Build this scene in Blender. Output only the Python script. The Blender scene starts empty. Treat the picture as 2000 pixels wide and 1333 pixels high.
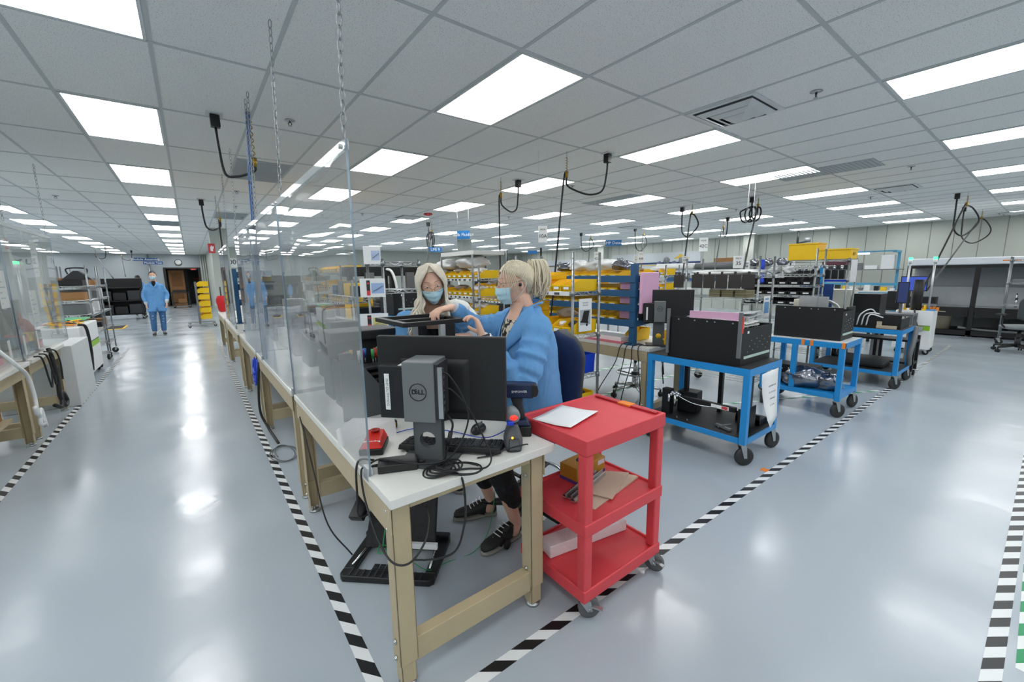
import bpy, bmesh, math, random
from mathutils import Vector, Matrix, noise
R = math.radians
C = bpy.context.scene.collection
sc = bpy.context.scene
random.seed(7)
# ---------------------------------------------------------------- camera, world, exposure
CAMH = 1.55          # camera height; floor is z = 0, camera stands at x = y = 0
CEIL = 2.933
F_PX = 811.36
YAW, PITCH, ROLL = .6526, .1594, -.0140
_f = Vector((math.sin(YAW)*math.cos(PITCH), math.cos(YAW)*math.cos(PITCH), -math.sin(PITCH)))
_r = Vector((math.cos(YAW), -math.sin(YAW), 0)); _u = _r.cross(_f)
_cr, _sr = math.cos(ROLL), math.sin(ROLL)
_R = _cr*_r + _sr*_u; _U = -_sr*_r + _cr*_u
cam = bpy.data.objects.new('camera', bpy.data.cameras.new('camera')); C.objects.link(cam)
cam.matrix_world = Matrix(((_R.x, _U.x, -_f.x, 0), (_R.y, _U.y, -_f.y, 0), (_R.z, _U.z, -_f.z, CAMH), (0, 0, 0, 1)))
cam.data.sensor_width = 36; cam.data.lens = F_PX/2000*36; cam.data.clip_start = .02
sc.camera = cam
w = bpy.data.worlds.new('world'); sc.world = w; w.use_nodes = True
w.node_tree.nodes['Background'].inputs[0].default_value = (.8, .9, 1, 1)
w.node_tree.nodes['Background'].inputs[1].default_value = .05
sc.view_settings.view_transform = 'Standard'; sc.view_settings.look = 'None'
sc.view_settings.exposure = 0.15; sc.view_settings.gamma = 1
LAMP = 8.0           # emission strength of the ceiling light panels
sc.cycles.max_bounces = 10; sc.cycles.diffuse_bounces = 5; sc.cycles.glossy_bounces = 4
sc.cycles.transparent_max_bounces = 24; sc.cycles.transmission_bounces = 6
sc.cycles.sample_clamp_indirect = 4; sc.cycles.caustics_reflective = False; sc.cycles.caustics_refractive = False

# ---------------------------------------------------------------- materials
def lin(h):
    h = h.lstrip('#'); o = []
    for i in (0, 2, 4):
        c = int(h[i:i+2], 16)/255
        o.append(c/12.92 if c <= .04045 else ((c+.055)/1.055)**2.4)
    return (*o, 1)
MATS = {}
def mat(name, col, rough=.5, metal=0, var=.06, scale=12, bump=0, bscale=80, emit=0, coat=0, trans=0):
    if name in MATS: return MATS[name]
    m = bpy.data.materials.new(name); m.use_nodes = True; nt = m.node_tree
    b = nt.nodes['Principled BSDF']; c = lin(col)
    tc = nt.nodes.new('ShaderNodeTexCoord')
    if var:
        n = nt.nodes.new('ShaderNodeTexNoise'); n.inputs['Scale'].default_value = scale; n.inputs['Detail'].default_value = 4
        nt.links.new(tc.outputs['Object'], n.inputs['Vector'])
        mx = nt.nodes.new('ShaderNodeMix'); mx.data_type = 'RGBA'
        mx.inputs['A'].default_value = tuple(max(0, v*(1-var)) for v in c[:3])+(1,)
        mx.inputs['B'].default_value = tuple(min(1, v*(1+var)) for v in c[:3])+(1,)
        nt.links.new(n.outputs['Fac'], mx.inputs['Factor']); nt.links.new(mx.outputs['Result'], b.inputs['Base Color'])
    else: b.inputs['Base Color'].default_value = c
    b.inputs['Roughness'].default_value = rough; b.inputs['Metallic'].default_value = metal
    b.inputs['Coat Weight'].default_value = coat; b.inputs['Transmission Weight'].default_value = trans
    if emit:
        b.inputs['Emission Color'].default_value = c; b.inputs['Emission Strength'].default_value = emit
    if bump:
        n2 = nt.nodes.new('ShaderNodeTexNoise'); n2.inputs['Scale'].default_value = bscale; n2.inputs['Detail'].default_value = 3
        nt.links.new(tc.outputs['Object'], n2.inputs['Vector'])
        bp = nt.nodes.new('ShaderNodeBump'); bp.inputs['Strength'].default_value = bump; bp.inputs['Distance'].default_value = .01
        nt.links.new(n2.outputs['Fac'], bp.inputs['Height']); nt.links.new(bp.outputs['Normal'], b.inputs['Normal'])
    MATS[name] = m; return m
def glassy(name, tint=(.97, .99, .985), rough=0.0, wave=0.0, base=0.0, f0=1.49, milky=0.0):
    """thin clear sheet: Fresnel mix of transparency and mirror reflection, optionally a trace of haze"""
    if name in MATS: return MATS[name]
    m = bpy.data.materials.new(name); m.use_nodes = True; nt = m.node_tree; N = nt.nodes; N.clear()
    out = N.new('ShaderNodeOutputMaterial'); tr = N.new('ShaderNodeBsdfTransparent'); gl = N.new('ShaderNodeBsdfGlossy')
    tr.inputs[0].default_value = (*tint, 1); gl.inputs['Roughness'].default_value = rough
    lw = N.new('ShaderNodeLayerWeight'); lw.inputs[0].default_value = .5; mix = N.new('ShaderNodeMixShader')
    pw = N.new('ShaderNodeMath'); pw.operation = 'POWER'; pw.inputs[1].default_value = 5; nt.links.new(lw.outputs['Facing'], pw.inputs[0])
    fr = N.new('ShaderNodeMath'); fr.operation = 'MULTIPLY_ADD'; fr.inputs[1].default_value = .95; fr.inputs[2].default_value = ((f0-1)/(f0+1))**2; nt.links.new(pw.outputs[0], fr.inputs[0])
    nt.links.new(fr.outputs[0], mix.inputs[0]); nt.links.new(tr.outputs[0], mix.inputs[1]); nt.links.new(gl.outputs[0], mix.inputs[2])
    last = mix
    if milky:
        df = N.new('ShaderNodeBsdfDiffuse'); df.inputs[0].default_value = (.8, .82, .82, 1)
        m2 = N.new('ShaderNodeMixShader'); m2.inputs[0].default_value = milky
        nt.links.new(mix.outputs[0], m2.inputs[1]); nt.links.new(df.outputs[0], m2.inputs[2]); last = m2
    if wave:
        tc = N.new('ShaderNodeTexCoord'); mp = N.new('ShaderNodeMapping'); mp.inputs['Scale'].default_value = (1, 1.1, .5)
        no = N.new('ShaderNodeTexNoise'); no.inputs['Scale'].default_value = 1.3; no.inputs['Detail'].default_value = 0
        nt.links.new(tc.outputs['Object'], mp.inputs[0]); nt.links.new(mp.outputs[0], no.inputs['Vector'])
        bp = N.new('ShaderNodeBump'); bp.inputs['Strength'].default_value = wave; bp.inputs['Distance'].default_value = .1
        nt.links.new(no.outputs['Fac'], bp.inputs['Height']); nt.links.new(bp.outputs['Normal'], gl.inputs['Normal'])
    nt.links.new(last.outputs[0], out.inputs[0]); MATS[name] = m; return m

# ---------------------------------------------------------------- mesh builder
class MB:
    def __init__(s, M=None): s.v = []; s.f = []; s.sm = []; s.M = M
    def add(s, vs, fs, smooth=False):
        o = len(s.v)
        for p in vs:
            p = Vector(p); s.v.append(s.M @ p if s.M else p)
        s.f += [tuple(i+o for i in f) for f in fs]; s.sm += [smooth]*len(fs); return s
    def box(s, x0, x1, y0, y1, z0, z1):
        return s.add([(x0,y0,z0),(x1,y0,z0),(x1,y1,z0),(x0,y1,z0),(x0,y0,z1),(x1,y0,z1),(x1,y1,z1),(x0,y1,z1)],
            [(3,2,1,0),(4,5,6,7),(0,1,5,4),(1,2,6,5),(2,3,7,6),(3,0,4,7)])
    def hexa(s, bot, top):
        return s.add(list(bot)+list(top), [(3,2,1,0),(4,5,6,7),(0,1,5,4),(1,2,6,5),(2,3,7,6),(3,0,4,7)])
    def bar(s, p, q, a, b=None, up=(0,0,1)):
        """rectangular bar from p to q, a wide and b deep"""
        p = Vector(p); q = Vector(q); b = b or a; d = (q-p).normalized(); u = Vector(up)
        if abs(d.dot(u)) > .95: u = Vector((0,1,0)) if abs(d.y) < .9 else Vector((1,0,0))
        x = d.cross(u).normalized(); y = x.cross(d)
        c = [x*a/2*i+y*b/2*j for i, j in ((-1,-1),(1,-1),(1,1),(-1,1))]
        return s.hexa([p+k for k in c], [q+k for k in c])
    def loft(s, rings, cap=True, closed=False, smooth=True):
        n = len(rings[0]); vs = [p for r in rings for p in r]; fs = []; m = len(rings)
        for i in range(m if closed else m-1):
            for j in range(n):
                a = i*n+j; b = i*n+(j+1) % n; c = ((i+1) % m)*n+(j+1) % n; d = ((i+1) % m)*n+j
                fs.append((a, b, c, d))
        if cap and not closed: fs += [tuple(range(n-1, -1, -1)), tuple(range((m-1)*n, m*n))]
        return s.add(vs, fs, smooth)
    def tray(s, x0, x1, y0, y1, z0, z1, t, floor):
        o = [(x0,y0),(x1,y0),(x1,y1),(x0,y1)]; i = [(x0+t,y0+t),(x1-t,y0+t),(x1-t,y1-t),(x0+t,y1-t)]
        vs = [(*p, z0) for p in o]+[(*p, z1) for p in o]+[(*p, z1) for p in i]+[(*p, floor) for p in i]; fs = [(3,2,1,0), (12,13,14,15)]
        for k in range(4):
            j = (k+1) % 4; fs += [(k,j,4+j,4+k), (4+k,4+j,8+j,8+k), (8+k,8+j,12+j,12+k)]
        return s.add(vs, fs)
    def cyl(s, p, q, r, r2=None, n=14, cap=True, smooth=True):
        p = Vector(p); q = Vector(q); r2 = r if r2 is None else r2
        d = (q-p).normalized(); x = d.orthogonal().normalized(); y = d.cross(x)
        ring = lambda c, rr: [c+(x*math.cos(2*math.pi*k/n)+y*math.sin(2*math.pi*k/n))*rr for k in range(n)]
        return s.loft([ring(p, r), ring(q, r2)], cap, smooth=smooth)
    def tube(s, pts, r, n=6, closed=False, rs=None):
        pts = [Vector(p) for p in pts]; rings = []; x = None; m = len(pts)
        for i, p in enumerate(pts):
            a = pts[i-1] if (i or closed) else p; b = pts[(i+1) % m] if (i < m-1 or closed) else p
            d = (b-a).normalized() if (b-a).length > 1e-9 else Vector((0,0,1))
            x = d.orthogonal().normalized() if x is None else (x-d*x.dot(d))
            x = x.normalized() if x.length > 1e-6 else d.orthogonal().normalized(); y = d.cross(x)
            rr = rs[i] if rs else r
            rings.append([p+(x*math.cos(2*math.pi*k/n)+y*math.sin(2*math.pi*k/n))*rr for k in range(n)])
        return s.loft(rings, not closed, closed)
    def lathe(s, prof, c=(0,0,0), n=20, ax='z'):
        rings = []
        for r, h in prof:
            rg = []
            for k in range(n):
                a = 2*math.pi*k/n; x, y = r*math.cos(a), r*math.sin(a)
                q = (x, y, h) if ax == 'z' else ((h, x, y) if ax == 'x' else (y, h, x))
                rg.append(Vector(q)+Vector(c))
            rings.append(rg)
        return s.loft(rings)
    def prism(s, poly, a, b, ax='z'):
        """2-D outline extruded from a to b along ax"""
        def P(u, v, t): return (u, v, t) if ax == 'z' else ((t, u, v) if ax == 'x' else (u, t, v))
        n = len(poly)
        fs = [tuple(range(n-1, -1, -1)), tuple(range(n, 2*n))]+[(i, (i+1) % n, (i+1) % n+n, i+n) for i in range(n)]
        return s.add([P(u, v, a) for u, v in poly]+[P(u, v, b) for u, v in poly], fs)
    def sph(s, c, r, n=14, m=9, sc_=(1,1,1)):
        rings = [[Vector(c)+Vector((math.sin(t)*math.cos(2*math.pi*k/n)*sc_[0], math.sin(t)*math.sin(2*math.pi*k/n)*sc_[1], -math.cos(t)*sc_[2]))*r
                  for k in range(n)] for t in [math.pi*(i+.04)/(m+.08) for i in range(m+1)]]
        return s.loft(rings)
    def mesh(s, name):
        me = bpy.data.meshes.new(name); me.from_pydata([tuple(p) for p in s.v], [], s.f)
        bm = bmesh.new(); bm.from_mesh(me); bmesh.ops.recalc_face_normals(bm, faces=bm.faces); bm.to_mesh(me); bm.free()
        me.polygons.foreach_set('use_smooth', s.sm); me.update(); return me
    def build(s, name, m, parent=None, bevel=0, loc=(0,0,0), rz=0, seg=2, label=None):
        me = s.mesh(name); me.materials.append(m)
        o = bpy.data.objects.new(name, me); C.objects.link(o); o.location = loc; o.rotation_euler = (0, 0, rz)
        if parent: o.parent = parent
        if label: o['label'] = label
        if bevel:
            b = o.modifiers.new('bevel', 'BEVEL'); b.width = bevel; b.segments = seg; b.limit_method = 'ANGLE'; b.angle_limit = R(40)
            me.polygons.foreach_set('use_smooth', [True]*len(me.polygons))
            o.modifiers.new('wn', 'WEIGHTED_NORMAL').keep_sharp = True
        return o
def smooth_path(pts, k=6, closed=False):
    """Catmull-Rom through the points"""
    P = [Vector(p) for p in pts]; o = []; n = len(P)
    for i in range(n if closed else n-1):
        a = P[i-1] if (i or closed) else P[0]*2-P[1]; b = P[i]; c = P[(i+1) % n]
        d = P[(i+2) % n] if (i+2 < n or closed) else c*2-b
        for j in range(k):
            t = j/k; o.append(.5*((2*b)+(c-a)*t+(2*a-5*b+4*c-d)*t*t+(3*b-a-3*c+d)*t**3))
    if not closed: o.append(P[-1])
    return o
def tag(o, label, cat, group=None):
    o['label'] = label; o['category'] = cat
    if group: o['group'] = group
    return o
def thing(name, label, cat, loc=(0,0,0), rz=0, group=None):
    o = bpy.data.objects.new(name, None); C.objects.link(o); o.empty_display_size = .05
    o.location = loc; o.rotation_euler = (0, 0, rz); return tag(o, label, cat, group)
def one(name, mb, m, label, cat, loc=(0,0,0), rz=0, group=None, bevel=0):
    return tag(mb.build(name, m, None, bevel, loc, rz), label, cat, group)
def dup(root, loc, rz=None, label=None, group=None, scale=None):
    r = root.copy(); C.objects.link(r); r.location = loc
    if rz is not None: r.rotation_euler = (0, 0, rz)
    if scale: r.scale = scale
    if label: r['label'] = label
    if group: r['group'] = group
    for ch in list(root.children):
        c = ch.copy(); C.objects.link(c); c.parent = r
        for g in ch.children:
            d = g.copy(); C.objects.link(d); d.parent = c
    return r
def struct(name, mb, m, parent=None, bevel=0, loc=(0,0,0)):
    o = mb.build(name, m, parent, bevel, loc)
    if not parent: o['kind'] = 'structure'
    return o
def text(name, body, size, m, parent, loc, rot, ext=.0008, align='CENTER', sx=1.0, bold=0):
    """raised lettering as a mesh; rot is an euler"""
    cu = bpy.data.curves.new(name, 'FONT'); cu.body = body; cu.size = size; cu.extrude = ext; cu.align_x = align; cu.align_y = 'CENTER'
    cu.offset = bold; cu.resolution_u = 3
    t = bpy.data.objects.new('tmp', cu); C.objects.link(t); t.scale = (sx, 1, 1)
    me = bpy.data.meshes.new_from_object(t.evaluated_get(bpy.context.evaluated_depsgraph_get()))
    bpy.data.objects.remove(t); bpy.data.curves.remove(cu)
    me.name = name; me.materials.clear(); me.materials.append(m)
    o = bpy.data.objects.new(name, me); C.objects.link(o); o.parent = parent; o.location = loc; o.rotation_euler = rot; o.scale = (sx, 1, 1)
    return o
def ORD(i): return ['first','second','third','fourth','fifth','sixth','seventh','eighth','ninth','tenth','eleventh','twelfth','thirteenth','fourteenth','fifteenth','sixteenth','seventeenth','eighteenth','nineteenth','twentieth'][i]
# common materials
WHITE = mat('white_plastic', '#e6e8e8', .45); BLACK = mat('black_plastic', '#141517', .42, bump=.05, bscale=400); BLK2 = mat('black_painted_steel', '#0d0e10', .5, var=.15)
TAN = mat('tan_powder_coat', '#b5a686', .5, bump=.03, bscale=300); LAM = mat('white_laminate', '#dcdcd6', .38)
CHROME = mat('chrome', '#cfd2d2', .22, 1); STEEL = mat('zinc_steel', '#b4b8ba', .35, 1); ALU = mat('aluminium', '#c2c5c6', .4, .9)
BLUE = mat('blue_enamel', '#1f8bd0', .38, var=.1, scale=7); NAVY = mat('blue_steel_upright', '#22557f', .45); YEL = mat('yellow_bin_plastic', '#f2c511', .42)
RED = mat('red_cart_plastic', '#d4434b', .5, var=.1, scale=9, bump=.12, bscale=260); RUB = mat('black_rubber', '#161616', .7); GRUB = mat('grey_rubber', '#5a5c5c', .7)
PAPER = mat('white_paper', '#eceeee', .8, var=.02); CORD = mat('black_cord', '#17181a', .5); GREYP = mat('grey_plastic', '#6b6e70', .45)
DBLUE = mat('dark_blue_fabric', '#11284f', .85, bump=.3, bscale=600); CARD = mat('cardboard', '#a3784d', .85); PINK = mat('pink_antistatic_foam', '#e3b2d2', .7)
GREEN = mat('green_plastic', '#1f9a57', .5); ORANGE = mat('orange_tape', '#e8842a', .6); BIN_BLUE = mat('blue_bin_plastic', '#0f3fc4', .42)
POSTM = mat('grey_post', '#8d9294', .35, .9); SKIN = mat('skin', '#e0b49c', .55, var=.08, scale=20); DGREY = mat('dark_grey_plastic', '#2c2e31', .5)
INK = mat('black_ink', '#1a1a1c', .7, var=0); LETTER_BLUE = mat('sign_blue', '#1f74b8', .5); WLET = mat('white_ink', '#f4f6f6', .6, var=0)
CLEARBAG = glassy('clear_bag', (.93, .95, .95), .15, milky=.35)
# ---------------------------------------------------------------- room
def floor_mat():
    m = mat('grey_epoxy_floor', '#a8b2ba', .2, var=.03, scale=1.2); nt = m.node_tree; b = nt.nodes['Principled BSDF']
    tc = nt.nodes.new('ShaderNodeTexCoord'); n = nt.nodes.new('ShaderNodeTexNoise'); n.inputs['Scale'].default_value = 1.6; n.inputs['Detail'].default_value = 5
    nt.links.new(tc.outputs['Object'], n.inputs['Vector'])
    mr = nt.nodes.new('ShaderNodeMapRange'); mr.inputs['From Min'].default_value = .3; mr.inputs['From Max'].default_value = .7
    mr.inputs['To Min'].default_value = .13; mr.inputs['To Max'].default_value = .27
    nt.links.new(n.outputs['Fac'], mr.inputs['Value']); nt.links.new(mr.outputs['Result'], b.inputs['Roughness'])
    n2 = nt.nodes.new('ShaderNodeTexNoise'); n2.inputs['Scale'].default_value = 5; n2.inputs['Detail'].default_value = 3
    nt.links.new(tc.outputs['Object'], n2.inputs['Vector'])
    n3 = nt.nodes.new('ShaderNodeTexNoise'); n3.inputs['Scale'].default_value = 160; n3.inputs['Detail'].default_value = 2
    nt.links.new(tc.outputs['Object'], n3.inputs['Vector'])
    ad = nt.nodes.new('ShaderNodeMath'); ad.operation = 'MULTIPLY_ADD'; ad.inputs[1].default_value = .025
    nt.links.new(n3.outputs['Fac'], ad.inputs[0]); nt.links.new(n2.outputs['Fac'], ad.inputs[2])
    bp = nt.nodes.new('ShaderNodeBump'); bp.inputs['Strength'].default_value = .35; bp.inputs['Distance'].default_value = .006
    nt.links.new(ad.outputs[0], bp.inputs['Height']); nt.links.new(bp.outputs['Normal'], b.inputs['Normal'])
    b.inputs['IOR'].default_value = 1.6
    return m
def ceil_mat():
    m = mat('acoustic_tile', '#e4e6e3', .9, var=0); nt = m.node_tree; b = nt.nodes['Principled BSDF']
    tc = nt.nodes.new('ShaderNodeTexCoord'); n = nt.nodes.new('ShaderNodeTexNoise'); n.inputs['Scale'].default_value = 150; n.inputs['Detail'].default_value = 3
    nt.links.new(tc.outputs['Object'], n.inputs['Vector'])
    cr = nt.nodes.new('ShaderNodeValToRGB'); e = cr.color_ramp.elements
    e[0].position = .30; e[0].color = lin('#a5aaa8'); e[1].position = .42; e[1].color = lin('#f3f4f1')
    nt.links.new(n.outputs['Fac'], cr.inputs[0]); nt.links.new(cr.outputs[0], b.inputs['Base Color'])
    return m
WALLM = mat('grey_painted_wall', '#b3b8b0', .7, var=.03, scale=2); TEE = mat('ceiling_tee', '#c3c9c8', .5, var=.02)
X0, X1, Y0, Y1, YM = -9.5, 17.75, -6.5, 30.8, 22.8
struct('floor', MB().box(X0, X1, Y0, Y1+6, -.1, 0), floor_mat())
struct('ceiling', MB().box(X0, X1, Y0, Y1+6, CEIL, CEIL+.1), ceil_mat())
struct('wall_right', MB().box(X1, X1+.1, Y0, YM, 0, CEIL), WALLM)
g = MB()
for k in range(58): g.box(X1-.006, X1, Y0+.5*k, Y0+.5*k+.016, 0, CEIL)
wr = bpy.data.objects['wall_right']
g.build('panel_joint', mat('wall_joint', '#7d817d', .8), wr)
struct('wall_middle', MB().box(1.0, X1, YM, YM+.1, 0, CEIL), WALLM)
struct('wall_side', MB().box(.9, 1.0, YM, Y1, 0, CEIL), WALLM)
bk = MB().box(X0, -1.05, Y1, Y1+.1, 0, CEIL).box(.55, .9, Y1, Y1+.1, 0, CEIL).box(-1.05, .55, Y1, Y1+.1, 2.12, CEIL)
struct('wall_back', bk, mat('blue_grey_wall', '#a3abaf', .7, var=.02))
struct('wall_left', MB().box(X0-.1, X0, Y0, Y1, 0, CEIL), WALLM)
struct('wall_front', MB().box(X0, X1, Y0-.1, Y0, 0, CEIL), WALLM)
struct('wall_corridor', MB().box(-1.3, .9, Y1+3.2, Y1+3.3, 0, CEIL).box(-1.3, -1.2, Y1+.1, Y1+3.3, 0, CEIL).box(.8, .9, Y1+.1, Y1+3.3, 0, CEIL), mat('corridor_wall', '#8f9596', .7))
# building columns
def column(n, x, y, s=.36): struct('trim_%d' % n, MB().box(x, x+s, y, y+s, 0, CEIL), WALLM, bevel=.008)
column(1, .56, 14.5, .42); column(2, 17.35, 7.3, .4); column(3, 17.35, 14.7, .4); column(4, 8.7, 14.5, .42)
# ceiling grid: tees every 2 ft along x, every 4 ft along y
TX, TY = -.34+.305, 2.813+.61; FT2 = .6096
t = MB(); k = -16
while TX+k*FT2 < X1:
    x = TX+k*FT2
    if x > X0: t.box(x-.012, x+.012, Y0, Y1, CEIL-.004, CEIL)
    k += 1
k = -9
while TY+k*2*FT2 < Y1:
    y = TY+k*2*FT2
    if y > Y0: t.box(X0, X1, y-.012, y+.012, CEIL-.0045, CEIL)
    k += 1
t.build('ceiling_grid', TEE, bpy.data.objects['ceiling'])
# ceiling lights: 2 ft x 4 ft panels on an 8 ft pitch
LENS = mat('light_panel_lens', '#ffffff', .4, var=0, emit=LAMP); LFR = mat('light_panel_frame', '#d8dcdc', .4)
COLN = {-3:'outermost row beyond the hanging cords', -2:'second row beyond the hanging cords', -1:'row over the benches left of the aisle', 0:'row straight above the walking person', 1:'row just right of the clear screens',
        2:'row above the yellow bin racks', 3:'row above the nearest blue cart', 4:'row above the second blue cart', 5:'row above the third blue cart', 6:'second row from the panelled wall', 7:'row nearest the panelled wall'}
proto = None
for i in range(-3, 8):
    for j in range(-3, 12):
        x, y = -.34+2.4384*i, 2.813+2.4384*j
        if (i > 0 and y > YM-.8) or y > Y1-.7 or x > X1-.4: continue
        n = j+1
        lab = 'ceiling light panel, %s, %s' % (COLN[i], 'behind the camera' if n < 0 else ORD(n)+' along it')
        if proto is None:
            proto = thing('ceiling_light', lab, 'ceiling light', (x, y, CEIL-.005), 0, 'recessed ceiling light panels')
            f = MB().box(-.292, .292, -.6, -.578, -.004, .004).box(-.292, .292, .578, .6, -.004, .004).box(-.292, -.275, -.6, .6, -.004, .004).box(.275, .292, -.6, .6, -.004, .004)
            f.build('frame', LFR, proto); MB().box(-.276, .276, -.579, .579, -.002, .004).build('diffuser', LENS, proto)
        else: dup(proto, (x, y, CEIL-.005), 0, lab)
# vents
def vent(x, y, lab, dark=False):
    v = thing('ceiling_vent', lab, 'vent', (x, y, CEIL-.004))
    MB().box(-.29, .29, -.29, .29, -.006, .004).build('face_plate', LFR, v)
    s = MB()
    for k, h in enumerate((.235, .165, .095)):
        cx = .02+.028*k; s.tray(cx-h, cx+h, -h, h, -.030-.004*k, -.012, .012, -.0285-.004*k) if k == 9 else None
        o = [(cx-h, -h), (cx+h, -h), (cx+h, h), (cx-h, h)]; i = [(cx-h+.055, -h+.055), (cx+h-.05, -h+.055), (cx+h-.05, h-.055), (cx-h+.055, h-.055)]
        vs = [(*p, -.010-.012*k) for p in o]+[(*p, -.034-.012*k) for p in i]+[(*p, -.013-.012*k) for p in o]+[(*p, -.037-.012*k) for p in i]
        fs = []
        for q in range(4): j = (q+1) % 4; fs += [(q, j, 4+j, 4+q), (8+q, 12+q, 12+j, 8+j), (q, 8+q, 8+j, j), (4+q, 4+j, 12+j, 12+q)]
        if k == 2: fs.append((12, 13, 14, 15))
        s.add(vs, fs)
    s.build('louver', LFR, v)
    MB().box(-.25, .25, -.25, .25, -.0075, -.0062).build('opening_shade', mat('vent_shade', '#2b2e30', .8), v)  # dark plate over the closed face: the shade inside the vent, painted
def grille(x, y, lab):
    v = thing('return_air_grille', lab, 'vent', (x, y, CEIL-.004), 0)
    MB().box(-.295, .295, -.6, .6, -.003, .003).build('face_plate', mat('grille_grey', '#b4bdc1', .6), v)
    s = MB()
    for k in range(22): s.box(-.28, .28, -.56+k*.052, -.545+k*.052, -.006, -.003)
    s.build('slat', mat('grille_slat', '#a2acb1', .5), v)
vent(3.94, 1.9, 'square four-louver air vent in the ceiling beyond the nearest light panel')
grille(7.28, 2.2, 'perforated grey return air grille beside a light panel over the blue carts')
grille(.88, 6.6, 'grey return air grille above the bench with the blue cable'); grille(.88, 11.5, 'grey return air grille above the far end of the clear screens')
vent(9.85, 1.9, 'dark louvered ceiling vent near the far panelled wall'); vent(16.9, .9, 'dark louvered ceiling vent against the far panelled wall, above the looped cords')
grille(6.67, 5.4, 'grey return air grille beyond the hanging number signs'); vent(4.3, 9.6, 'louvered ceiling vent by the red ceiling bell')
grille(-.34, 13.7, 'long grey air grille between light panels over the aisle of the walking person')
vent(-3.0, 13.0, 'louvered ceiling vent over the far benches beside the aisle'); vent(10.9, 8.2, 'dark vent by the cord over the area sign')
# sprinklers
def sprinkler(x, y, lab):
    v = thing('ceiling_sprinkler', lab, 'sprinkler', (x, y, CEIL), 0, 'ceiling sprinklers')
    MB().lathe([(.012, -.001), (.04, -.002), (.042, -.006), (.012, -.012)]).build('escutcheon', STEEL, v)
    MB().cyl((0, 0, -.01), (0, 0, -.022), .008, n=8).tube([(-.012, 0, -.02), (-.014, 0, -.035), (-.004, 0, -.048)], .003).tube([(.012, 0, -.02), (.014, 0, -.035), (.004, 0, -.048)], .003).build('frame', DGREY, v)
    MB().lathe([(.004, -.047), (.017, -.048), (.017, -.05), (.004, -.051)], n=12).build('deflector', STEEL, v)
SPR = [(4.05, 1.33), (7.99, 1.41), (.86, 4.34), (5.0, 4.9), (3.2, 9.6), (9.9, 4.6), (10.6, 2.4), (.75, 8.2), (-1.6, 10.2), (-1.3, 15), (1.1, 11.5), (13.2, 4.6), (13.4, 1.4), (6.3, 8.3), (4.4, 13.8), (9.2, 8.1), (-3.8, 12.5), (.86, 9.9)]
for i, p in enumerate(SPR): sprinkler(*p, 'small ceiling sprinkler head ' + ['beside the nearest square air vent', 'over the blue carts near a grey grille', 'above the clear screens by the blue cable', 'between the two hooked black cords', 'above the wire rack with pictures', 'over the looped cords above the yellow boxes', 'near the far wall over the looped cords', 'above the second bench behind the screens', 'over the tall wire carts by the aisle', 'further down the aisle over the back benches', 'above the far end of the screens', 'near the panelled wall by the banner', 'near the panelled wall over the sink unit', 'above the blue hanging fluid sign', 'in front of the pale middle wall', 'beyond the numbered hanging sign', 'over the far benches left of the aisle', 'before the concrete column by the aisle'][i])
# ---------------------------------------------------------------- floor tapes
def stripe_mat(name, c1, c2, period=.1, ang=45, duty=.5):
    m = bpy.data.materials.new(name); m.use_nodes = True; nt = m.node_tree; b = nt.nodes['Principled BSDF']; b.inputs['Roughness'].default_value = .35
    tc = nt.nodes.new('ShaderNodeTexCoord'); sp = nt.nodes.new('ShaderNodeSeparateXYZ'); nt.links.new(tc.outputs['Object'], sp.inputs[0])
    a = nt.nodes.new('ShaderNodeMath'); a.operation = 'MULTIPLY_ADD'; a.inputs[1].default_value = math.tan(R(ang))*1.3; nt.links.new(sp.outputs[1], a.inputs[0]); nt.links.new(sp.outputs[0], a.inputs[2])
    d = nt.nodes.new('ShaderNodeMath'); d.operation = 'DIVIDE'; d.inputs[1].default_value = period; nt.links.new(a.outputs[0], d.inputs[0])
    f = nt.nodes.new('ShaderNodeMath'); f.operation = 'FRACT'; nt.links.new(d.outputs[0], f.inputs[0])
    g = nt.nodes.new('ShaderNodeMath'); g.operation = 'GREATER_THAN'; g.inputs[1].default_value = duty; nt.links.new(f.outputs[0], g.inputs[0])
    mx = nt.nodes.new('ShaderNodeMix'); mx.data_type = 'RGBA'; mx.inputs['A'].default_value = lin(c1); mx.inputs['B'].default_value = lin(c2)
    nt.links.new(g.outputs[0], mx.inputs['Factor']); nt.links.new(mx.outputs['Result'], b.inputs['Base Color']); return m
BW = stripe_mat('black_white_tape', '#15171a', '#dfe3e4', .158, 45); GW = stripe_mat('green_white_tape', '#17915a', '#e3e8e6', .2, 45); BW2 = stripe_mat('black_white_tape_reverse', '#15171a', '#dfe3e4', .158, -45)
def tape(x0, y0, x1, y1, m, lab, wd=.055, g='striped floor tapes'):
    L = math.hypot(x1-x0, y1-y0)
    return one('floor_tape', MB().box(0, L, -wd/2, wd/2, 0, .0012), m, lab, 'floor tape', (x0, y0, 0), math.atan2(y1-y0, x1-x0), g)
tape(.40, .2, .40, 13.2, BW2, 'black and white striped floor tape along the bench with clear screens')
tape(-1.265, 2.0, -1.265, 13.0, BW2, 'black and white striped floor tape along the bench with hanging cords')
tape(-.95, 15.0, -.75, 21.5, BW, 'dashed floor tape running past the walking person', .03)
tape(.3, 1.185, 12.2, 1.185, BW, 'black and white striped floor tape in front of the red and blue carts')
tape(.9, -.02, 12.0, -.02, BW, 'black and white striped floor tape across the aisle from the carts')
tape(1.5, 1.78, 3.4, 2.62, GW, 'green and white floor tape behind the red cart', .04)
tape(3.5, 4.35, 9.0, 4.35, GW, 'green and white floor tape running behind the first blue cart', .05)
tape(3.5, 3.4, 8.6, 3.4, GW, 'green and white floor tape crossing under the first blue cart', .05)
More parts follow.
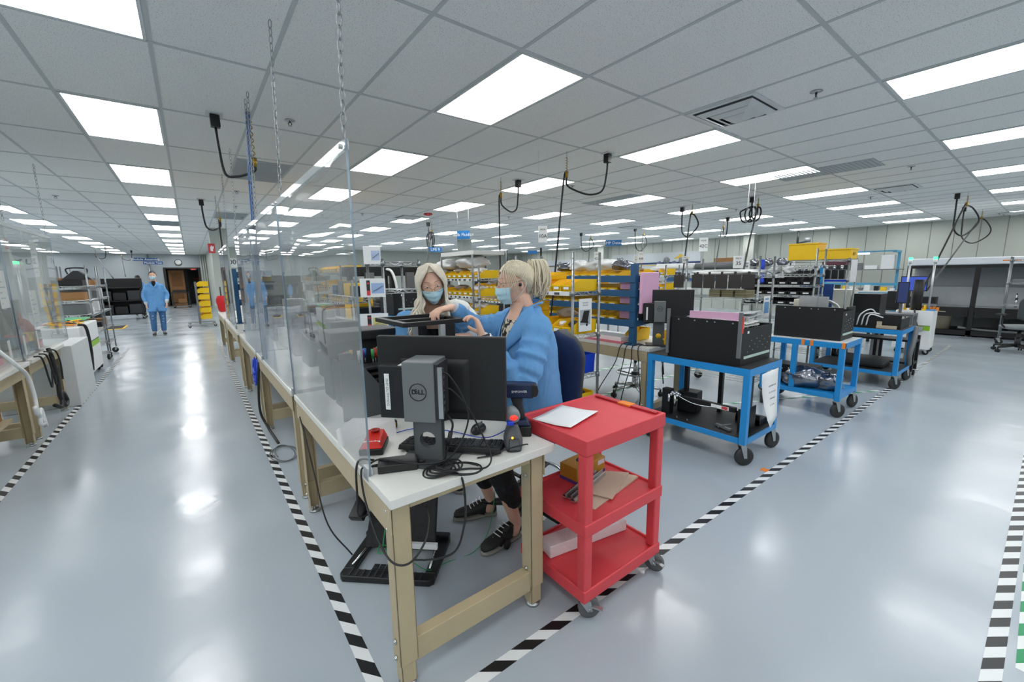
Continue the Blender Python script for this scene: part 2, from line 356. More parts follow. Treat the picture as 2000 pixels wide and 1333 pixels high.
tape(4.2, 2.55, 6.9, 1.25, GW, 'green and white floor tape meeting the striped tape at the second blue cart', .045)
tape(4.75, -.06, 2.4, -.09, GW, 'green and white floor tape beside the striped tape at the picture edge', .03)
# ---------------------------------------------------------------- benches along the aisle
def bench(name, lab, x0, x1, y0, y1, z, group='tan legged benches', apron=.11, bolts=False, beam=(.09, .19), top=LAM):
    t = thing(name, lab, 'bench', (x0, y0, 0), 0, group); W, D = x1-x0, y1-y0
    MB().box(0, W, 0, D, z-.036, z).build('tabletop', top, t, .003)
    lx = (.012, W-.115); ly = (.03, D-.10)
    for ix, a in enumerate(lx):
        for iy, b in enumerate(ly):
            m = MB(); s = 1 if iy == 0 else -1; y = b if iy == 0 else b+.07
            # folded channel: web facing out, two returns
            m.box(a, a+.07, min(y, y+s*.006), max(y, y+s*.006), .11, z-.037)
            m.box(a, a+.005, min(y, y+s*.07), max(y, y+s*.07), .11, z-.037).box(a+.065, a+.07, min(y, y+s*.07), max(y, y+s*.07), .11, z-.037)
            l = m.build('leg', TAN, t, .002)
            f = MB(); y2 = y+s*.008
            f.box(a+.006, a+.064, min(y2, y2+s*.005), max(y2, y2+s*.005), .02, .2).box(a+.006, a+.01, min(y2, y2+s*.055), max(y2, y2+s*.055), .02, .2).box(a+.06, a+.064, min(y2, y2+s*.055), max(y2, y2+s*.055), .02, .2)
            f.build('leg_extension', TAN, l, .0015)
            MB().cyl((a+.035, y+s*.035, 0), (a+.035, y+s*.035, .012), .033, n=18).cyl((a+.035, y+s*.035, .01), (a+.035, y+s*.035, .03), .008).build('glide', STEEL, l)
            if bolts:
                q = MB()
                for zz in (.73, .66, .2, .13):
                    if ix == 0: q.cyl((a, y+s*.035, zz), (a-.006, y+s*.035, zz), .010, n=6).cyl((a-.004, y+s*.035, zz), (a-.010, y+s*.035, zz), .006, n=8)
                    else: q.cyl((a-.0, y+s*.035, zz), (a-.006, y+s*.035, zz), .010, n=6).cyl((a-.004, y+s*.035, zz), (a-.010, y+s*.035, zz), .006, n=8)
                q.build('bolts', CHROME, l)
    for b in (ly[0]+.012, ly[1]+.012): MB().box(lx[0]+.068, lx[1]+.003, b, b+.05, beam[0], beam[1]).build('stretcher', TAN, t, .004)
    for a in (lx[0]-.008, lx[1]+.072): MB().box(a, a+.006, .025, D-.025, z-.036-apron, z-.037).build('apron', TAN, t, .001)
    for b in (.035, D-.05): MB().box(.05, W-.06, b, b+.012, z-.07, z-.037).build('cross_rail', TAN, t)
    return t
bench('workbench', 'white topped tan workbench holding the computer monitor, nearest of its row', .455, 1.215, 1.285, 2.93, .80, bolts=True)
bench('workbench', 'second tan bench along the striped tape, behind the monitor bench', .455, 1.215, 3.03, 4.87, .80)
bench('workbench', 'third tan bench along the striped tape, under the last tall clear screen', .455, 1.215, 4.98, 6.72, .80)
bench('workbench', 'fourth tan bench along the striped tape, carrying the first blue upright', .44, 1.2, 6.85, 9.3, .80)
bench('workbench', 'furthest tan bench along the striped tape, by the red bag', .43, 1.2, 9.5, 11.6, .80)

# ---------------------------------------------------------------- computer on the near bench
WS = (.80, 1.54, .80); WA = math.atan2(-.735, .678)
def P3(u, n, z=0): # workstation coordinates (u along the screen, n towards the camera) to world
    return Vector((WS[0]+.678*u-.735*n, WS[1]-.735*u-.678*n, z))
SCR = mat('monitor_back', '#17181a', .55, bump=.04, bscale=500); SGREY = mat('stand_grey', '#5d6163', .4, .2)
mo = thing('computer_monitor', 'large black computer monitor seen from behind on the near bench', 'monitor', WS, WA)
MB().hexa([(-.281, -.012, .145), (.277, -.012, .145), (.277, .008, .145), (-.281, .008, .145)], [(-.281, -.012, .50), (.277, -.012, .50), (.277, .008, .50), (-.281, .008, .50)]).build('back_shell', SCR, mo, .006)
MB().box(-.281, .277, .006, .014, .145, .5).build('bezel', BLACK, mo, .002)
MB().box(-.272, .268, .0142, .015, .16, .492).build('screen', mat('screen_glass', '#0b1420', .15), mo)
MB().box(.12, .277, -.0125, -.0118, .185, .186).box(.12, .121, -.0125, -.0118, .145, .185).build('seam', mat('seam_dark', '#050505', .8), mo)
MB().hexa([(-.15, -.03, .2), (.1, -.03, .2), (.13, -.010, .17), (-.18, -.010, .17)], [(-.15, -.03, .38), (.1, -.03, .38), (.13, -.010, .41), (-.18, -.010, .41)]).build('rear_bulge', SCR, mo, .006)
st = thing('monitor_stand', 'grey monitor stand with round cable hole and a circular logo', 'monitor stand', WS, WA)
h = MB()
ring = [(-.024+.034*math.cos(2*math.pi*k/24), .095+.034*math.sin(2*math.pi*k/24)) for k in range(24)]
for y0, y1 in ((-.125, -.095),):
    out = [(-.083, 0), (.038, 0), (.038, .212), (-.083, .212)]
    n = 24; vs = []; fs = []
    for yy in (y0, y1):
        vs += [(a, yy, b) for a, b in ring]
        for a, b in ring:
            dx, dz = a+.024, b-.095; s_ = min((.062 if dx > 0 else .059)/max(abs(dx), 1e-6), (.117 if dz > 0 else .095)/max(abs(dz), 1e-6))
            vs.append((-.024+dx*s_, yy, .095+dz*s_))
    for k in range(n):
        j = (k+1) % n
        fs += [(k, j, n+j, n+k), (2*n+j, 2*n+k, 3*n+k, 3*n+j), (j, k, 2*n+k, 2*n+j), (n+k, n+j, 3*n+j, 3*n+k)]
    h.add(vs, fs)
    # square corners of the column
h.box(-.083, -.079, -.125, -.095, 0, .212).box(.034, .038, -.125, -.095, 0, .212)
h.build('column', SGREY, st)
MB().prism([(-.13, -.19), (.08, -.19), (.09, -.17), (.09, -.02), (-.14, -.02), (-.14, -.17)], .001, .012).build('base', mat('stand_base', '#3c3f41', .45), st, .003)
MB().box(-.086, .04, -.20, -.055, .195, .43).build('cover', mat('stand_cover', '#74787a', .42, .3), st, .004)
MB().box(-.05, .02, -.055, -.028, .24, .37).build('mount_arm', DGREY, st)
cc = MB(); RR = .033
cc.tube([(-.024+RR*math.cos(2*math.pi*k/32), -.2012, .315+RR*math.sin(2*math.pi*k/32)) for k in range(32)], .0017, 6, True)
cc.build('logo_ring', INK, st)
text('logo_lettering', 'D LL', .0245, INK, st, (-.0235, -.2013, .315), (R(90), 0, 0), .0003, sx=1.05, bold=.0009)
text('logo_letter', 'E', .0245, INK, st, (-.0305, -.2013, .3165), (R(90), R(-28), 0), .0003, sx=1.05, bold=.0009)
pc = thing('mini_computer', 'slim black mini computer mounted behind the monitor beside the grey cover', 'computer', WS, WA)
MB().box(-.2, -.0865, -.165, -.06, .195, .405).build('case', BLACK, pc, .004)
MB().box(-.175, -.155, -.1655, -.1645, .23, .375).build('asset_label', PAPER, pc)
text('asset_label_print', 'MHT-DUTMY0DG', .014, INK, pc, (-.165, -.1658, .30), (R(90), R(90), 0), .0001)
MB().box(-.202, -.198, -.13, -.115, .33, .345).build('power_light', mat('blue_led', '#3a6bff', .4, var=0, emit=4), pc)
MB().box(-.125, -.1, -.15, -.1, .4045, .4055).build('top_sticker', PAPER, pc)
io = MB().box(.0405, .052, -.19, -.07, .205, .42)
io.build('port_panel', DGREY, pc)
q = MB()
for k in range(7): q.box(.052, .057, -.15, -.13+.006*(k % 2), .225+k*.026, .24+k*.026)
q.box(.052, .07, -.19, -.18, .21, .41).build('ports', STEEL, pc)
MB().bar((.06, -.185, .40), (.062, -.18, .25), .008).build('antenna', BLACK, pc)
# keyboard
KB = mat('keyboard_key', '#1d1f22', .5)
kb = thing('keyboard', 'black keyboard lying between monitor stand and mouse', 'keyboard', P3(.03, -.03, .80), WA+R(2))
MB().hexa([(-.225, -.075, .012), (.225, -.075, .012), (.225, .065, .002), (-.225, .065, .002)], [(-.22, -.07, .034), (.22, -.07, .034), (.225, .065, .017), (-.225, .065, .017)]).build('case', BLACK, kb, .003)
MB().box(-.19, -.16, -.07, -.05, 0, .014).box(.16, .19, -.07, -.05, 0, .014).build('feet', BLACK, kb)
for r_ in range(6):
    kk = MB(); nk = 21 if r_ else 16; y = -.062+r_*.0212; z = .0335-r_*.0028
    for c_ in range(nk):
        if (r_ and c_ in (15, 17)) or (r_ == 5 and 4 <= c_ <= 9): continue
        x = -.212+c_*(.424/(nk)); wd = .424/nk
        kk.hexa([(x+.001, y, z-.003), (x+wd-.0015, y, z-.003), (x+wd-.0015, y+.0185, z-.005), (x+.001, y+.0185, z-.005)], [(x+.0025, y+.0015, z+.004), (x+wd-.003, y+.0015, z+.004), (x+wd-.003, y+.016, z+.002), (x+.0025, y+.016, z+.002)])
    kk.build('key_row', KB, kb)
def blob(prof, sx, sy, n=20):
    """rounded solid of revolution squashed to an oval: prof is (radius, z)"""
    m = MB(); m.loft([[(sx*r*math.cos(2*math.pi*k/n), sy*r*math.sin(2*math.pi*k/n), z) for k in range(n)] for r, z in prof]); return m
ms = thing('computer_mouse', 'black computer mouse on the white bench top', 'mouse', (1.03, 1.625, .80), R(-55))
blob([(.85, .001), (1, .008), (.97, .018), (.82, .029), (.5, .036), (.05, .038)], .034, .056).build('body', mat('mouse_black', '#222326', .4), ms)
MB().box(-.0012, .0012, .005, .05, .028, .0365).build('button_gap', BLK2, ms)
MB().cyl((-.003, .022, .034), (.003, .022, .034), .008, n=12).build('scroll_wheel', STEEL, ms)
# scanner in cradle
sn = thing('barcode_scanner', 'grey handheld scanner with a glowing red window standing in its cradle', 'scanner', (1.045, 1.37, .80), R(-30))
b = MB(); rg = []
for z, wx, wy, oy in ((0, .036, .052, 0), (.02, .04, .052, 0), (.045, .041, .04, .004), (.07, .034, .032, .01), (.095, .026, .026, .014), (.105, .02, .022, .016)):
    rg.append([(wx*abs(math.cos(a))**.6*(1 if math.cos(a) > 0 else -1), oy+wy*abs(math.sin(a))**.6*(1 if math.sin(a) > 0 else -1), z) for a in [2*math.pi*k/20 for k in range(20)]])
b.loft(rg).build('cradle', mat('scanner_grey', '#4a4e52', .4), sn)
MB().hexa([(-.024, -.058, .012), (.024, -.058, .012), (.02, -.04, .05), (-.02, -.04, .05)][::-1], [(-.026, -.054, .004), (.026, -.054, .004), (.024, -.03, .055), (-.024, -.03, .055)][::-1]).build('charging_pad', mat('scanner_pad', '#33383c', .3), sn, .003)
MB().cyl((0, .016, .1), (0, .02, .135), .018, .022, 16).build('handle', DGREY, sn)
hd = MB(); hd.loft([[(.03*math.cos(a)*s_, y, .152+.03*math.sin(a)*s_) for a in [2*math.pi*k/18 for k in range(18)]] for y, s_ in ((-.035, .8), (-.03, .97), (.01, 1), (.045, .85), (.055, .6))])
hd.build('head', mat('scanner_head', '#7d8285', .4), sn)
MB().loft([[(.017*math.cos(a), -.0365+d_, .148+.011*math.sin(a)) for a in [2*math.pi*k/16 for k in range(16)]] for d_ in (0, .002)]).build('scan_window', mat('red_scan_light', '#ff2418', .3, var=0, emit=2.5), sn)
MB().cyl((-.008, -.043, .062), (-.008, -.047, .063), .005, n=10).build('status_light', mat('amber_led', '#ffb02e', .4, var=0, emit=2), sn)
MB().box(-.03, .0, -.05, -.02, .118, .135).build('blue_latch', BIN_BLUE, sn, .004)
# cordless drill
NAVYP = mat('navy_tool_plastic', '#14244a', .42); 
dr = thing('cordless_drill', 'dark blue cordless drill standing upright on its battery beside the scanner', 'drill', (1.165, 1.475, .80), R(-37))
MB().box(-.055, .055, -.04, .04, .0, .05).build('battery', BLACK, dr, .006)
MB().hexa([(-.055, -.036, .05), (.05, -.036, .05), (.05, .036, .05), (-.055, .036, .05)], [(-.03, -.028, .078), (.035, -.028, .078), (.035, .028, .078), (-.03, .028, .078)]).build('battery_mount', NAVYP, dr, .006)
g = MB(); g.loft([[(cx+rx*math.cos(a), ry*math.sin(a), z) for a in [2*math.pi*k/16 for k in range(16)]] for z, cx, rx, ry in ((.07, .005, .026, .022), (.11, .0, .023, .02), (.15, -.008, .024, .02), (.185, -.012, .03, .023))]).build('grip', mat('tool_rubber', '#26282c', .65), dr)
MB().prism([(-.075, .185), (.06, .18), (.075, .19), (.078, .235), (.06, .25), (-.05, .255), (-.075, .245)], -.03, .03, 'y').build('motor_housing', NAVYP, dr, .01, seg=3)
MB().prism([(.05, .183), (.085, .19), (.09, .215), (.083, .245), (.05, .25)], -.031, .031, 'y').build('rear_cap', BLACK, dr, .008)
MB().lathe([(.02, -.078), (.031, -.08), (.033, -.1), (.03, -.104), (.02, -.104)], (0, 0, .219), 24, 'x').build('clutch_ring', ALU, dr)
MB().lathe([(.02, -.104), (.024, -.108), (.025, -.13), (.016, -.146), (.006, -.148)], (0, 0, .219), 18, 'x').build('chuck', DGREY, dr)
text('lettering', 'EMPOWER', .015, WLET, dr, (0, -.0305, .215), (R(90), 0, 0), .0004)
# charger, power brick, papers
ch = thing('battery_charger', 'red and black battery charger beside the keyboard', 'charger', (.565, 1.745, .80), R(-30))
MB().box(-.05, .05, -.075, .075, 0, .03).build('base', BLACK, ch, .006)
MB().hexa([(-.048, -.078, .03), (.048, -.078, .03), (.048, .075, .03), (-.048, .075, .03)], [(-.03, -.05, .05), (.03, -.05, .05), (.035, .06, .07), (-.035, .06, .07)]).build('red_shell', mat('charger_red', '#d92a20', .4), ch, .006)
MB().lathe([(.018, .07), (.022, .076), (.012, .076), (.012, .068)], (0, .035, 0), 16).build('socket', mat('charger_red_dark', '#a11c15', .5), ch)
text('lettering', 'Milwaukee', .016, WLET, ch, (0, -.042, .051), (R(25), 0, 0), .0005, bold=.0005)
br = thing('power_adapter', 'black laptop power brick at the front of the near bench', 'power adapter', (.575, 1.505, .80), R(-23))
MB().box(-.075, .075, -.042, .042, 0, .033).build('body', mat('brick_black', '#1b1c1e', .4), br, .004)
MB().cyl((.075, 0, .015), (.105, 0, .015), .008, .005).build('strain_relief', CORD, br); MB().cyl((-.075, 0.01, .015), (-.1, .01, .015), .007, .005).build('strain_relief', CORD, br)
ps = MB()
ps.add([(-.13, 0, 0), (.13, 0, 0), (.13, .02, .075), (-.05, .05, .105), (-.13, .03, .07)], [(0, 1, 2, 3, 4)]); ps.add([(-.13, .003, 0), (.13, .003, 0), (.13, .023, .075), (-.05, .053, .105), (-.13, .033, .07)], [(4, 3, 2, 1, 0)])
one('paper_sheet', ps, PAPER, 'curled white paper sheet leaning behind the red charger', 'paper', (.575, 1.85, .801), R(-5))
tp = thing('tape_measure', 'black and amber hand tool lying behind the white paper sheet', 'tool', (.70, 1.93, .80), R(15))
MB().box(-.045, .045, -.02, .02, 0, .045).build('body', BLACK, tp, .012, seg=3); MB().box(-.035, .03, -.0205, -.0195, .01, .035).build('amber_panel', mat('amber', '#e09a1c', .4), tp)
# cables on the bench
def cable(lab, pts, r=.0035, m=CORD, k=7, cat='cable', name='power_cable', group=None):
    return one(name, MB().tube(smooth_path(pts, k), r, 7), m, lab, cat, group=group)
def PP(*l): return [P3(u, n, z) for u, n, z in l]
cable('black cable draping from the mini computer ports down over the keyboard', PP((.058, .15, 1.12), (.09, .14, 1.11), (.15, .12, 1.03), (.2, .11, .92), (.235, .12, .84), (.22, .15, .806), (.15, .17, .806), (.07, .2, .807)))
cable('black cable with a white tag hanging from the upper computer port', PP((.058, .15, 1.18), (.085, .15, 1.17), (.13, .14, 1.09), (.15, .13, 1.0), (.12, .15, .9), (.07, .17, .84), (0, .2, .83), (-.1, .22, .84), (-.2, .2, .835), (-.25, .22, .81)))
cable('thick black cable with a ferrite bead beside the stand column', PP((.055, .13, 1.01), (.075, .14, 1.0), (.088, .14, .97), (.075, .14, .92), (.06, .14, .86), (.045, .15, .82), (.02, .19, .807)), .0045)
one('ferrite_bead', MB().cyl(P3(.079, .14, .94), P3(.066, .14, .885), .009, n=12), CORD, 'black ferrite bead clipped on the cable beside the stand column', 'ferrite bead')
lo = []
for t in range(5):
    for a in range(8):
        th = 2*math.pi*a/8; lo.append((.06+.05*math.cos(th+.3*t)+.012*t-.02, .215+.045*math.sin(th+.3*t)-.004*t, .805+.006*t+.006*math.sin(2*th)))
cable('tangled loops of black cable in front of the stand base', PP(*lo), .0035, k=4)
lo = []
for t in range(2):
    for a in range(8):
        th = 2*math.pi*a/8; lo.append((.135+.075*math.cos(th), .165+.05*math.sin(th)+.02*t, .805+.007*t))
cable('wide loop of black cable right of the tangled loops', PP(*lo), .0033, k=5)
cable('black cable hanging off the front bench edge to the floor tray', [P3(.05, .25, .806), (.72, 1.32, .804), (.735, 1.285, .79), (.74, 1.275, .7), (.735, 1.28, .6), (.72, 1.36, .44), (.66, 1.6, .30), (.62, 1.75, .29)], .0045)
cable('black cable looping from the power brick over the bench edge', [(.49, 1.55, .812), (.462, 1.57, .812), (.448, 1.565, .79), (.445, 1.53, .70), (.446, 1.42, .60), (.455, 1.31, .56), (.50, 1.262, .56), (.56, 1.262, .61), (.60, 1.30, .66), (.61, 1.34, .70)], .004)
cable('black cord dropping from the bench edge past the clear screen', [(.52, 1.62, .806), (.47, 1.64, .815), (.447, 1.625, .78), (.442, 1.62, .66), (.45, 1.66, .57), (.5, 1.75, .5), (.56, 1.85, .45)], .0045)
cable('thin blue cable running over the bench past the mouse to the scanner', [(.62, 1.88, .803), (.70, 1.86, .803), (.80, 1.84, .808), (.9, 1.72, .81), (.955, 1.63, .804), (.985, 1.56, .804), (1.0, 1.47, .83), (1.035, 1.40, .88), (1.05, 1.38, .93)], .0022, BIN_BLUE)
cable('black cable from the scanner cradle back to the cable loops', [(1.07, 1.30, .83), (1.04, 1.28, .845), (.97, 1.32, .83), (.92, 1.35, .808), (.86, 1.37, .806)], .003)
cable('thin green ground wire crossing the floor under the near bench', [(.55, 1.6, .56), (.55, 1.68, .35), (.62, 1.75, .30), (.8, 1.8, .06), (.95, 1.85, .004), (1.1, 1.83, .004), (1.22, 1.86, .05), (1.25, 1.83, .25), (1.27, 1.82, .5), (1.3, 1.8, .7)], .002, GREEN)
# keyboard tray on the floor
kt = thing('keyboard_tray', 'black under-desk keyboard tray lying upturned on the floor below the near bench', 'keyboard tray', (.73, 2.02, 0), R(-43))
fr = MB().prism([(-.23, -.16), (.23, -.16), (.25, -.14), (.25, -.10), (-.25, -.10), (-.25, -.14)], .0, .035).box(-.25, -.19, -.1, .2, 0, .035).box(.19, .25, -.1, .2, 0, .035).box(-.25, .25, .17, .21, 0, .06)
fr.build('tray_frame', BLACK, kt, .006)
q = MB()
for k in range(12): q.box(-.2+k*.034, -.19+k*.034, -.155, -.105, .035, .038)
for r_ in range(4):
    for k in range(6): q.box(-.10+k*.034, -.072+k*.034, -.098+r_*.014, -.089+r_*.014, .02, .028)
q.build('vent_ribs', DGREY, kt)
MB().hexa([(-.2, .05, .05), (.2, .05, .05), (.2, .07, .04), (-.2, .07, .04)], [(-.19, .17, .3), (.19, .17, .3), (.19, .2, .29), (-.19, .2, .29)]).build('palm_panel', mat('tray_panel', '#1d1e20', .6, bump=.6, bscale=150), kt, .005)
MB().hexa([(-.26, .0, .26), (-.18, .0, .26), (-.18, .03, .22), (-.26, .03, .22)], [(-.25, .32, .42), (-.19, .32, .42), (-.19, .34, .38), (-.25, .34, .38)]).build('arm', BLACK, kt, .008)
MB().box(.06, .22, .03, .05, .07, .1).build('angle_scale', PAPER, kt)
MB().cyl((-.21, -.08, .04), (-.18, .12, .05), .006).cyl((.21, -.08, .04), (.2, .1, .06), .006).build('rods', CHROME, kt)
MB().tube(smooth_path([(-.05+.05*math.cos(a), .0+.04*math.sin(a), .08+.01*math.sin(3*a)) for a in [k*.7 for k in range(20)]], 3), .003).build('green_cord', GREEN, kt)
# ---------------------------------------------------------------- red cart
rc = thing('utility_cart', 'red plastic three shelf cart beside the near bench', 'cart', (1.23, 1.11, 0), 0)
CW, CD = .575, .45
for z0, z1, nm in ((.79, .86, 'top_shelf'), (.415, .475, 'middle_shelf'), (.095, .155, 'bottom_shelf')):
    m = MB().tray(0, CW, 0, CD, z0, z1, .014, z1-(.009 if nm == 'top_shelf' else .016))
    m.build(nm, RED, rc, .006)
MB().box(CW-.045, CW-.02, .03, CD-.03, .853, .862).build('tool_groove_shade', mat('red_cart_shade', '#b01f2a', .5), rc)  # no real groove: a darker red strip paints its shade
MB().box(CW-.05, CW+.001, .18, .26, .8535, .8625).build('tape_strip', ORANGE, rc)
for a in (0, CW-.058):
    for b in (0, CD-.058):
        m = MB(); m.prism([(a+.004, b+.004), (a+.054, b+.004), (a+.054, b+.054), (a+.004, b+.054)], .141, .789); m.build('leg', RED, rc, .008)
def caster(parent, x, y, top, r=.05, wd=.028, rz=0, wheel=GRUB, bracket=STEEL, brake=False):
    M = Matrix.Translation((x, y, 0)) @ Matrix.Rotation(rz, 4, 'Z')
    w_ = MB(M); w_.lathe([(r*.35, -wd/2), (r*.85, -wd/2), (r, -wd*.3), (r, wd*.3), (r*.85, wd/2), (r*.35, wd/2)], (.02, 0, r), 22, 'y')
    o = w_.build('caster_wheel', wheel, parent)
    k = MB(M); k.cyl((0, 0, top), (0, 0, top-.012), .028, n=14)
    for s in (-1, 1):
        y_ = s*(wd/2+.004)
        k.add([(-.024, y_, top-.01), (.024, y_, top-.01), (.034, y_, r-.008), (.01, y_, r-.01), (-.024, y_+s*.003, top-.01), (.024, y_+s*.003, top-.01), (.034, y_+s*.003, r-.008), (.01, y_+s*.003, r-.01)], [(0,1,2,3),(4,7,6,5),(0,4,5,1),(1,5,6,2),(2,6,7,3),(3,7,4,0)])
    k.cyl((.02, -wd/2-.009, r), (.02, wd/2+.009, r), .006, n=10).build('bracket', bracket, o)
    if brake: MB(M).bar((.02, -wd/2, r+.02), (.075, -wd/2-.02, r+.012), .02, .006).build('brake_pedal', STEEL, o)
    return o
for a, b, rz, bk in ((.035, .03, R(-35), True), (CW-.035, .03, R(-70), True), (.035, CD-.04, R(-150), False), (CW-.04, CD-.04, R(-60), False)): caster(rc, a, b, .102, .05, .028, rz, brake=bk)
cp = MB(); vs = []; fs = []
for i in range(9):
    for j in range(7):
        u, v = i/8, j/6; z = .015*max(0, u-.6)**1.2*2+.02*max(0, .25-v)*(1-u)
        vs.append((u*.215-.107, v*.28-.14, .001+z*.8))
for i in range(8):
    for j in range(6): fs.append((i*7+j, i*7+7+j, i*7+8+j, i*7+j+1))
cp.add(vs, fs, True); o = one('paper_sheet', cp, PAPER, 'loose white paper sheet with faint print on the red cart', 'paper', (1.40, 1.405, .8535), R(-75)); o.modifiers.new('s', 'SOLIDIFY').thickness = .0006
gb = thing('glove_box', 'gold and purple dispenser box on the middle shelf of the red cart', 'box', (1.60, 1.47, .458), R(4))
GOLD = mat('gold_card', '#b98a2c', .4, var=.15)
MB().box(-.12, .12, -.06, .06, 0, .09).build('carton', GOLD, gb, .002)
MB().prism([(.05*math.cos(a), .028*math.sin(a)) for a in [2*math.pi*k/20 for k in range(20)]], .0895, .0905).build('opening_shade', BLK2, gb)  # black oval on a solid carton paints the shade of the hole
MB().box(-.121, .121, -.0608, .061, 0, .018).build('purple_band', mat('purple_print', '#51408f', .5), gb); MB().box(.055, .11, -.0608, -.0598, .055, .08).build('sticker', mat('pale_sticker', '#d9cfe0', .6), gb)
pr_ = MB()
for k, (x, y, z) in enumerate(((0, 0, 0), (.01, .03, 0), (0, .06, .0))):
    pr_ = MB(); pr_.prism([(0, 0), (.022, 0), (.022, .004), (.006, .004), (.006, .02), (0, .02)], -.17, .17, 'x')
    q = thing('metal_rail', ['front metal rail', 'middle metal rail', 'rear metal rail beside the gold box'][k]+' lying on the middle shelf of the red cart', 'rail', (1.50+x, 1.32+y*.9, .462+.012), R(15), 'metal rails on the red cart')
    pr_.build('profile', ALU, q); e = MB()
    for i in range(6): e.box(-.17+i*.02, -.162+i*.02, .002, .02, .004, .012)
    e.build('rack_teeth', DGREY, q)
KRAFT = mat('kraft_paper', '#cdb9a6', .8)
for i, (x, y, rz, w_, d_, l_) in enumerate(((1.58, 1.295, 8, .42, .15, 'flat brown paper envelope under the metal rails on the red cart'), (1.62, 1.30, 22, .3, .12, 'folded brown paper sheet lying on the flat envelope on the red cart'))):
    m = MB().hexa([(-w_/2, -d_/2, 0), (w_/2, -d_/2, .002), (w_/2-.04, d_/2, .0), (-w_/2, d_/2, 0)], [(-w_/2, -d_/2, .004), (w_/2, -d_/2, .012-.004*i), (w_/2-.04, d_/2, .006), (-w_/2, d_/2, .004)])
    one('paper_envelope', m, KRAFT, l_, 'paper', (x, y, .459+.010*i), R(rz))
one('foam_block', MB().box(-.25, .25, -.05, .05, 0, .065), mat('white_foam', '#e4dfe2', .9, bump=.5, bscale=90), 'long white foam block on the bottom shelf of the red cart', 'foam', (1.535, 1.39, .14), R(-10), bevel=.006)
# ---------------------------------------------------------------- clear hanging screens
ACR = glassy('clear_acrylic', (.985, .995, .992), .0, wave=.2, f0=1.52, milky=.035); ACE = mat('acrylic_edge', '#9fb4c4', .3, trans=.6)  # milky share of the screens paints in the pale reflection haze over the bench
CHN = mat('steel_chain', '#9da2a3', .45, .9)
def chain(pts, lab, parent=None, link=.038):
    p, q = Vector(pts[0]), Vector(pts[1]); n = int((q-p).length/link); m = MB(); d = (q-p).normalized(); x = d.orthogonal().normalized(); y = d.cross(x)
    for i in range(n):
        c = p+d*(i+.5)*link; s = x if i % 2 else y
        m.tube([c+d*(link*.62*math.cos(a))+s*(.0095*math.sin(a)) for a in [2*math.pi*k/8 for k in range(8)]], .0022, 5, True)
    return m
def screen(x, ya, yb, z0, z1, lab, x2=None, side=False):
    t = thing('clear_screen', lab, 'clear screen', (x, ya, z0), 0, 'hanging clear screens'); L = yb-ya; Hh = z1-z0
    MB().box(-.003, .003, 0, L, 0, Hh).build('sheet', ACR, t)
    MB().box(-.0035, .0035, -.001, .002, 0, Hh).build('polished_edge', ACE, t); MB().box(-.0035, .0035, L-.002, L+.001, 0, Hh).build('polished_edge', ACE, t)
    MB().box(-.008, -.0035, 0.0, L, Hh-.028, Hh+.003).box(.0035, .008, 0, L, Hh-.028, Hh+.003).build('top_rail', glassy('clear_rail', (.93, .96, .97), .05, milky=.25), t)
    for y in (.04, L-.04): MB().cyl((-.014, y, Hh-.014), (.014, y, Hh-.014), .008, n=8).build('clamp_screw', STEEL, t)
    MB().box(-.010, .010, .0, .05, -.02, .03).build('bottom_clip', ALU, t)
    return t
def hang(x, y, z0, lab, dx=0):
    one('hanging_chain', chain([(x+dx, y, CEIL-.01), (x, y, z0)], lab), CHN, lab, 'chain', group='chains holding the clear screens')
screen(.463, 1.50, 2.92, .802, 2.0, 'nearest tall clear acrylic screen, ending beside the monitor')
screen(.463, 2.95, 4.38, .802, 2.005, 'second tall clear acrylic screen from the monitor')
screen(.463, 4.41, 5.87, .802, 2.01, 'third tall clear acrylic screen from the monitor')
screen(.45, 6.95, 8.9, .86, 2.01, 'clear acrylic screen on the fourth bench before the blue upright')
for y, z, l in ((1.52, 2.0, 'thick steel chain at the near end of the nearest clear screen'), (2.76, 2.0, 'steel chain near the far end of the nearest clear screen'), (3.86, 2.01, 'steel chain on the second clear screen, nearer of the close pair'), (4.02, 2.01, 'steel chain on the second clear screen, further of the close pair'), (5.6, 2.01, 'thin steel chain at the far end of the third clear screen'), (7.0, 2.01, 'steel chain on the near end of the fourth bench screen'), (8.85, 2.01, 'steel chain on the far end of the fourth bench screen')): hang(.463, y, z, l, dx=.03)
# ---------------------------------------------------------------- people
def fabric(name, col, bump=.5, sc_=9):
    m = mat(name, col, .85, var=.08, scale=6); nt = m.node_tree; b = nt.nodes['Principled BSDF']
    tc = nt.nodes.new('ShaderNodeTexCoord'); n = nt.nodes.new('ShaderNodeTexNoise'); n.inputs['Scale'].default_value = sc_; n.inputs['Detail'].default_value = 2; n.inputs['Distortion'].default_value = 1.2
    mp = nt.nodes.new('ShaderNodeMapping'); mp.inputs['Scale'].default_value = (1, 1, .55)
    nt.links.new(tc.outputs['Object'], mp.inputs[0]); nt.links.new(mp.outputs[0], n.inputs['Vector'])
    bp = nt.nodes.new('ShaderNodeBump'); bp.inputs['Strength'].default_value = bump; bp.inputs['Distance'].default_value = .03
    nt.links.new(n.outputs['Fac'], bp.inputs['Height']); nt.links.new(bp.outputs['Normal'], b.inputs['Normal']); return m
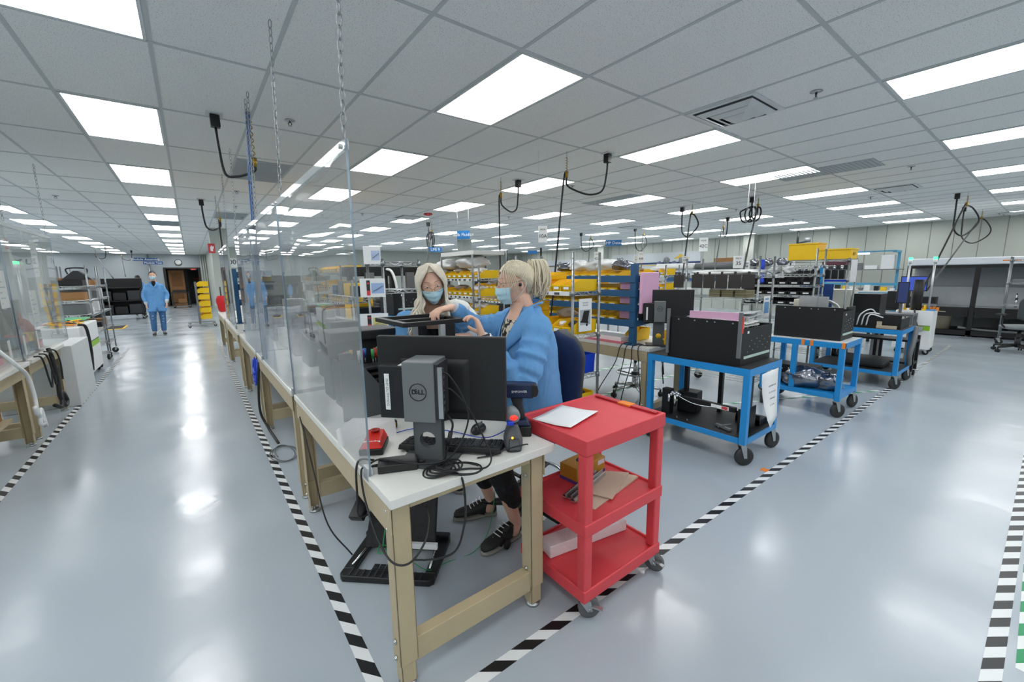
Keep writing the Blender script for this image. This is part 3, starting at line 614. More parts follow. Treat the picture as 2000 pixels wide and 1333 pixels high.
def hairmat(name, c1, c2):
    m = mat(name, c1, .45, var=0); nt = m.node_tree; b = nt.nodes['Principled BSDF']
    tc = nt.nodes.new('ShaderNodeTexCoord'); mp = nt.nodes.new('ShaderNodeMapping'); mp.inputs['Scale'].default_value = (1, 1, .12)
    n = nt.nodes.new('ShaderNodeTexNoise'); n.inputs['Scale'].default_value = 130; n.inputs['Detail'].default_value = 2
    nt.links.new(tc.outputs['Object'], mp.inputs[0]); nt.links.new(mp.outputs[0], n.inputs['Vector'])
    mx = nt.nodes.new('ShaderNodeMix'); mx.data_type = 'RGBA'; mx.inputs['A'].default_value = lin(c1); mx.inputs['B'].default_value = lin(c2)
    nt.links.new(n.outputs['Fac'], mx.inputs['Factor']); nt.links.new(mx.outputs['Result'], b.inputs['Base Color']); return m
COAT = fabric('blue_lab_coat', '#649cd0'); CUFF = fabric('grey_knit_cuff', '#c9cdd0', .3, 60); MASK = fabric('surgical_mask', '#bfe4f0', .1, 40)
BLKCLOTH = fabric('black_cloth', '#16171a'); JEAN = fabric('blue_denim', '#3f6a96', .5, 30); SHOE = mat('black_shoe', '#1b1d1c', .6); SOLE = mat('shoe_sole', '#8c8d86', .7)
BLONDE = hairmat('grey_blonde_hair', '#ebe6da', '#c4b69a'); DARKH = hairmat('dark_brown_hair', '#1d1715', '#352a24'); BLONDE2 = hairmat('light_blonde_hair', '#e9e2cf', '#c4b48f')
EYEW = mat('eye_white', '#e9e6e0', .2, var=0); IRIS = mat('brown_iris', '#3b2a1c', .2, var=0); LENSG = glassy('spectacle_lens', (.98, .98, .98))
G2 = lambda x, s: math.exp(-(x/s)**2)
def headpt(th, ph, off=0, feat=1):
    x, y, z = math.sin(th)*math.cos(ph), -math.cos(th)*math.cos(ph), math.sin(ph)
    p = Vector(((.073+off)*x, (.096+off)*y, (.115+off)*z)); t = max(0, -p.z/.115)
    p.x *= 1-.36*t**1.7
    if p.y > 0: p.y *= 1-.45*t**1.2
    p.y -= .014*t
    fr = max(0, -y)
    if fr > .2:
        a = .021*G2(p.x, .012)*G2(p.z+.030, .017)+.012*G2(p.x, .010)*G2(p.z+.005, .02)
        a += .004*G2(p.z-.024, .010)*G2(p.x, .05)+.006*G2(p.z+.066, .009)*G2(p.x, .022)+.006*G2(p.z+.1, .014)*G2(p.x, .022)
        for s in (-1, 1): a -= .009*G2(p.x-s*.031, .015)*G2(p.z-.003, .011); a += .004*G2(p.x-s*.042, .018)*G2(p.z+.035, .016)
        p.y -= a*min(1, fr*1.4)*feat
    return p
def head_into(m, HM):
    n, k = 56, 36; rg = []
    for i in range(k+1):
        ph = -math.pi/2+math.pi*(i+.03)/(k+.06); rg.append([HM @ headpt(2*math.pi*j/n, ph) for j in range(n)])
    m.loft(rg)
    for s in (-1, 1):
        e = []
        for z, a, b in ((-.036, .006, .007), (-.02, .009, .012), (.005, .011, .017), (.02, .010, .017), (.028, .006, .01)):
            e.append([HM @ Vector((s*(.071+.5*a*math.cos(t)+.008*(z+.03)*10*.3), .012+b*math.sin(t)+.1*z, z)) for t in [2*math.pi*q/10 for q in range(10)]])
        m.loft(e)
def ell(c, a, b, n=20, pw=1.0):
    o = []
    for k in range(n):
        t = 2*math.pi*k/n; cs, sn = math.cos(t), math.sin(t)
        if pw != 1: cs = math.copysign(abs(cs)**pw, cs); sn = math.copysign(abs(sn)**pw, sn)
        o.append(Vector(c)+Vector(a)*cs+Vector(b)*sn)
    return o
def limb(m, pts, rs, k=6, wr=0, n=16):
    P = smooth_path(pts, k); N = len(P); R_ = []
    for i in range(N):
        t = i/(N-1)*(len(rs)-1); a = int(min(t, len(rs)-2)); r = rs[a]+(rs[a+1]-rs[a])*(t-a)
        R_.append(r*(1+wr*math.sin(i*2.1)+wr*.6*math.sin(i*3.7+1)))
    m.tube(P, 0, n, rs=R_); m.sph(P[0], R_[0]*.98, 12, 8); m.sph(P[-1], R_[-1]*.98, 12, 8)
def hand_into(m, wrist, fdir, back, s, curls, thumb=(.8, .5), size=1.0, spread=.12):
    """palm, four fingers and a thumb; fdir points along the fingers, back is the back of the hand, s is +1 when the thumb lies to fdir x back"""
    f = Vector(fdir).normalized(); b = (Vector(back)-f*Vector(back).dot(f)).normalized(); r = f.cross(b)*s; wv = Vector(wrist); S = size
    m.loft([ell(wv+f*(d*S), r*(a*S), b*(t*S), 14, .8) for d, a, t in ((-.02, .025, .019), (.0, .026, .019), (.02, .032, .018), (.055, .039, .016), (.082, .039, .0125), (.092, .034, .008))])
    for i, (off, L) in enumerate(((.029, .073), (.0095, .081), (-.0095, .075), (-.028, .059))):
        c = curls[i]; d = (f+r*(off*spread*30*.03)).normalized(); p = wv+f*(.082*S)+r*(off*S); pts = [p]; ax = None
        for j, fr in enumerate((.45, .31, .24)):
            ang = c*(.7, 1.0, .8)[j]; d = (d*math.cos(ang)-b_cur(b, d)*math.sin(ang)).normalized(); p = p+d*(L*fr*S); pts.append(p)
        m.tube(smooth_path(pts, 4), 0, 10, rs=[.0092*S-.0022*S*q/12 for q in range(13)]); m.sph(pts[-1], .007*S, 8, 6)
    p = wv+f*(.022*S)+r*(.028*S); d = (f*thumb[0]+r*.75-b*thumb[1]*.5).normalized(); pts = [p, p+d*(.036*S)]; d2 = (d+f*.45-b*thumb[1]*.3).normalized(); pts += [pts[-1]+d2*(.03*S), pts[-1]+d2*(.03*S)+(d2+f*.3).normalized()*(.024*S)]
    m.tube(smooth_path(pts, 4), 0, 10, rs=[.0135*S-.005*S*q/12 for q in range(13)]); m.sph(pts[-1], .008*S, 8, 6)
def b_cur(b, d):
    q = b-d*b.dot(d); return q.normalized() if q.length > 1e-4 else b
def remesh(o, vox, it=4, wrinkle=0, wscale=.09):
    r = o.modifiers.new('remesh', 'REMESH'); r.mode = 'VOXEL'; r.voxel_size = vox; r.use_smooth_shade = True
    s = o.modifiers.new('smooth', 'SMOOTH'); s.factor = .5; s.iterations = it
    if wrinkle:
        t = bpy.data.textures.new('folds', 'CLOUDS'); t.noise_scale = wscale; t.noise_depth = 2
        d = o.modifiers.new('folds', 'DISPLACE'); d.texture = t; d.strength = wrinkle; d.mid_level = .5
    return o
def mask_part(HM, root, Mi, mt=MASK):
    m = MB(Mi); n, k = 26, 18; vs = []; fs = []
    for i in range(k+1):
        v = i/k; ph = R(-64)+v*(R(-9)+R(64))
        for j in range(n+1):
            th = (j/n-.5)*2*R(64); e = headpt(th, ph, .008+.0026*math.sin(v*math.pi*6)*math.cos(th*1.3), .15)
            e.y -= .017*G2(th, .62)*(.55+.45*math.sin(v*math.pi))+.003; vs.append(HM @ e)
    for i in range(k):
        for j in range(n): a = i*(n+1)+j; fs.append((a, a+1, a+n+2, a+n+1))
    m.add(vs, fs, True); o = m.build('face_mask', mt, root); so = o.modifiers.new('s', 'SOLIDIFY'); so.thickness = .002; so.offset = 1
    for s in (-1, 1):
        l = MB(Mi); l.tube(smooth_path([HM @ q for q in (headpt(s*R(62), R(-10), .009), Vector((s*.074, -.02, .008)), Vector((s*.081, .018, .022)), Vector((s*.083, .034, .0)), Vector((s*.078, .02, -.035)), headpt(s*R(61), R(-60), .009))], 5), .0016, 5); l.build('ear_loop', WHITE, o)
def eyes(HM, root, Mi):
    for s in (-1, 1):
        c = Vector((s*.031, -.0775, .003)); e = MB(Mi); e.sph(HM @ c, .0105, 14, 10); o = e.build('eye', EYEW, root); l = MB(Mi); l.sph(HM @ (c+Vector((0, .0012, .0062))), .0112, 14, 10, (1.25, 1, .85)).sph(HM @ (c+Vector((0, .0012, -.0088))), .0105, 14, 10, (1.25, 1, .8)); l.build('eyelids', SKIN, o)
        i = MB(Mi); i.sph(HM @ (c+Vector((0, -.0068, -.0012))), .0052, 12, 8); i.build('iris', IRIS, o)
        b = MB(Mi); b.tube([HM @ headpt(s*q, .245+.035*math.sin((q-.1)*4.5), .0012) for q in (.18, .3, .42, .55, .66)], .0022, 6, rs=[.0008, .0017, .0018, .0014, .0006]); b.build('eyebrow', mat('eyebrow', '#7c6a52', .8), root)
def specs(HM, root, Mi, dz=-.012, dy=-.006):
    m = MB(Mi); L = MB(Mi)
    for s in (-1, 1):
        c = Vector((s*.031, -.108+dy, dz)); rg = [HM @ (c+Vector((.025*math.cos(a), .006*abs(math.cos(a))*(1 if s*math.cos(a) > 0 else 0), .016*math.sin(a)))) for a in [2*math.pi*k/24 for k in range(24)]]
        m.tube(rg, .0011, 5, True); L.add(rg, [tuple(range(24))])
        m.tube([HM @ (c+Vector((s*.025, .006, .003))), HM @ Vector((s*.074, -.03, .008)), HM @ Vector((s*.08, .02, .012))], .0011, 5)
    m.tube([HM @ Vector((-.006, -.112+dy, dz+.003)), HM @ Vector((0, -.116+dy, dz+.006)), HM @ Vector((.006, -.112+dy, dz+.003))], .0011, 5)
    o = m.build('spectacles', mat('spectacle_frame', '#6b5a4d', .3, .6), root); L.build('lens', LENSG, o)
def hmat(c, face, tilt=0, nod=0, sc_=1.0):
    """head matrix: face is the horizontal direction the face looks to"""
    f = Vector((face[0], face[1], 0)).normalized(); rz = math.atan2(f.y, f.x)+math.pi/2
    return Matrix.Translation(c) @ Matrix.Rotation(rz, 4, 'Z') @ Matrix.Rotation(tilt, 4, 'Y') @ Matrix.Rotation(nod, 4, 'X') @ Matrix.Scale(sc_, 4)
def shoe(root, Mi, heel, toe, z=0, sm=SHOE, L=.27):
    h = Vector((*heel, z)); t = Vector((*toe, z)); f = (t-h).normalized(); s = Vector((-f.y, f.x, 0)); up = Vector((0, 0, 1))
    m = MB(Mi); m.loft([[h+f*(d*L)+s*(w_*math.cos(a))+up*(.022+hh*(.5+.5*math.sin(a))) for a in [2*math.pi*k/16 for k in range(16)]] for d, w_, hh in ((-.02, .02, .05), (0, .032, .085), (.2, .036, .095), (.38, .038, .088), (.6, .044, .062), (.82, .044, .046), (.95, .034, .036), (1, .016, .02))])
    o = m.build('shoe', sm, root); q = MB(Mi)
    q.loft([[h+f*(d*L)+s*(w_*math.cos(a))+up*(.0+.026*(.5+.5*math.sin(a))) for a in [2*math.pi*k/16 for k in range(16)]] for d, w_ in ((-.03, .024), (0, .037), (.35, .038), (.62, .047), (.85, .046), (.97, .034), (1.02, .014))]); q.build('sole', SOLE, o)
    l = MB(Mi)
    for k in range(5):
        c = h+f*((.36+.08*k)*L)+up*(.126-.013*k); l.tube([c-s*.03-up*.008, c+f*.008, c+s*.03-up*.008], .0028, 5)
    l.build('laces', PAPER, o)
    return o
def locks(m, HM, starts, flow, r0=.007, seed=1, n=7):
    rnd = random.Random(seed)
    for st in starts:
        pts = flow(st, rnd); m.tube(smooth_path(pts, 3), 0, n, rs=[r0*(.55+.6*math.sin(math.pi*min(1, .25+.75*q/(len(pts)*3-3)))) for q in range((len(pts)-1)*3+1)])

class Surf:
    """a coat trunk given as rings (z, half width, half depth, centre x, centre y)"""
    def __init__(u, rings, sv, fv): u.r = rings; u.s = sv; u.f = fv
    def __call__(u, z, ang, off=0):
        r = u.r; i = 0
        while i < len(r)-2 and z > r[i+1][0]: i += 1
        t = (z-r[i][0])/(r[i+1][0]-r[i][0]); _, a, b, cx, cy = [p+(q-p)*t for p, q in zip(r[i], r[i+1])]
        return Vector((cx, cy, z))+u.s*((a+off)*math.sin(ang))+u.f*((b+off)*math.cos(ang))
def collar_set(S, root, Mi, path, vpath, zsplit, shirt, skin=True):
    """lapels along path [(z, degrees, width)], the neckline patch between the two inner edges"""
    cl = MB(Mi)
    for sg in (-1, 1):
        vs = []; n = len(path)
        for z, an, wd in path:
            vs += [S(z, sg*R(an), .016), S(z-.01, sg*R(an+wd*.55), .026), S(z-.022, sg*R(an+wd), .017)]
        fs = []
        for i in range(n-1): fs += [(3*i, 3*i+1, 3*i+4, 3*i+3), (3*i+1, 3*i+2, 3*i+5, 3*i+4)]
        cl.add(vs, fs, True)
    o = cl.build('collar', COAT, root); q = o.modifiers.new('s', 'SOLIDIFY'); q.thickness = .008; q.offset = 1; o.modifiers.new('sub', 'SUBSURF').levels = 1; o.modifiers['sub'].render_levels = 1
    for nm, z0, z1, mt, off in (('neckline_skin', zsplit-.02, vpath[0][0], SKIN, .007), ('shirt_front', vpath[-1][0], zsplit, shirt, .010)):
        m = MB(Mi); vs = []; fs = []; N, K = 10, 8
        for i in range(N+1):
            z = z0+(z1-z0)*i/N; an = vpath[-1][1]
            for (za, aa), (zb, ab) in zip(vpath, vpath[1:]):
                if zb <= z <= za: an = ab+(aa-ab)*(z-zb)/(za-zb)
            for j in range(K+1): vs.append(S(z, R(an+4)*(2*j/K-1), off))
        for i in range(N):
            for j in range(K): a = i*(K+1)+j; fs.append((a, a+1, a+K+2, a+K+1))
        m.add(vs, fs, True); m.build(nm, mt, root)
def print_mat():
    m = mat('print_shirt', '#6a5f52', .8, var=0); nt = m.node_tree; tc = nt.nodes.new('ShaderNodeTexCoord'); n = nt.nodes.new('ShaderNodeTexNoise'); n.inputs['Scale'].default_value = 38; cr = nt.nodes.new('ShaderNodeValToRGB'); e = cr.color_ramp.elements
    e[0].position = .47; e[0].color = lin('#201c1a'); e[1].position = .52; e[1].color = lin('#d6cdb8')
    nt.links.new(tc.outputs['Object'], n.inputs['Vector']); nt.links.new(n.outputs['Fac'], cr.inputs[0]); nt.links.new(cr.outputs[0], nt.nodes['Principled BSDF'].inputs['Base Color'])
print_mat()
# ---- woman in profile (standing off a tall chair, working on the frame)
W2 = (1.46, 1.84, 0); Mi = Matrix.Translation((-W2[0], -W2[1], 0))
w2 = thing('person', 'person in profile with blonde ponytail, blue lab coat and face mask', 'person', W2)
f2 = Vector((-.95, .30, 0)).normalized(); s2 = Vector((-f2.y*-1*-1, f2.x, 0)); s2 = Vector((-.30, -.95, 0)).normalized()   # her left, towards the camera
H2 = hmat((1.412, 1.80, 1.503), (-.90, .42), R(0), R(4))
m = MB(Mi); head_into(m, H2)
limb(m, [(1.43, 1.79, 1.44), (1.462, 1.785, 1.33)], (.052, .058))
m.loft([ell((1.56-.10*t, 1.86-.06*t, .72+.6*t), s2*a, f2*b) for t, a, b in ((0, .16, .12), (.3, .14, .10), (.6, .155, .105), (.85, .16, .09), (1, .07, .06))])
for pts in (((1.405, 1.625, 1.26), (1.275, 1.60, 1.01), (1.12, 1.70, 1.235)), ((1.50, 1.96, 1.27), (1.36, 2.09, 1.20), (1.165, 2.055, 1.365))): limb(m, pts, (.04, .037, .026))
hand_into(m, (1.118, 1.702, 1.25), (-.15, .35, .93), (.75, -.45, .2), 1, (.75, .8, .85, .9), (.5, 1.2), .98)
hand_into(m, (1.145, 2.052, 1.372), (-1, -.12, -.12), (-.1, 0, 1), 1, (.55, .6, .62, .66), (.7, .5), 1.0)
for hip, kn, an in (((1.56, 1.79, .70), (1.24, 1.745, .56), (1.375, 1.785, .10)), ((1.58, 1.94, .70), (1.25, 2.02, .56), (1.40, 2.075, .10))): limb(m, (hip, kn, an), (.075, .052, .034)); limb(m, (an, (an[0]-.02, an[1], .06)), (.034, .036))
remesh(m.build('body', SKIN, w2), .0042, 2)
c = MB(Mi)
rings = []
for z, a, b, dx in ((.60, .25, .20, .02), (.68, .245, .195, .01), (.76, .235, .18, .0), (.86, .222, .165, .0), (.96, .212, .16, -.01), (1.06, .208, .158, -.02), (1.16, .205, .15, -.03), (1.24, .195, .132, -.035), (1.30, .165, .105, -.04), (1.345, .105, .085, -.045), (1.375, .085, .08, -.05)):
    t = (z-.6)/.75; cx, cy = 1.575-.085*t, 1.865-.075*t
    rings.append(ell((cx+dx*.4, cy, z), s2*a, f2*b, 26))
c.loft(rings)
limb(c, [(1.41, 1.625, 1.265), (1.345, 1.60, 1.13), (1.265, 1.598, 1.005), (1.19, 1.655, 1.12), (1.140, 1.690, 1.21)], (.082, .078, .072, .058, .047), 7, .085)
limb(c, [(1.49, 1.93, 1.275), (1.42, 2.03, 1.235), (1.34, 2.08, 1.225), (1.26, 2.075, 1.28), (1.19, 2.058, 1.345)], (.088, .085, .078, .062, .05), 7, .085)
o = remesh(c.build('lab_coat', COAT, w2), .0075, 4, .016, .13)
rg2 = []
for z, a, b, dx in ((.60, .25, .20, .02), (.86, .222, .165, .0), (1.06, .208, .158, -.02), (1.16, .205, .15, -.03), (1.24, .195, .132, -.035), (1.30, .165, .105, -.04), (1.345, .105, .085, -.045), (1.375, .085, .08, -.05), (1.42, .08, .08, -.05)):
    t = (z-.6)/.75; rg2.append((z, a, b, 1.575-.085*t+dx*.4, 1.865-.075*t))
S2 = Surf(rg2, s2, f2)
collar_set(S2, w2, Mi, [(1.405, 178, -34), (1.405, 140, -30), (1.40, 105, -26), (1.375, 62, 36), (1.33, 36, 46), (1.27, 22, 38), (1.22, 13, 28), (1.16, 5, 14), (1.11, 1, 6)], [(1.40, 60), (1.33, 34), (1.27, 20), (1.22, 11), (1.16, 4), (1.11, 1)], 1.305, mat('print_shirt', '#6a5f52', .8, var=.9, scale=60))
pk = MB(Mi); pk.tube([S2(1.20, R(a), .016) for a in (46, 52, 58, 64, 70)], .004, 6); pk.build('pocket_edge', COAT, w2)
for a, b in (((1.135, 1.693, 1.217), (1.125, 1.700, 1.235)), ((1.192, 2.058, 1.345), (1.168, 2.055, 1.363))):
    q = MB(Mi); limb(q, (a, b), (.04, .036), 3, .03); q.build('cuff', CUFF, w2)
wt = MB(Mi); wc = Vector((1.124, 1.70, 1.243)); wd = Vector((-.15, .35, .93)).normalized(); wx = wd.orthogonal().normalized(); wy = wd.cross(wx)
wt.loft([[wc+wd*h+(wx*math.cos(a)+wy*math.sin(a))*.031 for a in [2*math.pi*k/20 for k in range(20)]] for h in (-.009, .009)], cap=False); o = wt.build('wristwatch', BLACK, w2)
fc = MB(Mi); nn = Vector((.75, -.6, .1)).normalized(); fc.cyl(wc+nn*.03, wc+nn*.039, .017, n=18); fc.build('watch_case', CHROME, o)
tr = MB(Mi)
for hip, kn, an in (((1.57, 1.79, .70), (1.24, 1.745, .57), (1.335, 1.775, .27)), ((1.59, 1.94, .70), (1.25, 2.02, .57), (1.345, 2.06, .27))): limb(tr, (hip, kn, an), (.10, .078, .062), 7, .02)
tr.loft([ell((1.57, 1.865, z), s2*a, f2*.13) for z, a in ((.62, .15), (.7, .18), (.8, .18), (.9, .15))])
remesh(tr.build('black_trousers', BLKCLOTH, w2), .009, 3)
shoe(w2, Mi, (1.40, 1.80), (1.20, 1.785)); shoe(w2, Mi, (1.425, 2.07), (1.21, 2.165))
mask_part(H2, w2, Mi); eyes(H2, w2, Mi); specs(H2, w2, Mi, .002, 0)
hb = MB(Mi); rg = []
for i in range(23):
    v = i/22; row = []
    for j in range(40):
        th = 2*math.pi*j/40; ct = math.cos(th)
        lo = R(34)*max(0, ct)**1.0+R(15)*(1-abs(ct))-R(46)*max(0, -ct)   # hairline latitude
        ph = lo+(math.pi/2-.02-lo)*v; row.append(H2 @ (headpt(th, ph, .008+.004*math.sin(th*23)*math.sin(v*3)*.5)))
    rg.append(row)
hb.loft(rg, cap=False)
bun = H2 @ Vector((0, .098, .058))
def flow2(st, rnd):
    th, ph = st; p0 = H2 @ headpt(th, ph, .010); p1 = H2 @ headpt(th*.6+math.copysign(math.pi, th)*.4, ph*.5+R(28), .018); return [p0, p1, bun+Vector((rnd.uniform(-.02, .02), rnd.uniform(-.02, .02), rnd.uniform(-.02, .02)))]
locks(hb, H2, [(sg*R(t), R(15)*(1-abs(math.cos(R(t))))+R(34)*max(0, math.cos(R(t)))-R(40)*max(0, -math.cos(R(t)))+R(dp)) for sg in (-1, 1) for t in range(20, 150, 4) for dp in (1, 10, 20, 32)], flow2, .0045, 3, 5)
def tail(st, rnd):
    a = st; o = Vector((math.cos(a), math.sin(a), 0)); ln = rnd.uniform(.05, .15); spr = rnd.uniform(.015, .06)
    return [bun, bun+o*spr*.7+Vector((.012, -.005, .04+spr*.3)), bun+o*spr+Vector((.026, -.01, .01)), bun+o*spr*1.05+Vector((.028+rnd.uniform(-.012, .012), -.012, -ln*.5)), bun+o*spr*.8+Vector((.022+rnd.uniform(-.02, .03), -.015, -ln))]
locks(hb, H2, [k*.21 for k in range(170)], tail, .0050, 5, 5)
def bang(st, rnd):
    th = st; p = H2 @ headpt(th, R(52), .012); q = H2 @ headpt(th*1.15, R(28), .018); return [p, q, H2 @ (headpt(th*1.3, R(8), .014)), H2 @ headpt(th*1.45, R(rnd.uniform(-30, -6)), .012)]
locks(hb, H2, [R(a) for a in (-60, -56, -52, -48, -44, -30, 26, 34, 42, 46, 50, 54, 58, 62)], bang, .0024, 8, 5)
def nape(st, rnd): return [H2 @ headpt(st, R(-36), .01), H2 @ headpt(st, R(-52), .016)+Vector((.01, 0, -.02)), H2 @ headpt(st, R(-56), .02)+Vector((.03, -.005, rnd.uniform(-.08, -.04)))]
locks(hb, H2, [R(a) for a in (125, 132, 139, 146, 153, 160, 167, 174, 181, 188, 195, 202, 209, 216, 223)], nape, .0035, 9, 5)
hb.build('hair', BLONDE2, w2)
er = MB(Mi); er.sph(H2 @ Vector((-.080, .0, -.008)), .010, 12, 8); er.sph(H2 @ Vector((.080, .0, -.008)), .010, 12, 8); er.build('earbud', BLACK, w2)

# ---- woman facing the camera, leaning to the bench
W1 = (1.42, 2.66, 0); Mi = Matrix.Translation((-W1[0], -W1[1], 0))
w1 = thing('person', 'person with long loose hair, glasses, blue lab coat and face mask', 'person', W1)
f1 = Vector((-.55, -.83, 0)).normalized(); s1 = Vector((.83, -.55, 0))     # her left
H1 = hmat((1.168, 2.333, 1.502), (-.40, -.92), R(-7), R(14))
m = MB(Mi); head_into(m, H1)
limb(m, [(1.19, 2.37, 1.44), (1.225, 2.42, 1.33)], (.053, .06))
m.loft([ell((1.42-.18*t, 2.66-.23*t, .86+.46*t), s1*a, f1*b) for t, a, b in ((0, .16, .12), (.3, .14, .1), (.65, .155, .105), (.88, .16, .09), (1, .07, .06))])
for pts in (((1.375, 2.32, 1.27), (1.47, 2.14, 1.06), (1.245, 2.02, 1.20)), ((1.07, 2.52, 1.27), (1.08, 2.44, 1.02), (.93, 2.28, .98))): limb(m, pts, (.042, .038, .027))
hand_into(m, (1.225, 2.01, 1.205), (-.85, -.35, .1), (0, -.2, 1), 1, (.5, .55, .6, .6)); hand_into(m, (.92, 2.27, .975), (-.6, -.7, -.3), (0, 0, 1), -1, (.6, .6, .65, .7))
for hip, kn, an in (((1.50, 2.60, .84), (1.46, 2.58, .48), (1.46, 2.66, .09)), ((1.36, 2.74, .84), (1.34, 2.74, .48), (1.36, 2.82, .09))): limb(m, (hip, kn, an), (.08, .055, .036))
remesh(m.build('body', SKIN, w1), .0042, 2)
c = MB(Mi); rings = []
for z, a, b in ((.62, .24, .18), (.74, .235, .17), (.86, .22, .155), (.98, .21, .15), (1.1, .205, .148), (1.2, .20, .135), (1.27, .18, .11), (1.31, .12, .085), (1.335, .09, .075)):
    t = max(0, (z-.86)/.46); cx, cy = 1.425-.185*t, 2.665-.235*t; rings.append(ell((cx, cy, z), s1*a, f1*b, 26))
c.loft(rings)
limb(c, [(1.36, 2.33, 1.255), (1.44, 2.24, 1.15), (1.455, 2.15, 1.08), (1.36, 2.09, 1.12), (1.27, 2.035, 1.185)], (.08, .075, .068, .055, .045), 6, .05)
limb(c, [(1.085, 2.52, 1.255), (1.075, 2.50, 1.13), (1.08, 2.44, 1.03), (1.01, 2.37, .995), (.95, 2.30, .985)], (.08, .075, .068, .055, .045), 6, .05)
remesh(c.build('lab_coat', COAT, w1), .0075, 4, .015, .12)
rg1 = []
for z, a, b in ((.62, .24, .18), (.74, .235, .17), (.86, .22, .155), (.98, .21, .15), (1.1, .205, .148), (1.2, .20, .135), (1.27, .18, .11), (1.31, .12, .085), (1.335, .09, .075), (1.38, .085, .072)):
    t = max(0, (z-.86)/.46); rg1.append((z, a, b, 1.425-.185*t, 2.665-.235*t))
S1 = Surf(rg1, s1, f1)
collar_set(S1, w1, Mi, [(1.37, 178, -34), (1.37, 140, -30), (1.365, 105, -26), (1.34, 78, 34), (1.29, 56, 38), (1.22, 40, 32), (1.13, 25, 24), (1.05, 9, 12), (1.0, 2, 6)], [(1.365, 74), (1.29, 54), (1.22, 38), (1.13, 23), (1.05, 7), (1.0, 1)], 1.215, BLKCLOTH)
ln = MB(Mi)
for sg in (-1, 1): ln.tube([S1(1.35, sg*R(50), .02), S1(1.28, sg*R(30), .02), S1(1.2, sg*R(14), .018), S1(1.1, 0, .018)], .004, 6)
ln.build('lanyard', BLACK, w1)
sh = MB(Mi); limb(sh, [(1.27, 2.35, 1.335), (1.335, 2.30, 1.325), (1.40, 2.285, 1.25)], (.05, .078, .07), 6, .05); remesh(sh.build('white_shoulder_cover', fabric('white_cloth', '#e2e4e0'), w1), .008, 3, .015)
q = MB(Mi); limb(q, ((1.275, 2.04, 1.182), (1.245, 2.02, 1.198)), (.042, .037), 3, .03); q.build('cuff', CUFF, w1)
tr = MB(Mi)
for hip, kn, an in (((1.50, 2.60, .84), (1.46, 2.58, .48), (1.46, 2.66, .1)), ((1.36, 2.74, .84), (1.34, 2.74, .48), (1.36, 2.82, .1))): limb(tr, (hip, kn, an), (.105, .078, .065), 7, .02)
remesh(tr.build('black_trousers', BLKCLOTH, w1), .01, 3)
shoe(w1, Mi, (1.46, 2.68), (1.38, 2.44)); shoe(w1, Mi, (1.36, 2.86), (1.27, 2.62))
mask_part(H1, w1, Mi); eyes(H1, w1, Mi); specs(H1, w1, Mi, -.010, -.004)
hb = MB(Mi); rg = []
for i in range(23):
    v = i/22; row = []
    for j in range(40):
        th = 2*math.pi*j/40; ct = math.cos(th); lo = R(45)*max(0, ct)**.8-R(4)*(1-abs(ct))-R(45)*max(0, -ct)
        ph = lo+(math.pi/2-.02-lo)*v; row.append(H1 @ headpt(th, ph, .010))
    rg.append(row)
hb.loft(rg, cap=False)
def long_(st, rnd):
    sg, u = st      # u 0 at the forehead parting .. 1 at the back of the crown
    a = sg*(R(52)+R(75)*u)+rnd.uniform(-.05, .05)
    P = [H1 @ headpt(sg*(.08+1.2*u), R(78-14*u), .014), H1 @ headpt(a*.72, R(47), .020), H1 @ headpt(a, R(16), .019), H1 @ headpt(a*1.06, R(-14), .020)]
    base = H1 @ (headpt(a*1.05, R(-22), .024)); w_ = rnd.uniform(-.012, .012); ln = rnd.uniform(.13, .21)*(1.05 if sg < 0 else .75)
    P += [base+Vector((0, 0, -.045))+s1*(sg*.006)+f1*(.012+w_), base+Vector((0, 0, -.09))+s1*(sg*.018+w_)+f1*.022, base+Vector((0, 0, -.09-ln*.5))+s1*(sg*.022-w_)+f1*(.04+w_), base+Vector((0, 0, -.06-ln))+s1*(sg*.012+w_)+f1*.055]
    return P
locks(hb, H1, [(sg, k/64) for sg in (-1, 1) for k in range(65)], long_, .0056, 11, 5)
def fringe(st, rnd):
    sg, u = st; return [H1 @ headpt(sg*.06, R(80-14*u), .014), H1 @ headpt(sg*(.25+.35*u), R(52-6*u), .022), H1 @ headpt(sg*(.55+.35*u), R(30-6*u), .021), H1 @ headpt(sg*(.85+.3*u), R(9), .018), H1 @ headpt(sg*(1.0+.25*u), R(-8), .016)]
locks(hb, H1, [(sg, k/18) for sg in (-1, 1) for k in range(19)], fringe, .0045, 12, 5)
def curl(st, rnd):
    u = st; x = H1 @ headpt(-R(60+30*u), R(-24), .026); o = Vector((rnd.uniform(-.035, .03), rnd.uniform(-.03, .03), 0)); c = lambda k: Vector((.012*math.sin(2.2*k+6*u), .012*math.cos(2.2*k+6*u), 0))
    return [x]+[x+o*min(1, k/3)+f1*(.012*k)-s1*(.006*k)+Vector((0, 0, -.036*k))+c(k) for k in range(1, 8-int(2*rnd.random()))]
locks(hb, H1, [k/44 for k in range(45)], curl, .0058, 15, 5)
hb.build('hair', BLONDE, w1)

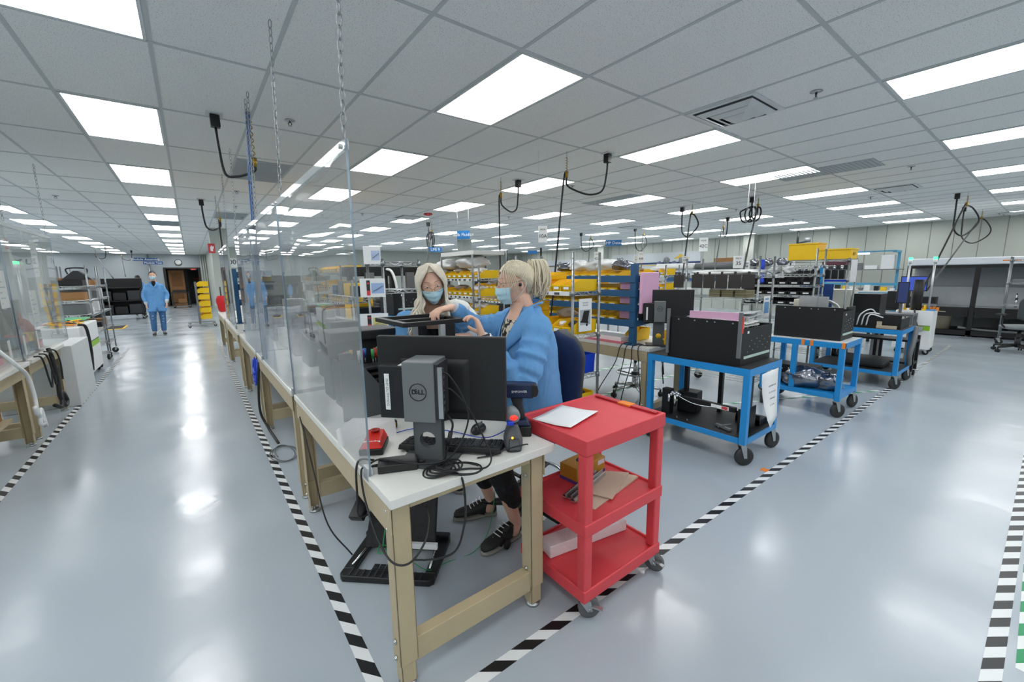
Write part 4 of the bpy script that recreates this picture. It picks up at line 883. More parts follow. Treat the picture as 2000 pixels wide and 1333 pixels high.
# ---- man walking up the aisle
def walker(W, name_lab, hands=True):
    Mi = Matrix.Translation((-W[0], -W[1], 0)); t = thing('person', name_lab, 'person', W); X, Y = W[0], W[1]
    V = lambda x, y, z: (X+x, Y+y, z)
    Hm = hmat(V(0.0, -.03, 1.648), (.05, -1), 0, 0, 1.02); m = MB(Mi); head_into(m, Hm); limb(m, [V(0, 0, 1.6), V(0, .02, 1.46)], (.055, .062))
    sx, fy = Vector((1, 0, 0)), Vector((0, 1, 0))
    m.loft([ell(V(0, .02, z), sx*a, fy*b) for z, a, b in ((.9, .15, .11), (1.1, .13, .09), (1.3, .14, .095), (1.38, .12, .07), (1.43, .07, .055), (1.47, .06, .055))])
    for s, pts in ((-1, (V(-.15, .02, 1.35), V(-.235, .02, 1.10), V(-.215, -.03, .88))), (1, (V(.15, .02, 1.35), V(.24, .04, 1.11), V(.225, -.10, .91)))): limb(m, pts, (.045, .04, .028)); hand_into(m, pts[2], (-s*.05, -.1, -1), (s, -.3, 0), -s, (.4, .45, .5, .5), size=1.08)
    L = ((V(-.10, .02, .88), V(-.115, -.02, .48), V(-.125, .0, .1)), (V(.09, .02, .88), V(.09, .04, .48), V(.08, .02, .1)))
    for l in L: limb(m, l, (.08, .055, .038))
    remesh(m.build('body', SKIN, t), .006, 2)
    c = MB(Mi); c.loft([ell(V(0, .02, z), sx*a, fy*b, 24) for z, a, b in ((.67, .225, .145), (.8, .215, .145), (.95, .195, .138), (1.1, .188, .135), (1.25, .192, .135), (1.35, .188, .115), (1.41, .15, .092), (1.47, .075, .07))])
    limb(c, [V(-.15, .02, 1.36), V(-.21, .02, 1.22), V(-.24, .02, 1.10), V(-.222, -.02, .96)], (.066, .064, .06, .05), 6, .05); limb(c, [V(.15, .02, 1.36), V(.21, .03, 1.22), V(.245, .04, 1.11), V(.232, -.07, .985)], (.066, .064, .06, .05), 6, .05)
    remesh(c.build('lab_coat', COAT, t), .01, 4, .02, .08)
    q = MB(Mi); q.prism([(X-.03, .665), (X+.0, .80), (X+.035, .665)], Y-.16, Y-.135, 'y'); q.build('coat_vent', JEAN, t)
    cl = MB(Mi)
    for s in (-1, 1): cl.add([V(s*.07, .0, 1.50), V(s*.10, -.06, 1.46), V(s*.10, -.12, 1.40), V(s*.015, -.14, 1.33), V(s*.05, -.09, 1.45)], [(0, 1, 2, 3, 4)])
    o = cl.build('collar', COAT, t); o.modifiers.new('s', 'SOLIDIFY').thickness = .008
    MB(Mi).loft([ell(V(0, -.062, z), sx*a, fy*.04, 12) for z, a in ((1.36, .012), (1.42, .038), (1.47, .045), (1.5, .042))]).build('black_tshirt', BLKCLOTH, t)
    q = MB(Mi)
    for a, b in ((V(-.22, -.02, .94), V(-.217, -.028, .895)), (V(.232, -.08, .97), V(.227, -.096, .925))): limb(q, (a, b), (.045, .038), 3)
    q.build('cuff', CUFF, t)
    j = MB(Mi)
    for l in L: limb(j, (l[0], l[1], (l[2][0], l[2][1], .15)), (.096, .072, .06), 7, .03)
    remesh(j.build('ripped_jeans', JEAN, t), .011, 2)
    rp = MB(Mi)
    for x, y, z in ((-.115, -.1, .55), (-.12, -.1, .47), (.095, -.045, .54), (.1, -.045, .45), (.09, -.045, .38)): rp.sph(V(x, y+.012, z), .016, 10, 6, (1.5, .5, .55))
    rp.build('denim_tears', mat('frayed_denim', '#b4c3cf', .9), t)
    shoe(t, Mi, V(-.125, .03, 0)[:2], V(-.13, -.23, 0)[:2]); shoe(t, Mi, V(.075, .05, 0)[:2], V(.11, -.21, 0)[:2])
    mask_part(Hm, t, Mi); eyes(Hm, t, Mi)
    hb = MB(Mi); rg = []
    for i in range(15):
        v = i/14; row = []
        for k in range(32):
            th = 2*math.pi*k/32; ct = math.cos(th); lo = R(40)*max(0, ct)**.6+R(4)*(1-abs(ct))-R(38)*max(0, -ct); ph = lo+(math.pi/2-.02-lo)*v; row.append(Hm @ headpt(th, ph, .010+.004*math.sin(k*2.3)))
        rg.append(row)
    hb.loft(rg, cap=False); hb.build('hair', DARKH, t); return t
walker((-.80, 15.18, 0), 'person in blue lab coat and ripped jeans walking up the aisle')
# ---- person bent over behind the far machines
W4 = (-1.88, 24.2, 0); Mi = Matrix.Translation((-W4[0], -W4[1], 0)); w4 = thing('person', 'person in blue lab coat bent over a far bench, dark hair showing', 'person', W4); V = lambda x, y, z: (W4[0]+x, W4[1]+y, z)
Hm = hmat(V(.11, -.15, 1.62), (.5, -.85), 0, R(45)); m = MB(Mi); head_into(m, Hm); limb(m, [V(.07, -.08, 1.56), V(0, 0, 1.46)], (.055, .06))
m.loft([ell(V(-.02+.02*t, .25-.25*t, .9+.56*t), Vector((.9, .3, 0))*a, Vector((-.3, .9, 0))*b) for t, a, b in ((0, .16, .12), (.4, .15, .11), (.8, .18, .11), (1, .1, .08))])
for s in (-1, 1):
    limb(m, (V(.2*s, 0, 1.4), V(.24*s, -.12, 1.15), V(.12*s, -.36, 1.05)), (.045, .04, .028)); hand_into(m, V(.12*s, -.36, 1.05), (-.2*s, -1, -.2), (0, 0, 1), -s, (.4, .4, .45, .5)); limb(m, (V(.1*s, .25, .9), V(.1*s, .2, .48), V(.1*s, .25, .06)), (.09, .06, .045))
remesh(m.build('body', SKIN, w4), .007, 2)
c = MB(Mi); c.loft([ell(V(-.02+.02*t, .25-.25*t, .7+.78*t), Vector((.95, .2, 0))*a, Vector((-.2, .95, 0))*b) for t, a, b in ((0, .24, .18), (.4, .21, .17), (.75, .21, .15), (.92, .19, .12), (1, .1, .08))])
for s in (-1, 1): limb(c, (V(.19*s, .0, 1.39), V(.24*s, -.12, 1.16), V(.13*s, -.33, 1.06)), (.085, .075, .05), 6, .04)
remesh(c.build('lab_coat', COAT, w4), .012, 3)
j = MB(Mi)
for s in (-1, 1): limb(j, (V(.1*s, .25, .88), V(.1*s, .2, .48), V(.1*s, .25, .12)), (.11, .085, .07))
remesh(j.build('trousers', BLKCLOTH, w4), .012, 2); shoe(w4, Mi, V(-.1, .29, 0)[:2], V(-.1, .03, 0)[:2]); shoe(w4, Mi, V(.1, .29, 0)[:2], V(.1, .03, 0)[:2]); mask_part(Hm, w4, Mi)
hb = MB(Mi); rg = []
for i in range(13):
    v = i/12; row = []
    for k in range(28):
        th = 2*math.pi*k/28; ct = math.cos(th); lo = R(36)*max(0, ct)**.6+R(0)*(1-abs(ct))-R(38)*max(0, -ct); row.append(Hm @ headpt(th, lo+(math.pi/2-.02-lo)*v, .014+.004*math.sin(k*2.3)))
    rg.append(row)
hb.loft(rg, cap=False); hb.build('hair', DARKH, w4)
# ---------------------------------------------------------------- black frame on the bench that the women work on
fm = thing('metal_fixture', 'black metal frame held by two people over the near bench', 'equipment', (.95, 2.0, .80), 0)
Mi = Matrix.Translation((-.95, -2.0, -.80))
def fb(*a):
    q = MB(Mi)
    for b in a: q.box(*b)
    return q
fb((.78, 1.14, 1.868, 1.893, 1.305, 1.327)).build('front_rail', BLACK, fm, .002)
fb((.78, 1.16, 2.225, 2.25, 1.305, 1.327)).build('back_rail', BLACK, fm, .002)
fb((.78, .81, 1.893, 2.225, 1.305, 1.327)).build('left_rail', BLACK, fm, .002)
fb((.81, 1.15, 2.05, 2.075, 1.308, 1.324)).build('middle_rail', BLACK, fm, .002)
fb((1.10, 1.135, 1.893, 2.225, 1.306, 1.325)).build('right_rail', BLACK, fm, .002)
for i, (x, y) in enumerate(((.975, 1.88), (.985, 2.23))):
    fb((x, x+.03, y-.012, y+.012, .80, 1.305)).build('post', ALU, fm, .002); fb((x+.031, x+.085, y-.011, y+.011, .80, 1.305)).build('post_plate', BLACK, fm, .002)
fb((.9, 1.12, 1.86, 2.25, .80, .815)).build('foot_plate', BLACK, fm, .002)
# ---------------------------------------------------------------- helpers that turn photo points into places in the room
def _ray(px, py): return _R*((px-1000)/F_PX)-_U*((py-666.5)/F_PX)+_f
def at(px, py, rho):
    v = _ray(px, py); s = rho/math.hypot(v.x, v.y); return Vector((v.x*s, v.y*s, CAMH+v.z*s))
def atz(px, py, z):
    v = _ray(px, py); s = (z-CAMH)/v.z; return Vector((v.x*s, v.y*s, z))
def atx(px, py, x):
    v = _ray(px, py); s = x/v.x; return Vector((x, v.y*s, CAMH+v.z*s))
def boxes(*a):
    q = MB()
    for b in a: q.box(*b)
    return q
# ---------------------------------------------------------------- blue steel carts
def blue_cart(lab, x0, x1, y0, y1, z, low, topm, extra_leg=False, cr=.075, shelf=None):
    t = thing('steel_cart', lab, 'cart', (x0, y0, 0), 0, 'blue steel carts'); W, D = x1-x0, y1-y0; b = 2*cr+.03
    for a in (0, W-.05):
        for c in (0, D-.05): boxes((a, a+.05, c, c+.05, b, z-.0605)).build('leg', BLUE, t, .003)
    MB().tray(.0, W, .0, D, z-.06, z, .003, z-.004).build('top_frame', BLUE, t, .002)
    boxes((.006, W-.006, .006, D-.006, z-.0035, z+.001)).build('top_mat', topm, t)
    boxes((.052, W-.052, .0, .04, low-.05, low-.002), (.052, W-.052, D-.04, D, low-.05, low-.002), (.0, .04, .052, D-.052, low-.05, low-.002), (W-.04, W, .052, D-.052, low-.05, low-.002)).build('lower_frame', BLUE, t, .003)
    boxes((.01, W-.01, .051, D-.051, low-.004, low), (.051, W-.051, .01, .05, low-.004, low), (.051, W-.051, D-.05, D-.01, low-.004, low)).build('lower_shelf', shelf or topm, t)
    if extra_leg: boxes((.0, .05, D*.55, D*.55+.05, low, z-.06)).build('middle_leg', BLUE, t, .003)
    for a, c, r in ((.03, .03, R(-35)), (W-.03, .03, R(-20)), (.03, D-.03, R(200)), (W-.03, D-.03, R(140))): caster(t, a, c, b+.002, cr, .038, r, mat('cart_wheel', '#2b2d2e', .6))
    return t
MATB = mat('black_rubber_mat', '#1d1f20', .6, var=.25, scale=14); MATW = mat('worn_white_top', '#c9ced2', .5, var=.12, scale=9)
blue_cart('nearest blue steel cart with a black mat and a black chassis on top', 3.34, 3.95, 1.36, 2.27, .80, .23, MATB)
c2 = blue_cart('second blue steel cart with a white top and orange tape', 5.25, 5.85, 1.25, 2.03, .80, .25, MATW, True, shelf=BLUE)
for (x, y, rz) in ((0, .0, 0), (0, .28, 0), (0, .36, 0), (0, .72, 0)):
    boxes((-.003, .03, y, y+.03, .745, .8025)).build('tape_strip', ORANGE, c2)
blue_cart('third blue steel cart carrying cable boards and black equipment', 7.10, 7.86, 1.13, 2.10, .775, .22, MATB)
def chassis(lab, x0, x1, y0, y1, z, h, side_h, nm='black_chassis'):
    t = thing(nm, lab, 'equipment chassis', (x0, y0, z)); W, D = x1-x0, y1-y0
    boxes((0, .004, 0, D, .0, h)).build('front_panel', BLK2, t, .001)
    boxes((.005, W, -.0, .004, 0, side_h)).build('side_panel', BLK2, t); boxes((.005, W, D-.004, D, 0, side_h)).build('side_panel', BLK2, t)
    boxes((W-.004, W, .005, D-.005, 0, side_h)).build('rear_panel', BLK2, t); boxes((.005, W-.005, .005, D-.005, .0, .004)).build('bottom_panel', BLK2, t)
    q = MB()
    for k in (.12, .35, .45, .62, .85): q.cyl((-.003, D*k, h-.022), (.001, D*k, h-.022), .006, n=8)
    for k in range(14): q.cyl((W*(.2+.055*k), -.003, side_h*(.35+.4*((k*37) % 11)/11)), (W*(.2+.055*k), .001, side_h*(.35+.4*((k*37) % 11)/11)), .004, n=6)
    q.build('screws', STEEL, t); boxes((.05, W-.03, -.006, 0, .055, .075)).build('side_strip', mat('pale_strip', '#b9cfc6', .5), t)
    boxes((.09, .12, -.0012, -.0002, side_h-.045, side_h-.025)).build('sticker', PAPER, t); return t
chassis('open black equipment chassis full of white clips on the nearest blue cart', 3.375, 3.93, 1.455, 2.09, .802, .36, .30)
chassis('open black equipment chassis on the second blue cart', 5.38, 5.8, 1.33, 1.97, .802, .35, .31)
one('foam_sheet', boxes((0, .03, 0, .42, 0, .16)), PINK, 'pink foam sheet standing inside the nearest black chassis', 'foam', (3.62, 1.60, 1.04), R(4))
one('foam_sheet', boxes((0, .3, 0, .5, 0, .012)), mat('white_board', '#d5d8d6', .6), 'white foam board lying in the nearest black chassis under grey trays', 'foam', (3.56, 1.53, 1.09))
for i in range(3):
    v = MB(); n = 12; vs = []; 
    for k in range(n+1): u = k/n; vs += [(-.12, u*.55, .03*math.sin(u*3+i)), (.12, u*.55, .03*math.sin(u*3+i)+.01)]
    v.add(vs, [(2*k, 2*k+1, 2*k+3, 2*k+2) for k in range(n)], True)
    o = one('plastic_sheet', v, mat('grey_film', '#a9aeb0', .3) if i else mat('white_film', '#dadddd', .4), ['white bowed plastic sheet in the nearest chassis', 'grey bowed plastic sheet in the nearest chassis, lower one', 'grey bowed plastic sheet in the nearest chassis, top one'][i], 'plastic sheet', (3.72+.03*i, 1.52, 1.115+.028*i), R(3*i)); o.modifiers.new('s', 'SOLIDIFY').thickness = .003
q = MB(); rn = random.Random(4)
for k in range(34):
    p = Vector((3.45+rn.random()*.42, 1.48+rn.random()*.56, 1.07)); q.tube([p, p+Vector((rn.uniform(-.02, .02), rn.uniform(-.03, .03), .04)), p+Vector((rn.uniform(-.04, .04), rn.uniform(-.05, .05), .075))], .004, 5)
o = one('cable_clips', q, WHITE, 'mass of white cable clips bristling from the nearest black chassis', 'cable clips'); o['kind'] = 'stuff'
v = thing('handle_bar', 'upright grey metal rail with a red strip at the corner of the nearest chassis', 'rail', (3.372, 1.475, .87)); boxes((-.018, -.002, -.022, .006, 0, .36)).build('rail', GREYP, v); boxes((-.017, -.003, -.030, -.0225, .2, .33)).build('red_strip', mat('red_strip', '#d8473f', .5), v)
one('handle_bar', boxes((-.02, -.004, -.012, .012, 0, .40)), GREYP, 'thin grey upright rail at the far corner of the nearest chassis', 'rail', (3.372, 2.085, .83))
ps = thing('paper_notice', 'curled handwritten paper notice taped to the end of the nearest blue cart', 'paper', (3.70, 1.352, .315))
v = MB(); vs = []
for k in range(9): u = k/8; vs += [(-.17, -.004-.09*(1-u)**2, u*.42), (.15, -.004-.02*(1-u)**2, u*.42+.01)]
v.add(vs, [(2*k, 2*k+1, 2*k+3, 2*k+2) for k in range(8)], True); o = v.build('sheet', PAPER, ps); o.modifiers.new('s', 'SOLIDIFY').thickness = .001
q = MB()
for k in range(4):
    x = -.07
    while x < .06-.02*k: q.tube([(x, -.022-.008*k, .30-.05*k), (x+.006, -.023-.008*k, .315-.05*k), (x+.012, -.022-.008*k, .302-.05*k)], .0009, 4); x += .016+.01*((int(x*1000)+k) % 2)
q.build('handwriting', INK, ps)
def parts_on(lab, nm, cat, specs_, m, loc, rz=0, bev=.002): return one(nm, boxes(*specs_), m, lab, cat, loc, rz, bevel=bev)
parts_on('black sloped steel bracket on the low shelf of the nearest blue cart', 'steel_bracket', 'bracket', [(0, .16, 0, .2, 0, .05), (0, .01, 0, .2, 0, .09)], BLK2, (3.74, 1.42, .232))
parts_on('tall black steel side plate on the low shelf of the nearest blue cart', 'steel_plate', 'plate', [(0, .22, 0, .008, 0, .2), (0, .008, .008, .05, 0, .2)], BLK2, (3.46, 1.43, .232))
parts_on('square black motor housing on the low shelf of the nearest blue cart', 'motor_housing', 'motor', [(0, .16, 0, .18, 0, .2)], BLK2, (3.62, 1.92, .232), R(10), .012)
t = thing('linear_actuator', 'black linear arm with silver fittings across the low shelf of the nearest blue cart', 'mechanical arm', (3.45, 1.5, .232))
boxes((0, .04, 0, .62, .16, .2)).build('beam', BLK2, t, .004); boxes((-.02, .05, .58, .66, 0, .24)).build('end_block', BLK2, t, .003); boxes((-.001, -.0005, .05, .2, .165, .195)).build('warning_label', PAPER, t); boxes((-.0015, -.0008, .06, .11, .168, .192)).build('red_mark', RED, t)
q = MB()
for k in range(9): q.sph((-.03+.02*(k % 3), .5+.03*(k//3), .2+.014*(k % 2)), .016, 8, 6)
q.cyl((-.03, .52, .2), (-.03, .52, .1), .012).cyl((-.03, .58, .2), (-.03, .58, .11), .012).tube(smooth_path([(-.02, .5, .2), (-.03, .38, .17), (-.02, .28, .16), (.0, .15, .17)]), .005).build('fittings', CHROME, t)
for k, (x, y) in enumerate(((3.40, 1.98), (3.40, 1.88), (3.44, 1.62))): one('metal_pin', MB().cyl((0, 0, .004), (.03, .02, .004), .004), STEEL, 'small silver pin on the low shelf of the nearest blue cart', 'pin', (x, y, .232), group='loose silver pins on the nearest blue cart')
parts_on('grey hand tool with a crossed handle on the low shelf of the nearest blue cart', 'hand_tool', 'tool', [(0, .03, 0, .16, 0, .02), (.0, .1, .07, .085, .02, .028)], GREYP, (3.42, 1.52, .233), R(-20))
# second cart contents
SILV = mat('silver_antistatic_bag', '#8c8f98', .18, .85, var=.3, scale=8, bump=.9, bscale=14)
def bag(lab, loc, sx, sy, sz, m, rz=0, seed=1, nm='plastic_bag', cat='bag', group=None):
    rn = random.Random(seed); q = MB(); n = 20; ph = [rn.random()*6 for _ in range(6)]
    rg = []
    for i in range(11):
        t = math.pi*(i+.05)/10.1; row = []
        for k in range(n):
            a = 2*math.pi*k/n; r = 1+.16*math.sin(3*a+ph[0]+i)+.10*math.sin(7*a+ph[1]-2*i)+.07*math.sin(5*i+ph[2]+2*a)
            c, s_ = math.cos(a), math.sin(a); c = math.copysign(abs(c)**.7, c); s_ = math.copysign(abs(s_)**.7, s_)
            row.append((sx*r*math.sin(t)**.6*c, sy*r*math.sin(t)**.6*s_, max(0, sz*(.5-.5*math.cos(t))*(1+.12*math.sin(a*4+ph[3])))))
        rg.append(row)
    q.loft(rg); return one(nm, q, m, lab, cat, loc, rz, group)
bag('crumpled silver antistatic bag on the low shelf of the second blue cart, left of two', (5.38, 1.63, .252), .11, .19, .21, SILV, R(20), 2); bag('crumpled silver antistatic bag on the low shelf of the second blue cart, by the leg', (5.43, 1.40, .252), .10, .12, .17, SILV, 0, 5)
parts_on('black box on the low shelf of the second blue cart behind the silver bags', 'black_box', 'box', [(0, .25, 0, .4, 0, .2)], BLK2, (5.5, 1.56, .252)); parts_on('small black upright part beside the silver bags', 'black_part', 'part', [(0, .05, 0, .05, 0, .12), (.01, .04, .01, .04, .12, .15)], BLACK, (5.40, 1.30, .252))
for i in range(4):
    rn = random.Random(i); cable('bundle of black cable on the low shelf of the second blue cart', [(5.32+rn.random()*.2, 1.8+rn.random()*.2, .27+rn.random()*.08) for _ in range(9)], .012, k=5, group='black cable bundles on the second blue cart')
cable('white cable drooping off the low shelf of the second blue cart', [(5.4, 1.85, .42), (5.33, 1.9, .44), (5.27, 1.95, .33), (5.235, 1.93, .27), (5.22, 1.92, .16)], .004, WHITE)
parts_on('pale beige box standing in the second black chassis', 'beige_box', 'box', [(0, .12, 0, .09, 0, .16)], mat('beige_plastic', '#d8d5c6', .5), (5.55, 1.76, 1.06)); parts_on('thin brushed metal plate standing in the second black chassis', 'metal_plate', 'plate', [(0, .006, 0, .28, 0, .2)], ALU, (5.50, 1.50, 1.06)); parts_on('thin upright metal rod in the second black chassis', 'metal_rod', 'rod', [(0, .01, 0, .012, 0, .32)], STEEL, (5.44, 1.58, 1.06))
for i in range(4): cable('white hose with a pointed tip rising from the second black chassis', [(5.6+.03*i, 1.40, 1.05), (5.57+.03*i, 1.43+.02*i, 1.16), (5.52+.03*i, 1.50+.02*i, 1.22)], .008, WHITE, group='white hoses in the second chassis')
# third cart contents
t = thing('circuit_board_stack', 'stack of blue circuit boards with looping wires on the third blue cart', 'circuit boards', (7.15, 1.75, .777))
for k in range(4): boxes((.02*k, .3, 0, .3, .05+.045*k, .055+.045*k)).build('board', mat('blue_board', '#1d4f86', .4, var=.4, scale=60), t)
boxes((0, .35, .31, .33, 0, .26), (0, .35, -.03, -.01, 0, .26)).build('end_plate', BLK2, t); q = MB(); rn = random.Random(9)
for k in range(26):
    y = rn.random()*.28; q.tube(smooth_path([(.0, y, .06+rn.random()*.14), (-.05-rn.random()*.03, y+rn.uniform(-.05, .05), .1), (-.03, y+rn.uniform(-.1, .1), .02+rn.random()*.1)], 4), .003, 5)
q.build('wires', WHITE, t)
parts_on('long low black equipment tray on the third blue cart', 'equipment_tray', 'tray', [(0, .5, 0, .5, 0, .02), (0, .012, 0, .5, .02, .18), (.012, .5, 0, .012, .02, .13)], BLK2, (7.2, 1.17, .777)); parts_on('tan valve manifold on the front of the third blue cart', 'valve_manifold', 'valve', [(0, .04, 0, .2, 0, .04), (.01, .035, .15, .2, .04, .09)], mat('tan_plastic', '#b9aa96', .5), (7.13, 1.2, .778))
for i in range(3): cable('white hose arching over the third blue cart', [(7.2, 1.62-.05*i, .80), (7.16, 1.58-.05*i, .95), (7.2, 1.48-.06*i, 1.02-.05*i), (7.3, 1.42-.05*i, .9)], .008, WHITE, group='white hoses on the third cart')
parts_on('white equipment case with two front doors behind the third blue cart', 'equipment_case', 'case', [(0, .4, 0, .36, 0, .5), (-.01, 0, .01, .17, .02, .28), (-.01, 0, .19, .35, .02, .28)], mat('cream_plastic', '#dcdcd0', .5), (8.58, 2.05, .72)); parts_on('bench stand carrying the white equipment case', 'equipment_stand', 'stand', [(0, .4, 0, .8, .68, .72), (0, .04, 0, .04, 0, .68), (.36, .4, 0, .04, 0, .68), (0, .04, .76, .8, 0, .68), (.36, .4, .76, .8, 0, .68)], BLK2, (8.58, 1.65, 0)); parts_on('black monitor hood on the stand beside the white equipment case', 'black_hood', 'hood', [(0, .4, 0, .34, 0, .44)], BLK2, (8.58, 1.67, .72))
parts_on('white ribbed power unit on the floor frame behind the third blue cart', 'power_unit', 'power unit', [(0, .3, 0, .5, 0, .26)]+[(-.006, 0, .05, .2, .05+.03*k, .065+.03*k) for k in range(5)]+[(-.006, 0, .28, .45, .05+.03*k, .065+.03*k) for k in range(5)], WHITE, (8.63, 1.88, .0)); parts_on('white ribbed power unit stacked above the other behind the third blue cart', 'power_unit', 'power unit', [(0, .3, 0, .5, 0, .26)]+[(-.006, 0, .05, .2, .05+.03*k, .065+.03*k) for k in range(5)], WHITE, (8.63, 1.88, .27))
t = thing('black_frame_cart', 'black two deck frame cart behind the third blue cart', 'cart', (7.98, 1.12, 0))
for a in (0, .28):
    for b in (0, .9): boxes((a, a+.05, b, b+.05, .1, .60)).build('leg', BLK2, t)
boxes((0, .33, 0, .95, .52, .55)).build('upper_deck', BLK2, t); boxes((0, .33, 0, .95, .2, .23)).build('lower_deck', BLK2, t)
for a, b in ((.03, .03), (.3, .03), (.03, .92), (.3, .92)): caster(t, a, b, .1, .04, .03, 0, RUB)
parts_on('flat black pad on the low shelf of the third blue cart', 'black_pad', 'pad', [(0, .4, 0, .5, 0, .07)], BLK2, (7.25, 1.3, .222), 0, .02)
cable('thick bundle of grey tubing hung at the end of the third blue cart', [(7.84, 1.12, .76), (7.7, 1.10, .6), (7.6, 1.11, .4), (7.72, 1.12, .25)], .03, GREYP)
# white instrument with green stripe and twin beacons
def instrument(lab, loc, rz, w_, d_, h, poles, beacon):
    t = thing('white_instrument', lab, 'instrument', loc, rz); 
    boxes((0, w_, 0, d_, .1, h)).build('cabinet', WHITE, t, .012); boxes((w_*.04, w_*.96, -.004, -.0005, h*.56, h*.66)).build('green_stripe', mat('lime_green', '#8cc21f', .5), t); boxes((w_*.04, w_*.96, -.005, -.001, h*.66, h*.672)).build('panel_gap', DGREY, t)
    for a, b in ((.06, .06), (w_-.06, .06), (.06, d_-.06), (w_-.06, d_-.06)): caster(t, a, b, .1, .045, .03, R(30), RUB)
    for a in poles:
        p = MB(); p.cyl((a[0], a[1], h), (a[0], a[1], h+a[2]), .016, n=12); o = p.build('pole', ALU, t)
        MB().cyl((a[0], a[1], h+a[2]), (a[0], a[1], h+a[2]+.06), .03, n=14).build('beacon_base', WHITE, o); MB().cyl((a[0], a[1], h+a[2]+.06), (a[0], a[1], h+a[2]+.1), .03, n=14).build('beacon', mat('green_beacon', '#3ff08c', .4, var=0, emit=beacon), o)
    return t
I1 = instrument('white wheeled instrument with lime green stripe and two beacon poles', (10.35, 1.78, 0), R(-88), .50, .6, .80, ((.10, .08, .85), (.42, .08, .85)), 2.5)
boxes((.3, .4, -.09, -.005, .44, .52)).build('socket_box', ALU, I1); MB().tube(smooth_path([(.25, .05, .82), (.26, -.03, .78), (.3, -.04, .6), (.33, -.05, .5)]), .012).build('hose', CORD, I1); MB().tube(smooth_path([(.1+.05*math.cos(a), -.03, .62+.13*math.sin(a)) for a in [k*.8 for k in range(18)]], 3), .008).build('coiled_hose', CORD, I1)
for k, (x, y, s_) in enumerate(((.06, .1, .07), (.16, .16, .07), (.34, .14, .06))): one('yellow_clamp', MB().box(-s_/2, s_/2, -s_/2, s_/2, 0, .03).box(-s_/2, -s_/5, -s_/4, s_/4, .031, .1), YEL, ['yellow clamp nearest the red handled tool on the white instrument', 'yellow clamp beside the black column on the white instrument', 'yellow clamp by the orange pieces on the white instrument'][k], 'clamp', (10.35+.1+.1*(k % 2), 1.78-x-.03, .802))
t = thing('black_column', 'black ribbed column standing on the white instrument', 'column', (10.48, 1.53, .802)); MB().cyl((0, 0, 0), (0, 0, .55), .07, n=20).build('bellows', BLK2, t)
t = thing('hand_saw', 'red handled tool standing on the white instrument', 'tool', (10.38, 1.70, .802)); MB().cyl((0, 0, .12), (.0, .01, .34), .032, .026).build('red_handle', RED, t); MB().cyl((0, 0, 0), (0, 0, .12), .02).build('ferrule', WHITE, t)
q = MB()
for k in range(5): q.box(0, .05, .045*k, .045*k+.035, 0, .06+.008*(k % 2))
one('orange_clips', q, ORANGE, 'row of orange clips on top of the white instrument', 'clips', (10.5, 1.24, .802))
one('blue_clip', boxes((0, .1, 0, .12, 0, .02)), mat('sky_blue', '#3b8fd6', .5), 'flat blue clip at the edge of the white instrument', 'clip', (10.4, 1.27, .803))
def screen_unit(lab, p, w_, h, rz, stand, col='#27306b'):
    t = thing('display_screen', lab, 'screen', p, rz); boxes((-w_/2, w_/2, 0, .04, 0, h)).build('housing', BLACK, t, .006); boxes((-w_/2+.015, w_/2-.015, -.002, -.0005, .015, h-.015)).build('screen', mat('screen_'+col, col, .3, var=.3, scale=9, emit=.45), t)
    boxes((-.02, .02, .05, .09, -stand, h*.6), (-.1, .1, .0, .14, -stand-.012, -stand)).build('stand', GREYP, t); return t
_p = atx(1753, 583, 9.6); screen_unit('lit touch screen on a stand beside the white instrument', _p-Vector((0, .06, .08)), .15, .36, R(-75), _p.z-.87, '#27335f'); screen_unit('lit blue monitor behind the beacon poles', Vector((11.62, 1.78, 1.1)), .40, .30, R(-85), .345, '#3d55b5')
parts_on('black equipment stand under the lit screens', 'equipment_stand', 'stand', [(0, .5, 0, .9, .7, .74), (0, .05, 0, .05, 0, .7), (.45, .5, 0, .05, 0, .7), (0, .05, .85, .9, 0, .7), (.45, .5, .85, .9, 0, .7)], BLK2, (11.5, 1.5, 0)); parts_on('stand with grey top under the touch screen', 'equipment_stand', 'stand', [(0, .4, 0, .5, .76, .8), (0, .05, 0, .05, 0, .76), (.35, .4, 0, .05, 0, .76), (0, .05, .45, .5, 0, .76), (.35, .4, .45, .5, 0, .76)], GREYP, (9.42, _p.y-.25, 0)); parts_on('dark equipment block standing under the lit blue monitor', 'equipment_block', 'equipment', [(0, .35, 0, .3, 0, .35)], BLK2, (11.55, 1.85, .742))
# sink bench with hood against the panelled wall
t = thing('sink_bench', 'long black framed sink bench under a white hood at the panelled wall', 'sink bench', (13.9, -1.2, 0)); L = 3.48
for y in (0, 1.3, 2.28, L-.08): boxes((0, .08, y, y+.08, 0, 1.6)).build('post', BLK2, t)
boxes((-.06, 1.0, -.0, L, 1.62, 1.78)).build('hood', mat('hood_white', '#dfe4ea', .35), t, .03); boxes((-.01, 1.0, 0, L, 1.55, 1.615)).build('hood_rail', BLK2, t)
boxes((0, .09, .09, 2.27, .45, .66), (0, .09, 2.37, L-.09, .45, .66)).build('apron', BLK2, t); boxes((.09, .85, 0, L, .62, .66)).build('worktop', STEEL, t); boxes((.86, .89, 0, L, .66, 1.1)).build('splashback', mat('brushed_steel', '#b3b9bd', .45, .5), t, .002)
boxes((0, .9, 0, L, .03, .14)).build('plinth', BLK2, t); boxes((-.062, -.0605, 1.72, 1.98, 1.685, 1.71)).build('orange_logo', ORANGE, t); boxes((.9, .92, 0, L, .0, 1.55)).build('rear_sheet', mat('rear_sheet_grey', '#9da3a7', .6), t)
